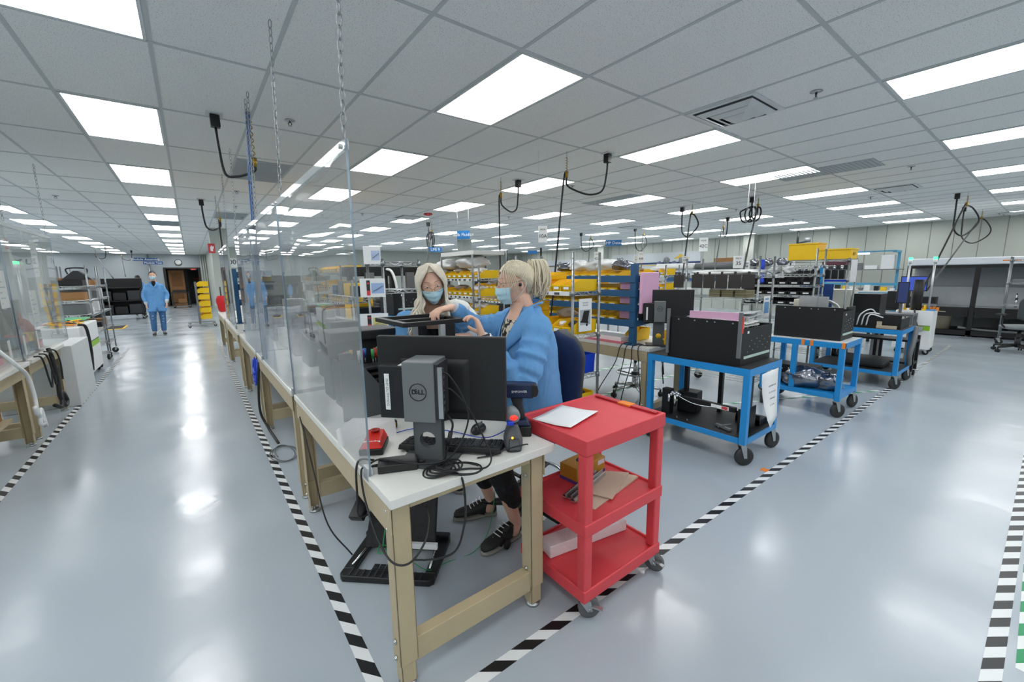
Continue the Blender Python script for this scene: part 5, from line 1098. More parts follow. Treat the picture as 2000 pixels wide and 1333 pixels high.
for k, y in enumerate((.85, 1.72)):
    u = thing('faucet', ['chrome faucet on the sink bench, beyond the cooler', 'chrome faucet on the sink bench, furthest from the cooler'][1-k], 'faucet', (14.5, -1.2+y, .661)); MB().cyl((0, 0, 0), (0, 0, .22), .022).tube(smooth_path([(0, 0, .2), (-.03, 0, .3), (-.12, 0, .3), (-.15, 0, .22)]), .014).build('spout', CHROME, u); MB().bar((0, 0, .12), (0, .08, .2), .02).build('lever', CHROME, u)
t = thing('bucket', 'beige waste bucket on the plinth under the sink bench', 'bucket', (14.08, 1.58, .141)); MB().lathe([(.01, .01), (.14, 0), (.18, .4), (.19, .4), (.19, .42), (.165, .42), (.13, .03), (.01, .02)], n=24).build('body', mat('beige_bin', '#a69c86', .5), t)
parts_on('black rectangular frame panel leaning under the sink bench', 'leaning_window', 'panel', [(0, .03, 0, .52, 0, .06), (0, .03, 0, .52, .34, .4), (0, .03, 0, .07, .06, .34), (0, .03, .45, .52, .06, .34)], BLK2, (14.2, .72, .141)); parts_on('black drilled panel leaning under the sink bench, beside the frame panel', 'drilled_plate', 'plate', [(0, .03, 0, .75, 0, .4)], BLK2, (14.2, -.2, .141))
parts_on('black twin display instrument on the sink bench end', 'twin_display', 'instrument', [(0, .3, 0, .22, 0, .2), (0, .3, .25, .5, 0, .2)], BLACK, (14.2, 1.75, .661)); parts_on('silver instrument tray below the twin displays', 'instrument_tray', 'tray', [(0, .1, 0, .6, 0, .05)], STEEL, (14.02, 1.7, .661)); parts_on('tan cardboard sheet lying on the white hood', 'cardboard_sheet', 'cardboard', [(0, .5, 0, 1.4, 0, .1)], CARD, (14.3, -1.1, 1.781))
cable('grey hose lying along the plinth of the sink bench', [(13.95, 1.3, .2), (13.98, .9, .16), (13.95, .3, .155), (13.97, -.4, .155)], .03, GREYP, name='hose', cat='hose')
# blue bench with lamp arm and shelf against the wall
t = thing('blue_lab_bench', 'sky blue framed bench with shelf and overhead lamp along the panelled wall', 'bench', (16.5, 2.9, 0)); SKY = mat('sky_blue_enamel', '#4b9cc4', .45)
for y in (.1, 1.9): boxes((.6, .66, y, y+.06, .0, 2.1)).build('upright', SKY, t)
boxes((0, .75, 0, 2.1, .86, .90)).build('worktop', LAM, t); boxes((0, .04, 0, 2.1, .8, .858)).build('front_rail', SKY, t); boxes((.4, .75, .0, 2.1, 1.52, 1.55)).build('shelf', GREYP, t); boxes((.38, .4, 0, 2.1, 1.05, 1.13)).build('tool_rail', SKY, t); boxes((.0, .67, .09, .17, 2.04, 2.1), (-.04, .02, .1, 1.95, 2.06, 2.1)).build('lamp_arm', SKY, t)
boxes((-.06, .02, .7, 1.95, 2.0, 2.05)).build('lamp', mat('strip_lamp', '#f4f8fa', .4, var=0, emit=1.5), t)
for y in (0.02, 2.02): boxes((.02, .08, y, y+.06, 0, .86), (.66, .72, y, y+.06, 0, .86)).build('leg', SKY, t)
for k in range(10): one('bench_clutter', MB().box(0, .12+.02*(k % 3), 0, .1+.03*(k % 2), 0, .08+.03*(k % 4)), [WHITE, YEL, BLACK, PAPER, GREYP][k % 5], ['white','yellow','black','pale','grey'][k % 5]+' small item, '+ORD(k)+' along the top of the wall bench with the lamp', 'small item', (16.55+.03*(k % 3), 2.95+.19*k, .901))
for k in range(5): parts_on(['white upright document box', 'white wire tray', 'grey small instrument', 'black label printer', 'dark parts box'][k]+' on the shelf of the wall bench with the lamp', ['document_box', 'wire_tray', 'small_instrument', 'label_printer', 'parts_box'][k], 'bench item', [(0, .2, 0, .3, 0, [.42, .12, .2, .15, .12][k])], [WHITE, WHITE, GREYP, BLACK, DGREY][k], (16.95, 3.1+.38*k, 1.551))
# drafting chairs
def office_chair(lab, loc, rz, seat_z, m, back=None, ring=False, frame=BLACK, arm=False):
    t = thing('office_chair', lab, 'chair', loc, rz)
    q = MB(); q.loft([[(sx*math.copysign(abs(math.cos(a))**.6, math.cos(a)), .9*sx*math.copysign(abs(math.sin(a))**.6, math.sin(a)), z) for a in [2*math.pi*k/24 for k in range(24)]] for sx, z in ((.19, seat_z-.05), (.235, seat_z-.03), (.24, seat_z), (.21, seat_z+.02), (.05, seat_z+.022))]); q.build('seat', m, t)
    MB().cyl((0, 0, .09), (0, 0, seat_z-.05), .028).cyl((0, 0, .1), (0, 0, .28), .04).build('gas_column', frame, t)
    for k in range(5):
        a = 2*math.pi*k/5+.3; e = Vector((math.cos(a)*.31, math.sin(a)*.31, .085)); q = MB(); q.tube([(math.cos(a)*.03, math.sin(a)*.03, .13), e*.6+Vector((0, 0, .06)), e+Vector((0, 0, .012))], 0, 8, rs=[.028, .024, .018]); q.build('base_leg', frame, t)
        c = MB(); d = Vector((-math.sin(a), math.cos(a), 0))
        for s in (-1, 1): c.cyl(Vector((e.x, e.y, .03))+d*(s*.022), Vector((e.x, e.y, .03))+d*(s*.008), .03, n=14)
        c.cyl((e.x, e.y, .05), (e.x, e.y, .095), .012).build('caster_wheel', RUB, t)
    if ring:
        MB().tube([(.23*math.cos(a), .23*math.sin(a), .30) for a in [2*math.pi*k/28 for k in range(28)]], .011, 8, True).build('foot_ring', CHROME, t); q = MB()
        for k in range(4): a = math.pi/2*k+.4; q.bar((.04*math.cos(a), .04*math.sin(a), .27), (.225*math.cos(a), .225*math.sin(a), .30), .022, .01)
        q.cyl((0, 0, .24), (0, 0, .3), .05).build('ring_spokes', BLACK, t)
    if back:
        z0, z1, w_ = back; q = MB(); rg = []
        for i in range(15):
            u = i/14; hw = w_/2*(1-.12*(1-u))*min(1, (max(.0, 1-((u-.62)/.38)**2) if u > .62 else 1)**.5+.02)*min(1, (u/.1)**.5+.6); z = z0+(z1-z0)*u
            rg.append([(math.cos(a)*hw, .26+.045*math.sin(a)-.05*math.cos(math.cos(a)*hw*5)+.03*u, z) for a in [2*math.pi*k/24 for k in range(24)]])
        q.loft(rg); q.build('backrest', m, t)
        q = MB(); rg = []
        for i in range(15):
            u = i/14; hw = (w_/2+.008)*(1-.12*(1-u))*min(1, (max(.0, 1-((u-.62)/.38)**2) if u > .62 else 1)**.5+.02)*min(1, (u/.1)**.5+.6); z = z0-.008+(z1-z0+.016)*u
            rg.append([(math.cos(a)*hw, .275+.036*math.sin(a)-.05*math.cos(math.cos(a)*hw*5)+.03*u, z) for a in [2*math.pi*k/24 for k in range(24)]])
        q.loft(rg); q.build('back_shell', mat('chair_shell', '#3a3f42', .6), t)
        MB().tube(smooth_path([(0, .05, seat_z-.05), (0, .27, seat_z-.04), (0, .3, z0+.15)]), .02).build('back_bracket', BLACK, t)
    if arm:
        for s in (-1, 1): MB().tube(smooth_path([(s*.22, .05, seat_z-.03), (s*.28, .05, seat_z+.05), (s*.28, .05, seat_z+.2)]), .014).box(s*.28-.03, s*.28+.03, -.1, .17, seat_z+.2, seat_z+.23).build('armrest', BLACK, t)
    return t
office_chair('tall dark blue upholstered chair behind the person in profile', (1.55, 1.885, 0), R(-100), .62, DBLUE, (.70, 1.20, .43), True)
office_chair('grey topped stool with a chrome foot ring under the bench with blue uprights', (4.38, 3.15, 0), 0, .58, DBLUE, None, True, CHROME)
GREYF = mat('grey_seat', '#7d8386', .6)
office_chair('black office chair with grey seat at the edge of the wide aisle', (11.95, .33, 0), R(120), .48, GREYF, (.62, 1.05, .42), False, BLACK, True)
# wire rack at the right edge, parked by the office chair

t = thing('upright_rig', 'black four post rig on the low shelf of the nearest blue cart', 'rig', (3.62, 1.52, .232))
for x, y in ((0, .5), (.22, .62), (.22, .28), (.22, .02)): boxes((x, x+.035, y, y+.035, .0, .5)).build('post', BLK2, t)
boxes((.22, .255, .0, .66, .5, .52)).build('rail', BLK2, t)
one('tape_mark', boxes((-.03, .03, -.025, .025, 0, .0016)), ORANGE, 'small orange tape mark on the striped tape before the nearest blue cart', 'floor tape', (3.43, 1.235, 0))
# ---------------------------------------------------------------- wire racks
WIRE = mat('chrome_wire', '#b9bdbd', .3, .9)
_sh = {}
def wire_shelf_mesh(w_, d):
    k = (round(w_, 2), round(d, 2))
    if k in _sh: return _sh[k]
    q = MB(); r = .0035
    for y in (0, d):
        q.cyl((0, y, 0), (w_, y, 0), r, n=5).cyl((0, y, -.032), (w_, y, -.032), r, n=5); n = max(6, int(w_/.055)); pts = [(w_*i/n, y, 0 if i % 2 else -.032) for i in range(n+1)]; q.tube(pts, .0028, 4)
    for x in (0, w_):
        q.cyl((x, 0, 0), (x, d, 0), r, n=5).cyl((x, 0, -.032), (x, d, -.032), r, n=5); n = max(4, int(d/.055)); q.tube([(x, d*i/n, 0 if i % 2 else -.032) for i in range(n+1)], .0028, 4)
    n = int(w_/.03)
    for i in range(1, n): q.cyl((w_*i/n, 0, .002), (w_*i/n, d, .002), .0018, n=4)
    for y in (d*.33, d*.66): q.cyl((0, y, -.004), (w_, y, -.004), .0025, n=4)
    _sh[k] = q.mesh('wire_shelf'); _sh[k].materials.append(WIRE); return _sh[k]
def wire_rack(lab, loc, rz, w_, d, h, zs, casters=False, strips=(), name='wire_rack', z0=0.0):
    """front edge along local x at y = 0"""
    t = thing(name, lab, 'wire rack', loc, rz, 'chrome wire racks')
    for z in zs:
        o = bpy.data.objects.new('wire_shelf', wire_shelf_mesh(w_, d)); C.objects.link(o); o.parent = t; o.location = (0, 0, z)
        if z in strips: boxes((.03, w_-.03, -.012, -.007, -.034, 0)).build('label_strip', mat('label_strip', '#dfe2e0', .6, var=0), o); q = MB(); rn = random.Random(int(z*100)); x = .05
        if z in strips:
            while x < w_-.1: l = rn.uniform(.03, .07); q.box(x, x+l, -.0135, -.0125, -.028, -.006); x += l+rn.uniform(.03, .1)
            q.build('printed_labels', mat('label_print', '#4a4d4c', .7, var=.8, scale=150), o)
    b = .12 if casters else 0
    pm = MB(); pm.cyl((0, 0, b+.01), (0, 0, h), .0127, n=10)
    for k in range(int((h-b)/.05)): pm.cyl((0, 0, b+.03+k*.05), (0, 0, b+.034+k*.05), .0136, n=10)
    pm.lathe([(.004, h), (.0127, h), (.011, h+.008), (.003, h+.01)], n=10)
    for z in zs: pm.lathe([(.013, z-.038), (.021, z-.036), (.018, z+.004), (.013, z+.006)], n=10)
    if not casters: pm.cyl((0, 0, 0), (0, 0, .012), .016, n=8)
    me = pm.mesh('rack_post'); me.materials.append(POSTM)
    for x in (0, w_):
        for y in (0, d):
            o = bpy.data.objects.new('post', me); C.objects.link(o); o.parent = t; o.location = (x, y, 0)
            if casters: caster(t, x, y, .12, .055, .032, R(random.choice((20, 100, 170))), RUB)
    return t
# ---------------------------------------------------------------- hopper bins
def bin_proto(w_, d, h, m, lab, group, nm='storage_bin'):
    t = thing(nm, lab, 'bin', (0, 0, 0), 0, group); q = MB(); k = .006; fh = h*.55
    W, B = w_/2, w_/2-k
    o = [(-B, 0, 0), (B, 0, 0), (B, d-k, 0), (-B, d-k, 0)]
    T = [(-W, -.012, fh), (W, -.012, fh), (W, d, h), (-W, d, h)]; mid = [(-W, d*.28, h), (W, d*.28, h)]
    th = .0028
    def wall(a): # thick quad strip
        q.add(a, [tuple(range(len(a)))]); 
    vs = [o[0], o[1], o[2], o[3], T[0], T[1], mid[1], T[2], T[3], mid[0]]
    inn = [(x*(1-2*th/w_), y+(th if y < d*.2 else (-th if y > d*.5 else 0)), z+(th if z == 0 else 0)) for x, y, z in vs]
    fs = [(0, 3, 2, 1), (0, 1, 5, 4), (1, 2, 7, 6, 5), (2, 3, 8, 7), (3, 0, 4, 9, 8)]
    n = len(vs); F = list(fs)+[tuple(i+n for i in reversed(f)) for f in fs]
    rim = [4, 5, 6, 7, 8, 9]
    for i in range(6): a, b = rim[i], rim[(i+1) % 6]; F.append((a, b, b+n, a+n))
    q.add(vs+inn, F)
    q.box(-W-.002, W+.002, d-.012, d+.003, h-.008, h+.001).box(-W, W, -.016, -.0125, fh-.012, fh+.002)
    q.build('bin_body', m, t)
    boxes((-W*.5, W*.5, -.0142, -.0128, fh*.35, fh*.72)).build('label_card', PAPER, t); return t
PROTO = {}
def bins(w_, d, h, spots, rz, labf, group, m=YEL, nm='storage_bin'):
    key = (w_, d, h, m.name)
    for i, p in enumerate(spots):
        if key not in PROTO: b = bin_proto(w_, d, h, m, labf(i), group, nm); b.location = p; b.rotation_euler = (0, 0, rz); PROTO[key] = b
        else: dup(PROTO[key], p, rz, labf(i), group)
def clump(lab, p, m, sx=.05, sz=.04, seed=0, sy=None): return bag(lab, p, sx, sy or sx, sz, m, seed, seed, 'parts_bag', 'parts bag')
FW = R(-90)   # faces the -x side
# rack A by the blue chair
S = (1.385, .99, .60, .30)
ra = wire_rack('chrome wire rack of yellow bins behind the tall blue chair', (2.69, 3.43, 0), FW, .81, .35, 1.73, S, strips=(1.385, .99))
bins(.125, .33, .105, [(2.70, 2.70+.13*i, 1.388) for i in range(6)], FW, lambda i: ORD(i)+' yellow bin from the near post, upper shelf behind the blue chair', 'bins on the upper shelf behind the blue chair')
bins(.115, .2, .07, [(2.76, 3.02+.12*i, 1.494) for i in range(2)], FW, lambda i: ['small yellow bin stacked on the upper shelf bins behind the blue chair, near one', 'small yellow bin stacked on the upper shelf bins behind the blue chair, far one'][i], 'small bins stacked behind the blue chair')
bins(.125, .33, .125, [(2.70, 2.70+.13*i, .993) for i in range(4)], FW, lambda i: ORD(i)+' yellow bin from the near post, middle shelf behind the blue chair', 'bins on the middle shelf behind the blue chair')
bins(.14, .22, .09, [(2.71, 3.25, .993+.095*i) for i in range(3)], FW, lambda i: ['lowest', 'middle', 'top'][i]+' yellow bin of the stack on the middle shelf behind the blue chair', 'stack of bins behind the blue chair')
clump('white parts bag in the second middle shelf bin behind the blue chair', (2.79, 2.83, 1.05), WHITE, .04, .05, 3); clump('brown paper bag heaped over the middle shelf bins behind the blue chair', (2.95, 2.95, 1.12), mat('brown_bag', '#9b8d7c', .8), .09, .08, 6); clump('dark metal parts in the near middle shelf bin behind the blue chair', (2.8, 2.71, 1.05), mat('dark_parts', '#3a3b3a', .5, var=.9, scale=90), .04, .06, 8)
bins(.25, .34, .18, [(2.70, 2.78, .603)], FW, lambda i: 'bright blue plastic crate on the lower shelf of the rack behind the blue chair', 'blue crates', BIN_BLUE, 'storage_crate')
clump('dark parts filling the blue crate behind the blue chair', (2.87, 2.78, .66), mat('dark_parts', '#3a3b3a', .5, var=.9, scale=90), .08, .1, 4, .06)
bins(.125, .33, .105, [(2.70, 2.72+.14*i, .303) for i in range(3)], FW, lambda i: ORD(i)+' yellow bin from the near post, bottom shelf behind the blue chair', 'bins on the bottom shelf behind the blue chair')
clump('clear bag of dark parts on the bottom shelf bins behind the blue chair', (2.9, 2.75, .37), mat('dark_parts', '#3a3b3a', .5, var=.9, scale=90), .06, .06, 12)
t = thing('paper_sign', 'paper sheet picturing a black baby trailer frame, hung on the end of the rack behind the blue chair', 'paper sign', (2.85, 2.615, 1.02)); t['label'] = 'white sheet picturing a black machine, hung on the rack behind the blue chair'
boxes((-.085, .085, -.0015, 0, 0, .30)).build('sheet', PAPER, t); boxes((-.07, .07, -.0022, -.0016, .06, .2)).build('picture_ground', mat('photo_grey', '#aab0b6', .6), t)
q = MB(); q.add([(-.055, -.003, .09), (.03, -.003, .08), (.055, -.003, .19), (-.02, -.003, .19)], [(0, 1, 2, 3)]).add([(-.065, -.0032, .085), (.04, -.0032, .072), (.04, -.0032, .09), (-.065, -.0032, .1)], [(0, 1, 2, 3)]); q.cyl((.02, -.003, .06), (.02, -.0035, .06), .014, n=12).build('picture_machine', INK, t); text('heading', 'SKYLIGHT', .016, INK, t, (0, -.002, .262), (R(90), 0, 0), .0002); text('heading', 'ME-LOOP', .016, INK, t, (0, -.002, .24), (R(90), 0, 0), .0002)
# bench C with blue uprights and beams
bench('workbench', 'tan bench with blue steel uprights behind the wire rack', 3.55, 4.30, 2.40, 4.35, .80, bolts=True)
t = thing('bench_shelving', 'blue steel shelving frame on the bench behind the wire rack', 'shelving', (3.60, 2.62, .80), 0)
for y in (0, 1.55): boxes((0, .05, y, y+.07, .0, .84)).build('upright', NAVY, t, .003); boxes((-.04, .09, y-.03, y+.1, 0, .012)).build('foot', NAVY, t)
for z in (.19, .35, .50, .65):
    boxes((-.012, .0, .0, 1.6, z, z+.07)).build('beam', NAVY, t, .002); boxes((.051, .36, .01, 1.6, z+.03, z+.036)).build('shelf_plate', NAVY, t)
    for y in (-.004, 1.62): MB().prism([(.0, z), (.4, z+.03), (.42, z+.09), (.36, z+.12), (.3, z+.06), (0, z+.07)], y, y+.004, 'y').build('side_bracket', NAVY, t)
for r_, z in enumerate((1.03, 1.19, 1.34, 1.49)):
    bins(.135, .30, .075, [(3.665, 2.96+.14*i, z+.008) for i in range(9)], FW, lambda i: ORD(i)+' yellow bin from the near upright on the '+['lowest', 'second', 'third', 'top'][r_]+' blue shelf behind the wire rack', 'bins on the blue shelving')
for k in range(3): one('foam_block', boxes((0, .25, 0, .16, 0, .125)), PINK, 'pink foam block on the '+['second', 'third', 'lowest'][k]+' blue shelf by the near upright', 'foam', (3.66, 2.70, (1.228, 1.378, 1.068)[k]))
one('foam_sheet', boxes((0, .3, 0, .03, 0, .42)), PINK, 'tall pink foam panel hooked beside the near blue upright', 'foam', (3.62, 2.56, 1.13), bevel=.008)
for k in range(5): bag(['silver crinkled film bag', 'white padded bag', 'clear bag of black parts', 'white foam bag', 'silver film bag beside the number sign'][k]+' heaped on the top blue shelf', (3.82, 2.95+.22*k, 1.575), .1, .12, .1+.02*(k % 2), [SILV, WHITE, CLEARBAG, WHITE, SILV][k], k, 20+k, 'parts_bag', 'bag')
parts_on('white stacked papers and parts on the bench under the blue shelving', 'paper_stack', 'paper', [(0, .3, 0, .45, 0, .05)], PAPER, (3.68, 2.85, .801)); parts_on('red antistatic mat on the edge of the bench with blue uprights', 'work_mat', 'mat', [(0, .16, 0, .55, 0, .004)], mat('pink_red_mat', '#cf6a7c', .6), (3.56, 2.75, .8005))
bins(.14, .25, .13, [(3.82, 2.82, .806), (3.82, 2.46, .801)], FW, lambda i: ['yellow bin tipped against the near blue upright on the bench', 'yellow bin behind the second grey monitor stand'][i], 'bins on the bench with blue uprights')
# second computer
p = Vector((3.80, 2.47, .80)); a2 = R(-52)
t = thing('computer_monitor', 'black monitor seen from behind on the bench with blue uprights', 'monitor', p, a2); boxes((-.20, .34, .06, .09, .22, .57)).build('shell', SCR, t, .006); boxes((-.20, .34, .0905, .093, .22, .57)).build('screen', mat('screen_glass', '#0b1420', .15), t); boxes((-.03, .03, .025, .06, .33, .45)).build('mount', DGREY, t)
t = thing('monitor_stand', 'second grey monitor stand, on the bench with blue uprights', 'monitor stand', p, a2); boxes((-.055, .055, -.03, .0, 0, .25)).build('column', SGREY, t, .003); boxes((-.055, .055, -.10, .0, .251, .46)).build('cover', mat('stand_cover', '#74787a', .42, .3), t, .004); boxes((-.12, .12, -.1, .09, 0, .012)).build('base', DGREY, t, .003)
MB().tube([(.025*math.cos(k/10*math.pi), -.1015, .385+.025*math.sin(k/10*math.pi)) for k in range(20)], .0015, 5, True).build('logo_ring', INK, t); text('logo_lettering', 'DELL', .018, INK, t, (0, -.1012, .385), (R(90), 0, 0), .0003); MB().cyl((0, -.0305, .1), (0, -.031, .1), .026, n=20).build('cable_hole', YEL, t)
t = thing('mini_computer', 'slim black mini computer on the second grey monitor stand', 'computer', p, a2); boxes((-.16, -.057, -.08, .02, .245, .44)).build('case', BLACK, t, .004); boxes((-.13, -.115, -.081, -.0802, .27, .4)).build('asset_label', PAPER, t); boxes((-.163, -.1602, -.05, -.04, .37, .385)).build('power_light', mat('blue_led', '#3a6bff', .4, var=0, emit=4), t)
for k in range(4): cable('black cable hanging over the edge of the bench with blue uprights, '+ORD(k)+' from the upright', [(3.66+.03*k, 2.5+.07*k, .806), (3.54, 2.52+.07*k, .80), (3.53, 2.5+.1*k, .6), (3.50-.1*(k % 2), 2.45+.16*k, .25), (3.6+.1*k, 2.6+.2*k, .02)], .005)
for k in range(2): cable('dark cable looping beneath the second monitor, '+['short', 'long'][k]+' one', [(3.84, 2.40, .95-.1*k), (3.9, 2.36, .88), (3.86, 2.33, .80), (3.80, 2.34, .82), (3.78, 2.39, .7-.1*k), (3.8, 2.385, .5-.1*k)], .006)
# rack B behind the nearest blue cart
rb = wire_rack('chrome wire rack hung with square black panels behind the nearest blue cart', (5.38, 3.10, 0), FW, .92, .42, 1.72, (1.50, 1.22, .9, .2), True)
for k in range(6): parts_on('square black panel on the rack behind the nearest blue cart, '+ORD(k)+' from its near post', 'steel_square', 'steel plate', [(0, .006, 0, .15, 0, .175), (.006, .012, .06, .09, .13, .21)], mat('dark_brown_panel', '#2c2a2b', .5), (5.352, 2.21+.162*k+(.1 if k == 5 else 0), 1.335))
for k in range(3): bag(['front', 'middle', 'back'][k]+' white film roll sagging over the rack of square black panels', (5.48+.1*k, 2.62, 1.505), .07, .40, .06, WHITE, 0, 40+k, 'film_roll', 'film')
KH = mat('khaki_box', '#8b8468', .7)
for k in range(9): parts_on('flat khaki carton on the second shelf of the rack behind the nearest blue cart', 'khaki_carton', 'carton', [(0, .2, 0, .14, 0, .028)], KH, (5.42, 2.33+.16*(k % 3), 1.225+.031*(k//3)), R(-6+5*(k % 3)), .001)['group'] = 'khaki cartons behind the nearest cart'
t = thing('paper_sign', 'white card with a blue machine photo hung on the rack behind the nearest blue cart', 'paper sign', (5.62, 2.165, .98)); boxes((-.09, .09, -.002, 0, 0, .26)).build('sheet', PAPER, t); boxes((-.07, .07, -.003, -.0022, .05, .19)).build('photo', mat('photo_blue', '#6a9cc8', .5, var=.4, scale=14), t); boxes((-.05, .05, -.003, -.0022, .215, .235)).build('heading_mark', mat('photo_blue', '#6a9cc8', .5), t)
# rack of bins in the row beyond (yellow, behind bench C)
for ri, (x, y0, w_, lab, n) in enumerate(((6.3, 4.0, 1.5, 'chrome wire rack full of yellow bins beyond the second monitor', 10), (3.0, 4.62, 1.45, 'chrome wire rack of yellow bins with printed strips, between the two people', 10), (5.0, 6.3, 1.6, 'wire rack of yellow bins in the row behind the two people, third back', 11), (8.0, 6.6, 1.6, 'wire rack of yellow bins in the fourth row behind the two people', 11))):
    zs = (1.50, 1.255, 1.0, .62) if ri != 1 else (1.50, 1.26, 1.02, .62); wire_rack(lab, (x, y0+w_, 0), FW, w_, .4, 1.66, zs, strips=zs[:3])
    for si, z in enumerate(zs[:3]):
        bins(.138, .30, .105, [(x+.03, y0+.09+.145*i, z+.003) for i in range(n)], FW, lambda i: ORD(i)+' yellow bin, '+['top', 'second', 'third'][si]+' shelf of the '+['rack beyond the second monitor', 'rack between the two people', 'third row rack', 'fourth row rack'][ri], ['bins on the rack beyond the second monitor', 'bins on the rack between the two people', 'bins on the third row rack', 'bins on the fourth row rack'][ri])
        for k in range(3): bag(['white', 'brown', 'grey'][k]+' parts bag, '+['top', 'second', 'third'][si]+' shelf of the '+['rack beyond the second monitor', 'rack between the two people', 'third row rack', 'fourth row rack'][ri], (x+.17, y0+.25+.45*k, z+.06), .08, .13, .08, [WHITE, mat('brown_bag', '#9b8d7c', .8), mat('grey_film', '#a9aeb0', .3)][k], 0, 60+ri*9+si*3+k, 'parts_bag', 'bag')
bag('big white plastic bag on the rack between the two people', (3.2, 5.1, 1.64), .17, .26, .17, WHITE, 0, 70, 'white_bag', 'bag'); bag('second white plastic bag on the rack between the two people', (3.2, 5.65, 1.63), .17, .26, .15, WHITE, 0, 72, 'white_bag', 'bag')
parts_on('long flat white carton held high on poles behind the person with glasses', 'flat_carton', 'carton', [(0, .5, 0, .9, 0, .055)], mat('pale_carton', '#d9dbd8', .7), (2.98, 4.7, 1.815)); parts_on('pair of thin poles holding up the flat white carton', 'support_poles', 'poles', [(0, .02, 0, .02, 0, 1.8), (0, .02, .85, .87, 0, 1.8)], STEEL, (2.955, 4.70, .014))
# rack E with two yellow boxes and valves
re_ = wire_rack('chrome wire rack with two yellow boxes on top, right of the small parts bins', (8.05, 2.92, 0), FW, .93, .4, 1.72, (1.71, 1.40, .9, .2))
for k, (y, w_, h) in enumerate(((2.42, .42, .27), (1.99, .42, .16))):
    t = thing('yellow_box', ['tall yellow plastic box on top of the wire rack', 'low yellow plastic box on top of the wire rack'][k], 'box', (8.08, y, 1.715)); MB().tray(0, .36, 0, w_, 0, h, .008, .01).build('body', YEL, t, .004); MB().tray(-.012, .372, -.012, w_+.012, h-.02, h+.002, .012, h-.019).build('rim', YEL, t, .002); boxes((.12, .22, -.0135, -.0125, h*.35, h*.65)).build('handle_recess_shade', mat('yellow_shade', '#c39a0c', .5), t)  # flat darker yellow patch paints the shade of a handle recess
for k in range(9):
    t = thing('valve_unit', 'black valve unit with silver fitting, '+ORD(k)+' along the blue rail', 'valve', (8.1, 2.05+.095*k, 1.405), 0, 'valve units on the blue rail'); boxes((0, .08, 0, .07, 0, .14)).build('block', BLACK, t, .004); MB().cyl((-.005, .035, .14), (-.005, .035, .2), .018).sph((-.005, .035, .2), .024, 8, 6).build('fitting', CHROME, t)
parts_on('blue rail along the shelf under the black valve units', 'blue_rail', 'rail', [(0, .03, 0, .9, 0, .03)], BIN_BLUE, (8.015, 2.0, 1.365)); parts_on('blue upright post before the black valve units', 'blue_post', 'post', [(0, .04, 0, .05, 0, 1.62)], BLUE, (7.96, 2.28, 0)); parts_on('plum coloured box under the yellow boxes', 'plum_box', 'box', [(0, .3, 0, .3, 0, .07)], mat('plum', '#7a4a55', .6), (8.1, 2.05, 1.62)); parts_on('navy blue panel hung below the valve units', 'navy_board', 'board', [(0, .01, 0, .46, 0, .36)], mat('navy_panel', '#1c3f7c', .5), (7.93, 2.12, .97)); parts_on('white light strip at the post of the rack with yellow boxes', 'light_strip', 'lamp', [(0, .03, 0, .07, 0, .34)], WHITE, (8.02, 1.885, 1.36))
# black small parts bins rack
t = wire_rack('chrome wire rack with rows of black bins left of the yellow boxes', (7.2, 3.14, 0), FW, .98, .36, 1.85, (1.62, 1.49, 1.33, 1.18, 1.03, .8), name='wire_rack')
for si, z in enumerate((1.33, 1.18, 1.03)): bins(.15, .30, .10, [(7.22, 2.26+.16*i, z+.003) for i in range(6)], FW, lambda i: ORD(i)+' black bin on the '+['upper', 'middle', 'lower'][si]+' shelf of the rack left of the yellow boxes', 'black bins left of the yellow boxes', BLACK)
for k in range(6): bag('white wrapped part, '+ORD(k)+' in the clear bags above the black bins', (7.36, 2.56+.10*k, 1.625 if k % 2 else 1.495), .09, .07, .11, [WHITE, SILV][k % 2], 0, 90+k, 'wrapped_part', 'wrapped part')
cable('blue and black strap hanging on the rack post left of the black bins', [(7.16, 2.86, 1.72), (7.14, 2.85, 1.6), (7.16, 2.86, 1.5), (7.14, 2.84, 1.36)], .03, BIN_BLUE, name='strap', cat='strap')
# long white rolls and low wall of clutter further back
for k in range(3): one('white_roll', MB().cyl((0, 0, 0), (0, 1.1, 0), .09, n=20), WHITE if k != 1 else GREYP, 'long '+['white', 'grey', 'white'][k]+' roll lying high on the far racks, '+ORD(k)+' from the number 35 sign', 'roll', (10.6, 3.6+1.15*k, 1.69))
t = wire_rack('wire rack under the long white rolls', (10.4, 7.2, 0), FW, 3.7, .45, 1.6, (1.59, 1.3, .95, .5))
for k in range(14): parts_on(['black', 'white', 'grey', 'blue'][k % 4]+' box, '+ORD(k)+' along the rack under the long rolls', 'storage_box', 'box', [(0, .3, 0, .22, 0, .18+.03*(k % 3))], [BLACK, WHITE, GREYP, NAVY][k % 4], (10.45, 3.6+.25*k, 1.305 if k % 3 else .955), 0, .004)
parts_on('tan cardboard point sticking up behind the white rolls', 'cardboard_sheet', 'cardboard', [(0, .02, 0, .5, 0, .3)], CARD, (11.2, 5.2, 1.6))

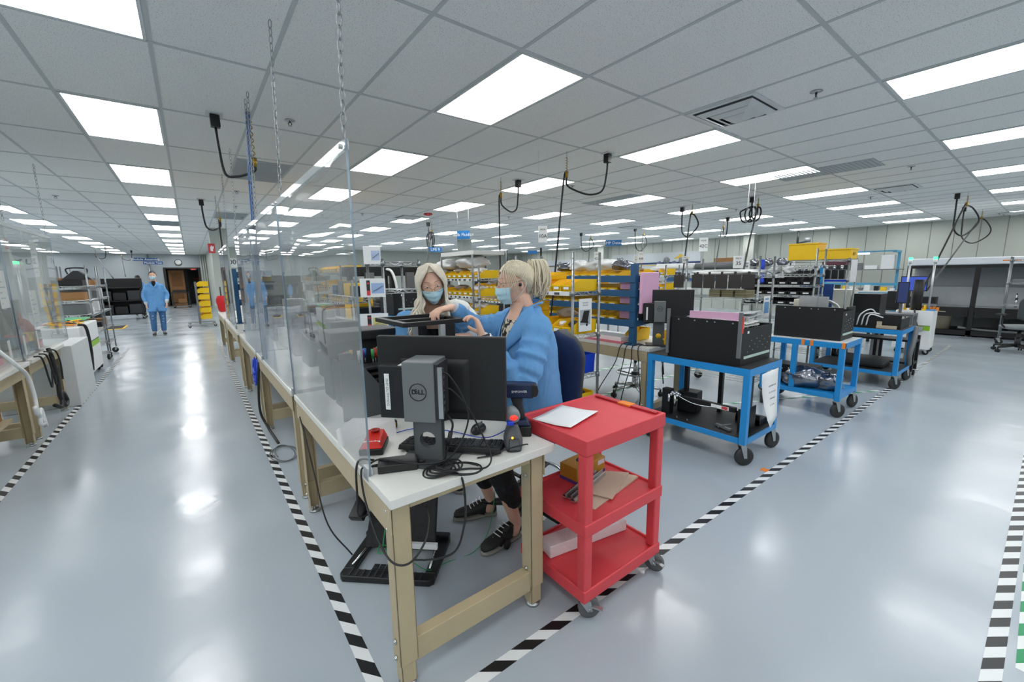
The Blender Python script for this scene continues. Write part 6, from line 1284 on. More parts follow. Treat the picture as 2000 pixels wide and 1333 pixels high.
# yellow bin rack seen through the clear screens
wire_rack('chrome wire rack of yellow bins seen through the nearest clear screen', (1.9, 8.5, 0), FW, 1.6, .4, 1.72, (1.62, 1.38, 1.14, .9, .3), strips=(1.38, 1.14))
for si, z in enumerate((1.62, 1.38, 1.14, .9)):
    bins(.138, .30, .105, [(1.93, 6.98+.145*i, z+.003) for i in range(10)], FW, lambda i: ORD(i)+' yellow bin, '+['top', 'second', 'third', 'fourth'][si]+' shelf of the rack behind the clear screen', 'bins behind the clear screen')
wire_rack('chrome wire rack of yellow and black boxes at the third bench behind the screens', (1.55, 6.4, 0), FW, 1.2, .4, 1.5, (1.3, 1.0, .7))
for k in range(12): parts_on('%s box, %s on the rack at the third bench behind the screens' % (['black', 'yellow', 'grey', 'blue'][k % 4], ORD(k)), 'storage_box', 'box', [(0, .3, 0, .24, 0, .13+.03*(k % 3))], [BLACK, YEL, GREYP, NAVY][k % 4], (1.6, 5.22+.28*(k % 4), (1.303, 1.003, .703)[k//4]), 0, .005)
# ---------------------------------------------------------------- benches and machines across the aisle
def lbench(lab, y0, y1): return bench('workbench', lab, -2.1, -1.285, y0, y1, .80, bolts=True)
lbench('tan bench with cardboard on its under shelf, at the left picture edge', 3.9, 5.84); lbench('tan bench with hanging power cords beside the plain white cabinet', 5.93, 7.2)
one('bench_shelf', boxes((0, .62, 0, 1.55, 0, .03)), TAN, 'tan under shelf of the bench at the left picture edge', 'shelf', (-2.02, 4.05, .30))
for k, (x, y, w_, d, h) in enumerate(((-1.9, 5.2, .45, .36, .16), (-1.75, 4.6, .4, .5, .06), (-1.95, 4.15, .3, .35, .12))): parts_on(['tall brown carton', 'flat brown carton', 'small brown carton'][k]+' on the under shelf of the left edge bench', 'carton', 'box', [(0, w_, 0, d, 0, h)], CARD, (x, y, .331), R(4*k))
screen(-1.33, 4.0, 5.85, .83, 2.08, 'clear hanging screen at the left picture edge, its nearer pane'); screen(-1.33, 5.9, 7.72, .80, 2.09, 'clear hanging screen over the left bench, ending at the white cabinet')
for y, l in ((6.1, 'steel chain holding the near corner of the left bench screen'), (7.6, 'steel chain holding the far corner of the left bench screen')):
    one('hanging_chain', chain([(-1.33, y, CEIL-.01), (-1.33, y, 2.09)], l, link=.045), CHN, l, 'chain', group='chains holding the clear screens')
parts_on('plain pale grey floor cabinet beside the tan bench across the aisle', 'floor_cabinet', 'cabinet', [(0, .66, 0, 1.05, .0, .76)], mat('pale_cabinet', '#cfd4d4', .45), (-1.90, 7.28, .0), 0, .008)
I2 = instrument('white wheeled instrument with pale green stripe across the aisle', (-1.36, 8.6, 0), R(90), 1.5, .6, .87, ((.12, .5, .85),), .0)
MB().tube(smooth_path([(.15, .02, .9), (.2, -.05, .85), (.22, -.06, .5), (.16, -.05, .2)]), .02).build('hose', CORD, I2)
for k in range(6): cable('tangled orange and dark cable on the white instrument across the aisle', [(-1.4-.4*random.random(), 8.7+.9*random.random(), .885+.05*random.random()) for _ in range(8)], .008, [YEL, CORD, ORANGE, CORD, YEL, GREEN][k], k=5, group='cables on the left instrument')
RKL = ['first', 'second']
rl = wire_rack('tall chrome wire cart of boards beside the aisle, nearer of two', (-1.42, 10.3, 0), R(90), .95, .5, 1.80, (1.45, 1.2, .95, .62, .38, .17), True)
rl2 = wire_rack('tall chrome wire cart of boxes beside the aisle, further of two', (-1.42, 11.5, 0), R(90), .8, .5, 1.80, (1.45, 1.2, .95, .62, .3), True)
for ri, y0 in enumerate((10.36, 11.56)):
    for si, z in enumerate((1.45, 1.2, .95, .62)):
        for k in range(2):
            nm = ['black equipment box', 'brown carton', 'grey parts tray', 'white parts box'][(si+k+ri) % 4]
            parts_on('%s on the %s shelf of the %s wire cart, %s side' % (nm, ['top', 'second', 'third', 'fourth'][si], ['nearer', 'further'][ri], ['near', 'far'][k]), nm.replace(' ', '_'), 'box', [(0, .38, 0, .32, 0, .1+.04*((si+k) % 3))], [BLK2, CARD, GREYP, WHITE][(si+k+ri) % 4], (-1.87, y0+.40*k, z+.003), 0, .006)
t = thing('tool_case', 'grey peaked tool case with a black handle on top of the nearer wire cart', 'case', (-1.6, 10.8, 1.56)); MB().prism([(-.2, 0), (.2, 0), (.03, .16), (-.03, .16)], -.1, .1, 'y').build('body', DGREY, t); MB().tube(smooth_path([(-.12, 0, .1), (-.12, 0, .2), (.12, 0, .2), (.12, 0, .1)]), .012).build('handle', BLACK, t)
bins(.12, .25, .1, [(-1.5, 10.5+.15*i, .385) for i in range(3)], R(90), lambda i: ORD(i)+' yellow bin low on the nearer wire cart across the aisle', 'yellow bins on the left wire cart')
parts_on('green printed board on the fourth shelf of the nearer wire cart', 'green_board', 'board', [(0, .3, 0, .5, 0, .02)], mat('board_green', '#6dbb8c', .5), (-1.75, 9.75, .90))
# things on the left benches seen through the screen
for k in range(9):
    y = 4.2+.38*k; nm = [('black_equipment', BLK2, 'black equipment block'), ('grey_housing', GREYP, 'grey machine housing'), ('navy_unit', NAVY, 'navy machine unit')][k % 3]
    parts_on('%s, %s along the left benches behind the clear screen' % (nm[2], ORD(k)), nm[0], 'equipment', [(0, .3, 0, .26, 0, .22+.11*(k % 4)), (.05, .2, .05, .15, .22+.11*(k % 4), .36+.11*(k % 4))], nm[1], (-1.85, y, .801), 0, .012)
t = thing('bench_shelving', 'grey wire and steel shelving standing on the left benches', 'shelving', (-2.05, 4.1, .80))
for y in (0, 1.6, 3.0): boxes((0, .04, y, y+.04, 0, .95)).build('upright', GREYP, t)
for z in (.5, .75, .92): boxes((.0, .28, 0, 3.04, z, z+.02)).build('shelf', STEEL, t)
bins(.138, .25, .105, [(-1.80, 4.25+.2*i, 1.322) for i in range(13)], R(90), lambda i: ORD(i)+' yellow bin on the lower shelf behind the left clear screen', 'yellow bins behind the left screen')
for k in range(11): parts_on('%s parts box, %s along the middle shelf behind the left screen' % (['black', 'white', 'red', 'yellow'][k % 4], ORD(k)), 'parts_box', 'box', [(0, .2, 0, .18, 0, .1)], [BLACK, WHITE, RED, YEL][k % 4], (-2.03, 4.2+.25*k, 1.572), 0, .006)
for k, (y, z, h, l) in enumerate(((6.95, 1.25, .75, 'long white printed sheet hanging inside the left screen'), (6.7, 1.05, .4, 'short white printed sheet hanging inside the left screen'), (5.9, 1.3, .35, 'pale printed sheet near the picture edge inside the left screen'))):
    t = thing('printed_sheet', l, 'paper', (-1.36-.02*k, y, z)); boxes((-.001, .001, 0, .24, 0, h)).build('sheet', PAPER, t); q = MB()
    for i in range(7): q.box(.0012, .0018, .03, .03+.16*((i*7 % 5)/5+.2), h-.06-.05*i, h-.05-.05*i)
    q.build('print', mat('faint_print', '#8fa3bd', .7), t)
t = thing('backpack', 'red cloth bag hanging behind the left clear screen', 'bag', (-1.55, 7.0, .85)); q = MB(); q.sph((0, 0, .14), .14, 14, 10, (.7, .8, 1.1)); q.build('body', mat('red_cloth', '#c41f25', .8, bump=.5, bscale=40), t); MB().tube(smooth_path([(.0, -.05, .28), (0, 0, .36), (0, .05, .28)]), .01).build('strap', RED, t)
cable('thick black power cord bundle hanging from the left bench', [(-1.29, 6.55, .83), (-1.262, 6.5, .7), (-1.26, 6.52, .45), (-1.26, 6.5, .3), (-1.25, 6.6, .17), (-1.26, 6.75, .2), (-1.26, 6.6, .33), (-1.25, 6.45, .2), (-1.27, 6.3, .25)], .02)
for k in range(4): cable('thin black cord hanging off the left bench, %s from the white cord' % ORD(k), [(-1.31, 6.1+.18*k, .81), (-1.26, 6.12+.18*k, .78), (-1.255, 6.2+.18*k, .55+.03*k), (-1.262, 6.3+.15*k, .45), (-1.262, 6.4+.12*k, .62)], .008)
cable('white power cord hanging to a tied loop at the left bench leg', [(-1.34, 5.3, 1.0), (-1.262, 5.4, .82), (-1.25, 5.55, .7), (-1.245, 5.6, .5), (-1.24, 5.55, .35), (-1.235, 5.5, .42), (-1.24, 5.62, .3), (-1.235, 5.7, .22), (-1.24, 5.6, .24), (-1.24, 5.68, .36), (-1.235, 5.72, .18)], .016, WHITE)
cable('grey corrugated tube hanging from the ceiling over the left bench', [(-1.62, 5.6, CEIL-.01), (-1.6, 5.9, 2.2), (-1.52, 6.3, 1.5), (-1.46, 6.6, .82)], .035, DGREY, name='duct_hose', cat='hose')
# floor mat, far black cart, trolley, bin rack
t = thing('floor_mat', 'black slotted floor mat with yellow edge beyond the wire carts', 'mat', (-2.45, 18.0, 0)); boxes((0, .62, 0, 1.2, 0, .014)).build('edge', YEL, t); boxes((.05, .57, .05, 1.15, .0141, .018)).build('pad', RUB, t)
def shelf_cart(lab, x, y, w_, d, zs, h, m, nm='equipment_cart'):
    t = thing(nm, lab, 'cart', (x, y, 0))
    for a in (0, w_-.05):
        for b in (0, d-.05): boxes((a, a+.05, b, b+.05, .12, h)).build('post', m, t)
    for z in zs: boxes((.0, w_, .0, d, z-.03, z)).build('shelf', m, t)
    for a, b in ((.05, .05), (w_-.05, .05), (.05, d-.05), (w_-.05, d-.05)): caster(t, a, b, .12, .055, .04, .4, RUB)
    return t
o = shelf_cart('tall black equipment shelves on wheels beside the walking person', -3.3, 22.0, 1.75, .7, (.22, .75, 1.25), 1.6, BLK2); boxes((.05, 1.7, .66, .69, .25, 1.6), (.0, .03, .05, .65, .25, 1.6)).build('back_panel', BLK2, o)
for k in range(8): parts_on('%s machine block, %s along the black wheeled shelves' % (['black', 'dark grey'][k % 2], ORD(k)), 'machine_block', 'equipment', [(0, .38, 0, .5, 0, [.42, .36, .3, .38][k % 4])], [BLK2, DGREY, BLK2, DGREY][k % 4], (-3.25+.42*(k % 4), 22.05, (.221 if k < 4 else .751)), 0, .02)
parts_on('tall black cabinet standing before the black wheeled shelves', 'black_cabinet', 'cabinet', [(0, .5, 0, .6, 0, 1.3)], BLK2, (-3.2, 20.9, 0), 0, .01)
shelf_cart('low grey two deck cart beside the dark doorway', -.85, 28.6, .75, .7, (.28, .82), .85, DGREY); parts_on('brown carton on the low cart by the doorway', 'carton', 'box', [(0, .35, 0, .3, 0, .2)], CARD, (-.6, 28.8, .281)); parts_on('flat black case on the low cart by the doorway', 'black_case', 'case', [(0, .6, 0, .5, 0, .1)], BLACK, (-.8, 28.7, .851))
t = thing('bin_stand', 'grey wheeled stand stacked with yellow bins at the aisle by the red bag', 'bin stand', (.10, 16.7, 0))
for y in (0, .9): boxes((0, .05, y, y+.05, .1, 1.45)).build('upright', GREYP, t); MB().bar((-.3, y+.02, .09), (.45, y+.02, .09), .04).build('foot_rail', STEEL, t)
for x in (-.27, .4):
    for y in (.02, .92): caster(t, x, y, .1, .04, .03, 0, RUB)
boxes((.0, .03, .05, .9, .4, .45), (.0, .03, .05, .9, 1.3, 1.35)).build('cross_rail', GREYP, t)
bins(.4, .3, .16, [(.16, 16.95+.45*(i % 2), .25+.21*(i//2)) for i in range(12)], FW, lambda i: 'yellow bin on the grey wheeled stand, %s row from the bottom, %s column' % (ORD(i//2), ['near', 'far'][i % 2]), 'bins on the wheeled stand')
t = thing('red_bag', 'bright red cloth bag hanging at the end of the furthest bench', 'bag', (.52, 11.46, .752)); q = MB(); rg = []
for i in range(12):
    u = i/11; rr = .13*math.sin(math.pi*(.08+.8*u))**.6; rg.append([(rr*(.8+.2*math.sin(3*a+4*u))*math.cos(a), rr*(1+.2*math.sin(2*a+5*u))*math.sin(a), .05+.36*u) for a in [2*math.pi*k/16 for k in range(16)]])
q.loft(rg); q.build('body', mat('red_cloth', '#d4251d', .8, bump=.5, bscale=40), t); MB().tube(smooth_path([(.0, -.04, .40), (0, 0, .6), (0, .04, .40)]), .012).build('strap', BLACK, t); boxes((-.125, -.118, -.06, .04, .2, .23)).build('white_mark', WHITE, t)
# doorway
t = thing('double_door', 'open doorway with a wooden door and a black door', 'door', (-.35, 30.8, 0)); DK = mat('dark_door_frame', '#2a2524', .5)
del t['category']; del t['label']; t.name = 'door_1'; t['kind'] = 'structure'
boxes((-.78, -.68, -.03, .11, 0, 2.2), (.80, .90, -.03, .11, 0, 2.2), (-.68, .80, -.03, .11, 2.12, 2.2)).build('frame', DK, t)
q = struct('door_2', MB().box(.0, .75, .01, .03, .02, 2.0), mat('oak', '#a6764c', .5, var=.3, scale=5)); q.location = (-.95, 31.4, 0); q.rotation_euler = (0, 0, R(18)); boxes((0, .75, 0, .045, 0.01, 2.05)).build('leaf', mat('oak', '#a6764c', .5, var=.3, scale=5), q)
for z0, z1 in ((.2, .95), (1.1, 1.9)): boxes((.12, .63, -.008, -.0005, z0, z1)).build('panel', mat('oak_dark', '#8d6039', .5, var=.3, scale=5), q)
q = struct('door_3', MB().box(.0, .85, .01, .03, .02, 2.0), BLK2); q.location = (-.05, 33.6, 0); boxes((0, .85, 0, .05, .01, 2.1)).build('leaf', BLK2, q); boxes((.33, .55, -.003, -.0005, 1.56, 1.61), (.33, .62, -.003, -.0005, 1.5, 1.54)).build('red_notice', mat('red_letter', '#d83a34', .6), q); MB().cyl((.08, -.06, 1.0), (.08, 0, 1.0), .03).build('handle', STEEL, q)
q = thing('exit_sign', 'small glowing red exit sign inside the doorway', 'sign', (.25, 31.6, 2.05)); boxes((-.15, .15, 0, .05, 0, .14)).build('housing', WHITE, q); text('lettering', 'EXIT', .11, mat('exit_red', '#ff3b30', .5, var=0, emit=2), q, (0, -.003, .07), (R(90), 0, 0), .001); boxes((-.01, .01, .0, .02, .141, CEIL-2.05)).build('stem', STEEL, q)
t = thing('wall_clock', 'round black rimmed wall clock above the doorway', 'clock', (-.41, 30.79, 2.48)); MB().lathe([(.17, 0), (.17, -.04), (.15, -.045), (.145, -.02), (.01, -.02)], n=28, ax='y').build('rim', BLACK, t); MB().cyl((0, -.021, 0), (0, -.024, 0), .145, n=28).build('dial', PAPER, t); MB().bar((0, -.027, 0), (.06, -.027, .05), .012, .003).bar((0, -.027, 0), (-.02, -.027, .1), .009, .003).build('hands', INK, t)
for k, x in enumerate((.62, .74, .84)): one('wall_pipe', MB().cyl((0, 0, 0), (0, 0, CEIL), .035, n=10), WALLM, 'painted vertical pipe in the corner by the doorway', 'pipe', (x, 30.5-.02*k, 0), group='painted pipes by the doorway')
one('wall_conduit', MB().cyl((0, 0, 0), (0, 0, CEIL), .03, n=10), STEEL, 'thin conduit running up the pale blue wall left of the clock', 'pipe', (-1.7, 30.74, 0))
parts_on('red fire extinguisher sign on the concrete column', 'extinguisher_sign', 'sign', [(0, .16, 0, .01, 0, .26)], RED, (.5, 14.485, 2.25)); boxes((.05, .11, -.003, -.0005, .05, .17), (.065, .095, -.003, -.0005, .175, .2), (.11, .13, -.003, -.0005, .12, .19)).build('pictogram', WLET, bpy.data.objects['extinguisher_sign'])
t = thing('wall_banner', 'white banner reading 100th Unit on the middle wall by the column', 'banner', (1.35, 22.78, 2.02)); boxes((-.3, 1.5, 0, .01, 0, .42)).build('sheet', PAPER, t); text('lettering', '100th Unit', .3, INK, t, (.62, -.004, .24), (R(90), 0, 0), .001); boxes((-.3, 1.5, -.001, 0, -.35, -.06)).build('lower_sheet', WHITE, t)
# bench line clutter behind the clear screens
TR = mat('tool_tray', '#1a1b1d', .5)
t = thing('tool_organizer', 'black slotted tool organizer on the near bench behind the monitor', 'organizer', (.62, 2.30, .80), 0)
for k in range(7): boxes((0, .38, .0, .24-.02*k, .02+.035*k, .035+.035*k)).build('tray', TR, t, .002)
boxes((0, .012, 0, .26, 0, .27), (.368, .38, .0, .26, 0, .27)).build('side', TR, t)
cols = ['#b3221e', '#2b8f4e', '#d98b22', '#c9cdd0', '#b3221e', '#2a5fae', '#2b8f4e']
for k in range(14):
    u = thing('screwdriver', cols and ['red', 'green', 'orange', 'silver', 'red', 'blue', 'green'][k % 7]+' handled screwdriver, %s along the black organizer' % ORD(k), 'screwdriver', (.635+.026*k, 2.36+.03*(k % 3), 1.05), 0, 'screwdrivers in the organizer'); MB().cyl((0, 0, .03), (0, 0, .085), .008, .01, 8).build('handle', mat('grip'+cols[k % 7], cols[k % 7], .4), u); MB().cyl((0, 0, 0), (0, 0, .03), .003, n=6).build('shaft', STEEL, u)
parts_on('wide black tilted tray standing behind the tool organizer', 'black_tray', 'tray', [(0, .42, 0, .2, 0, .42), (.0, .42, -.05, .0, .36, .42)], TR, (.62, 2.62, .80), 0, .008)
one('sloped_plate', MB().prism([(0, 0), (.32, 0), (.06, .36), (0, .36)], 0, .012, 'y'), mat('slate_panel', '#4c5053', .5), 'dark grey sloped panel standing beside the tool organizer', 'equipment', (.56, 2.18, .80))
for k in range(4): one('foam_piece', boxes((0, .05, 0, .03, 0, .13)), PINK, 'pink foam piece at the tool organizer, %s of a row' % ORD(k), 'foam', (.68+.03*k, 2.235-.0*k, .80+.0*k), R(10*k)) if False else one('foam_piece', boxes((0, .026, 0, .03, 0, .10+.02*k)), PINK, 'pink foam piece before the tool organizer, %s from the sloped panel' % ORD(k), 'foam', (.70+.032*k, 2.24, .80))
for k in range(12):
    y = 3.12+.62*k
    if 9.2 < y < 9.6: continue
    nm = [('test_unit', BLK2, 'black test unit'), ('parts_crate', GREYP, 'grey parts crate'), ('machine_rig', TR, 'dark machine rig'), ('white_carton', WHITE, 'white carton')][k % 4]
    parts_on('%s, %s along the benches behind the clear screens' % (nm[2], ORD(k)), nm[0], 'equipment', [(0, .32, 0, .3, 0, .2+.1*(k % 3)), (.06, .26, .06, .2, .2+.1*(k % 3), .42+.1*(k % 2))], nm[1], (.72, y, .80), 0, .012)
for k, y in enumerate((6.95, 8.2)):
    t = thing('shelf_upright', ['near', 'far'][k]+' blue slotted upright on the fourth bench by the aisle', 'upright', (.56, y, .80)); boxes((0, .06, 0, .09, 0, .9)).build('post', NAVY, t); boxes((-.03, .3, -.02, .11, 0, .01)).build('foot', NAVY, t)
    for z in (.3, .55, .75): MB().prism([(.06, z), (.4, z+.03), (.4, z+.1), (.06, z+.1)], .03, .05, 'y').build('bracket', NAVY, t)
bins(.138, .30, .105, [(.66, 7.14+.2*i, 1.5) for i in range(5)], FW, lambda i: ORD(i)+' yellow bin between the blue uprights by the aisle', 'yellow bins at the aisle uprights'); parts_on('blue shelf carried by the two aisle uprights', 'blue_shelf', 'shelf', [(0, .36, 0, 1.2, 0, .02)], NAVY, (.63, 7.05, 1.478))
for k in range(3): cable('blue network cable hanging under the third bench, %s strand' % ORD(k), [(.46, 4.9+.1*k, .72), (.44, 4.85+.15*k, .6), (.43, 4.95, .45+.06*k), (.44, 5.2, .5), (.46, 5.1+.1*k, .66)], .01, BIN_BLUE)
cable('black cord down the third bench leg to the floor', [(.46, 4.75, .72), (.44, 4.8, .5), (.43, 4.84, .2), (.47, 4.75, .05), (.5, 4.3, .006)], .012)
cable('dark thin cable coiled on the floor at the striped tape', [(.5+.12*math.cos(.7*k)*(1-.02*k), 4.0+.2*math.sin(.7*k), .006+.0007*k) for k in range(24)], .004, GREYP)
cable('black cord running along the apron of the near bench to the floor', [(.447, 2.75, .70), (.444, 2.6, .6), (.443, 2.45, .45), (.46, 2.3, .2), (.55, 2.2, .03)], .004)
# rack with posters, chassis and gantry behind the bench
rp = wire_rack('chrome wire rack carrying white instruction posters behind the near screen', (1.42, 4.22, 0), FW, .42, .36, 1.70, (1.68, 1.42, 1.1, .3))
def poster(lab, loc, w_, h, col, logo=True):
    t = thing('instruction_poster', lab, 'poster', loc, R(-25)); boxes((0, w_, -.002, 0, 0, h)).build('sheet', PAPER, t); boxes((w_*.45, w_*.95, -.003, -.0022, h*.2, h*.75)).build('picture', mat('poster_'+col, col, .6), t); MB().bar((w_*.52, -.0032, h*.32), (w_*.9, -.0032, h*.6), .02, .0008).build('picture_part', DGREY, t)
    if logo: boxes((w_*.26, w_*.40, -.003, -.0022, h*.1, h*.9)).build('dark_band', DGREY, t); boxes((w_*.26, w_*.40, -.0036, -.0031, h*.1, h*.35)).build('red_band', RED, t); boxes((w_*.29, w_*.37, -.0036, -.0031, h*.7, h*.78)).build('red_cross', RED, t)
poster('poster with a grey part on pale blue, highest on the wire rack', (1.27, 3.86, 1.66), .15, .16, '#b7c8e4', False); poster('poster with a red band and a long tool, middle of the wire rack', (1.22, 3.86, 1.36), .22, .17, '#9fb9e0'); poster('poster with a red band and a yellow picture, lowest on the wire rack', (1.20, 3.86, 1.06), .25, .15, '#d9d58a')
chassis('black drilled equipment chassis on the rack shelf behind the person with glasses', 1.72, 2.2, 4.35, 4.75, 1.125, .25, .25)
parts_on('blue topped stand under the drilled black chassis', 'blue_stand', 'stand', [(0, .75, 0, .6, 1.08, 1.12), (0, .05, 0, .05, 0, 1.08), (.7, .75, 0, .05, 0, 1.08), (0, .05, .55, .6, 0, 1.08), (.7, .75, .55, .6, 0, 1.08), (0, .75, 0, .6, .8, .83)], BLUE, (1.62, 4.25, 0))
for k in range(5): parts_on('%s small part box under the drilled black chassis, %s of the row' % (['red', 'blue', 'black', 'red', 'grey'][k], ORD(k)), 'part_box', 'box', [(0, .1, 0, .2, 0, .1+.03*(k % 2))], [RED, BIN_BLUE, BLACK, RED, GREYP][k], (1.72+.12*k, 4.3, .831))
for g_, (x, y) in enumerate(((1.72, 5.6), (2.36, 5.7), (3.9, 7.6))):
    t = thing('gantry_machine', ['black gantry machine frame with hoses, in front of the pale wall', 'second black gantry machine beside the long haired person', 'black gantry machine in the row further back'][g_], 'machine', (x, y, 0))
    boxes((0, .55, 0, .6, .85, .95)).build('base', BLK2, t); boxes((0, .06, 0, .06, 0, .85), (.49, .55, 0, .06, 0, .85), (0, .06, .54, .6, 0, .85), (.49, .55, .54, .6, 0, .85)).build('stand', BLK2, t)
    for a in (0, .49): boxes((a, a+.06, .3, .38, .95, 1.62)).build('column', BLK2, t)
    boxes((-.05, .6, .26, .42, 1.55, 1.68)).build('cross_beam', BLK2, t, .006); boxes((.2, .32, .2, .26, 1.2, 1.6)).build('head', GREYP, t); boxes((.2, .26, .15, .195, 1.15, 1.25)).build('yellow_tip', YEL, t); MB().tube(smooth_path([(.5, .3, 1.65), (.58, .2, 1.6), (.6, .1, 1.3), (.5, .1, 1.0)]), .02).build('hose', WHITE, t)
# red alarm, mid distance cabinets that fill the rows behind
one('ceiling_bell', MB().lathe([(.01, 0), (.09, 0), (.1, -.03), (.05, -.05), (.01, -.05)], n=20), RED, 'round red alarm bell on the ceiling over the blue hanging signs', 'alarm bell', tuple(atz(836, 417, CEIL)))
for k in range(10):
    y = 6.6+.95*(k % 5); x = (3.6 if k < 5 else 9.6)+.2*(k % 2); parts_on('%s machine on the rows behind the yellow bins, %s from the near end' % (['black', 'grey'][k % 2]+(' tall' if k < 5 else ' far'), ORD(k % 5)), 'row_machine', 'machine', [(0, .7, 0, .8, 0, .9), (.1, .6, .1, .7, .9, 1.25+.1*(k % 3))], [BLK2, GREYP][k % 2], (x, y+(5.2 if k >= 5 else 3.4), 0), 0, .02)

# small coloured bins and tools crowding the left benches
for r_ in range(3):
    for k in range(10):
        m_, cn = [(YEL, 'yellow'), (BLACK, 'black'), (RED, 'red'), (GREYP, 'grey'), (NAVY, 'navy')][(k*3+r_) % 5]
        parts_on('small %s bin, %s of the %s row inside the left screen' % (cn, ORD(k), ['front', 'middle', 'back'][r_]), 'small_bin', 'bin', [(0, .12, 0, .16, 0, .004), (0, .12, 0, .004, .004, .09), (0, .12, .156, .16, .004, .09), (0, .004, .004, .156, .004, .10), (.116, .12, .004, .156, .004, .06)], m_, (-1.55, 4.6+.26*k, .802+.105*r_) if r_ < 2 else (-1.72, 4.6+.26*k, .802))
for k in range(6): parts_on('white printed label sheet, %s standing along the left bench edge' % ORD(k), 'label_sheet', 'paper', [(0, .003, 0, .15, 0, .2)], PAPER, (-1.40, 4.5+.45*k, .802), R(8))
# ---------------------------------------------------------------- hanging cords and signs
def outlet(p, lab):
    t = thing('ceiling_outlet', lab, 'outlet', (p.x, p.y, CEIL), 0, 'ceiling power outlets'); boxes((-.035, .035, -.035, .035, -.11, -.012)).build('plug', BLACK, t, .006); boxes((-.06, .06, -.06, .06, -.011, 0)).build('cover_plate', LFR, t); return p
def hooked(o, h, low, lab, loops=0, loopr=.12, spring=.16, end=None, sag=.2, r=None, bulge=0):
    """o: outlet pixel, h: hook pixel, end: where the cord goes; sag: depth of the slack below the grip"""
    po = outlet(atz(*o, CEIL), 'black ceiling plug feeding the '+lab); ph = atz(*h, CEIL); d = end
    k = thing('cord_grip', 'brass spring grip holding the '+lab, 'cord grip', (ph.x, ph.y, CEIL), 0, 'spring grips on the cords')
    MB().cyl((0, 0, 0), (0, 0, -.06), .003, n=5).build('wire', STEEL, k); q = MB(); q.tube([(.010*math.cos(a*.9), .010*math.sin(a*.9), -.06-spring*a/40) for a in range(41)], .004, 5); q.build('spring', mat('brass', '#a8893c', .35, .9), k); z = -.06-spring
    MB().cyl((0, 0, z), (0, 0, z-.07), .022, .016, 10).build('mesh_grip', mat('brass', '#a8893c', .35, .9), k)
    g = Vector((ph.x, ph.y, CEIL+z-.05)); zb = g.z-sag; H_ = lambda t, zz, b=0: Vector((po.x+(g.x-po.x)*t+.8*b, po.y+(g.y-po.y)*t-.6*b, zz))
    pts = [H_(0, CEIL-.11), H_(.02, min(CEIL-.2, (CEIL-.11+zb)/2+.05)), H_(.12, zb+.12*min(1, sag*2)), H_(.45, zb, bulge*.4), H_(.85, zb+.14*min(1, sag*2), bulge*.9), H_(1.0, g.z-.45*sag, bulge*1.05), H_(1.0, g.z-.1*sag, bulge*.5), H_(1.0, g.z)]
    ax = (po-g); ax.z = 0; ax = ax.normalized() if ax.length > .01 else Vector((1, 0, 0))
    for i in range(loops*8): a = 2*math.pi*i/8+math.pi/2; pts.append(g+Vector((0, 0, -loopr))+ax*(loopr*math.cos(a)*.9)+Vector((0, .01*i, loopr*math.sin(a))))
    g2 = g+(Vector((-.02, .02, 0))); pts += [g2+(d-g2)*.02, g2+(d-g2)*.5, d]
    cable(lab, pts, r or (.011 if (ph.length < 7) else .014), k=6, name='power_cable', cat='power cord')
hooked((1187, 299), (1107, 296), None, 'black cord hanging straight down in front of the yellow bins', end=Vector((3.49, 3.80, .803)))
hooked((1012, 351), (978, 346), None, 'black cord hanging down behind the ponytailed person', end=Vector((3.55, 4.9, 1.3)))
hooked((836, 434), (842, 432), None, 'coiled black cord hanging above the long haired person', 2, .22, end=at(832, 540, 7.5))
hooked((1135, 455), (1154, 455), None, 'looped black cord left of the blue detect sign', sag=.42, spring=.1, bulge=.1, end=at(1147, 560, 8.5))
hooked((1241, 445), (1258, 447), None, 'looped black cord right of the blue detect sign', sag=.5, spring=.1, bulge=.1, end=at(1250, 555, 10))
hooked((1333, 404), (1353, 395), None, 'large looped black cord above the hung black panels', sag=.42, spring=.12, bulge=.13, end=at(1330, 560, 7.5))
hooked((1422, 424), (1414, 428), None, 'folded black cord between the large loop and the coil', sag=.25, spring=.12, end=at(1388, 570, 8.5))
hooked((1470, 384), (1482, 381), None, 'thick coil of black cord hanging above the number 35 sign', 3, .13, .1, end=at(1446, 560, 7))
hooked((1871, 377), (1892, 376), None, 'black cord loop nearest the ceiling vent at the panelled wall', sag=.55, spring=.12, r=.014, bulge=.26, end=Vector((10.52, 1.48, 1.2)))
hooked((1884, 404), (1920, 408), None, 'second black cord loop beside the panelled wall vent', sag=.58, spring=.12, r=.014, bulge=.26, end=Vector((10.58, 1.44, 1.15)))
hooked((418, 222), (487, 222), None, 'black plug cord tied to the blue network cables', spring=.3, sag=.1, end=Vector((.50, 4.35, 2.35)))
cable('bundle of blue network cables dropping to the second clear screen', [(.54, 4.33, CEIL-.002), (.52, 4.35, 2.6), (.505, 4.36, 2.3), (.49, 4.36, 1.6), (.48, 4.36, .81)], .016, mat('network_blue', '#2a5f9e', .5), name='network_cable')
hooked((392, 389), (426, 398), None, 'black cord hanging down by the fourth bench screen', spring=.2, end=Vector((.56, 9.6, .82)))
hooked((205, 483), (185, 486), None, 'thin black cord hanging over the far left benches, nearer', end=at(222, 545, 17.5)); hooked((256, 489), (236, 490), None, 'thin black cord hanging over the far left benches, further', end=at(245, 540, 20))
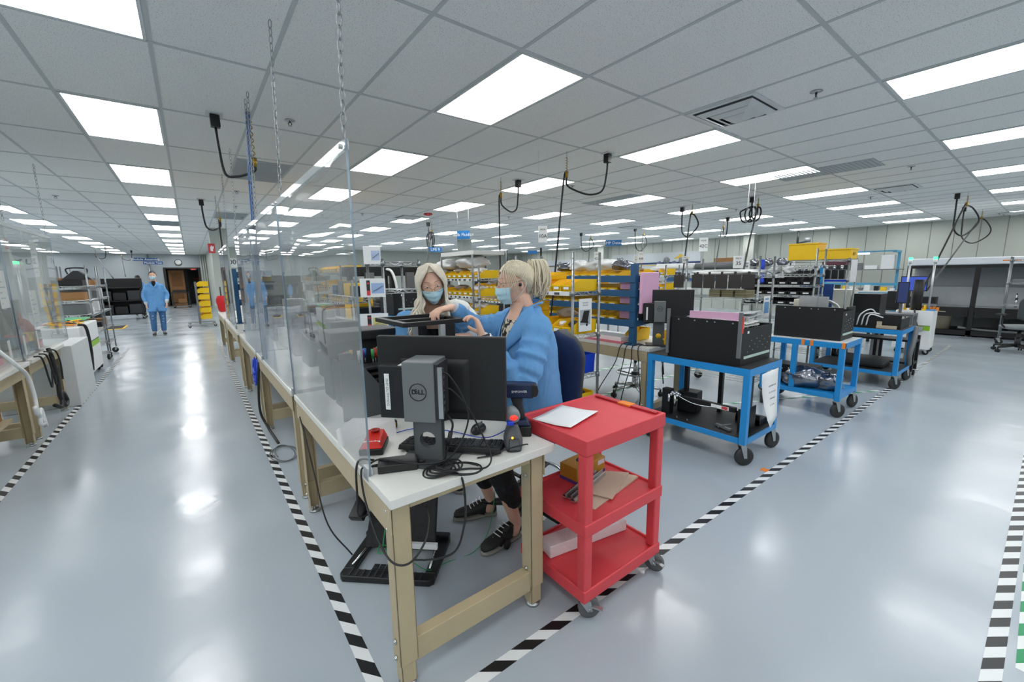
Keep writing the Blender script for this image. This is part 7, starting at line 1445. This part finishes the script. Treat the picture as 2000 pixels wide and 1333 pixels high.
def hang_sign(lab, c, w_, h, rz, lines, m, lm, size, back=None):
    t = thing('hanging_sign', lab, 'sign', c, rz, None); boxes((-w_/2, w_/2, -.006, .006, -h/2, h/2)).build('panel', m, t)
    for k, (tx, dz, sc_) in enumerate(lines): text('lettering', tx, size*sc_, lm, t, (0, -.0075, dz), (R(90), 0, 0), .0012, bold=0)
    for s in (-1, 1): MB().cyl((s*w_*.45, 0, h/2), (s*w_*.45, 0, CEIL-c[2]), .0016, n=4).build('wire', WHITE, t)
RA = R(-37)
hang_sign('blue hanging sign reading Bulk Fluidics over the bin rows', at(905, 459, 9), .28*9/9.3, .17, R(-50), [('Bulk Fluidics', 0, 1)], LETTER_BLUE, WLET, .09)
hang_sign('blue hanging sign reading LMI 9 above the long haired person', at(850, 488, 9.5), .30, .10, R(-10), [('LMI 9', 0, 1)], LETTER_BLUE, WLET, .09)
hang_sign('blue hanging sign reading AMP Detect near the banners', at(1198, 475, 11), .40, .14, R(-50), [('AMP Detect', 0, 1)], LETTER_BLUE, WLET, .10)
hang_sign('blue hanging sign half hidden behind the ponytail', at(1040, 493, 12), .28, .09, R(-30), [], LETTER_BLUE, WLET, .08)
hang_sign('dark blue hanging sign reading Module Assembly over the far left benches', at(284, 507, 22), .74, .13, 0, [('Module Assembly', 0, 1)], mat('sign_dark_blue', '#1d4f86', .5), WLET, .12)
hang_sign('dark blue hanging sign reading Module Test over the far left benches', at(299, 514, 23), .62, .12, 0, [('Module Test', 0, 1)], mat('sign_dark_blue', '#1d4f86', .5), WLET, .11)
for tx, px, py, rho, w_, h, rz, where in (('10A', 1060, 458, 5.0, .105, .19, R(-30), 'above the ponytailed person'), ('42A', 1166, 503, 6.6, .09, .165, R(-40), 'behind the post by the blue chair'), ('42B', 1252, 503, 8.0, .085, .2, R(-45), 'above the blue upright'), ('23', 1242, 506, 8.4, .06, .12, R(-45), 'half hidden beside the tall narrow card'), ('42C', 1374, 478, 6.6, .115, .19, R(-50), 'before the panelled wall'), ('35', 1442, 512, 6.6, .125, .17, R(-52), 'in bold before the long white rolls'), ('32B', 1338, 507, 7.4, .08, .11, R(-50), 'small, by the large looped cord'), ('48', 1458, 519, 7.6, .09, .11, R(-52), 'small, beside the bold numbered card')):
    hang_sign('white hanging card reading MQ R %s, %s' % (tx, where), at(px, py, rho), w_, h, rz, [('MQ R', h*.28, .42), (tx, -h*.12, 1)], PAPER, INK, min(h*.42, w_*.56))
# banners on the panelled wall
def banner(lab, y0, y1, z0, z1, head):
    t = thing('wall_banner', lab, 'banner', (X1-.03, y0, z0)); L = y1-y0; h = z1-z0; boxes((0, .012, 0, L, 0, h)).build('sheet', mat('banner_grey', '#b9c0c4', .6), t); boxes((-.002, -.0003, 0, L, h*.52, h*.6)).build('blue_stripe', mat('banner_navy', '#253a66', .6), t); boxes((-.002, -.0003, 0, L, h*.46, h*.50)).build('yellow_stripe', mat('banner_yellow', '#c7b04a', .6), t)
    if head: text('lettering', head, .26, INK, t, (-.002, L-.5, h*.78), (R(90), 0, R(-90)), .001)
    for k in range(4):
        q = MB(); y = L*(.2+.13*k) if not head else L*(.42-.08*k); z = h*(.5+.16*(k % 2)); q.cyl((-.02, y, z), (-.003, y, z), .17, n=6); q.build('hexagon_photo', mat('hexa_photo%d' % (k % 2), ['#5a5f7a', '#7b7f84'][k % 2], .6, var=.8, scale=5), t)
    return t
b1 = banner('grey wall banner with navy stripe and hexagon photos, further from the camera', 15.6, 20.2, 1.55, 2.35, ''); b2 = banner('grey wall banner lettered MQ with hexagon photos and a yellow logo', 9.6, 14.4, 1.35, 2.45, 'MQ')
MB().prism([(.5, .80), (1.3, .80), (1.1, .9), (.95, 1.02), (.8, .92), (.65, .9)], -.004, -.0005, 'x').build('yellow_logo', mat('logo_yellow', '#c9a83a', .6), b2)
parts_on('long blue information strip on the panelled wall below the banner', 'info_strip', 'sign', [(0, .01, 0, 4.2, 0, .16)], mat('banner_navy2', '#29508f', .6), (X1-.03, 9.8, 1.1))
for k in range(5): parts_on('small white notice on the panelled wall below the banners, %s from the column' % ORD(k), 'wall_notice', 'notice', [(0, .006, 0, .3, 0, .3)], PAPER, (X1-.02, 15.6-1.25*k if k else 16.4, 1.42 if k == 0 else 1.0))
t = thing('wall_camera', 'dark security camera on a stem against the panelled wall', 'camera', tuple(atz(1560, 450, CEIL))); MB().cyl((0, 0, 0), (0, 0, -.5), .03).build('stem', DGREY, t); MB().bar((0, 0, -.45), (.0, -.3, -.4), .05).build('arm', DGREY, t); MB().cyl((0, -.3, -.42), (0, -.3, -.28), .09, n=14).build('housing', GREYP, t)
for k, (x, y) in enumerate(((15.2, 17.2), (14.6, 19.5), (14.0, 20.8))): one('wall_pipe', MB().cyl((0, 0, 0), (0, 0, CEIL), .05, n=10), DGREY, 'dark vertical pipe in front of the middle wall, behind the ponytail', 'pipe', (x, y, 0), group='dark pipes before the middle wall')
# right edge rack
rr = wire_rack('narrow chrome rack parked beyond the black office chair', (12.95, .62, 0), FW, .6, .45, 1.75, (1.7, 1.25, .8), True)
parts_on('grey flat monitor tray on the rack beyond the office chair', 'grey_tray', 'tray', [(0, .4, 0, .5, 0, .05)], GREYP, (13.0, .07, 1.255))
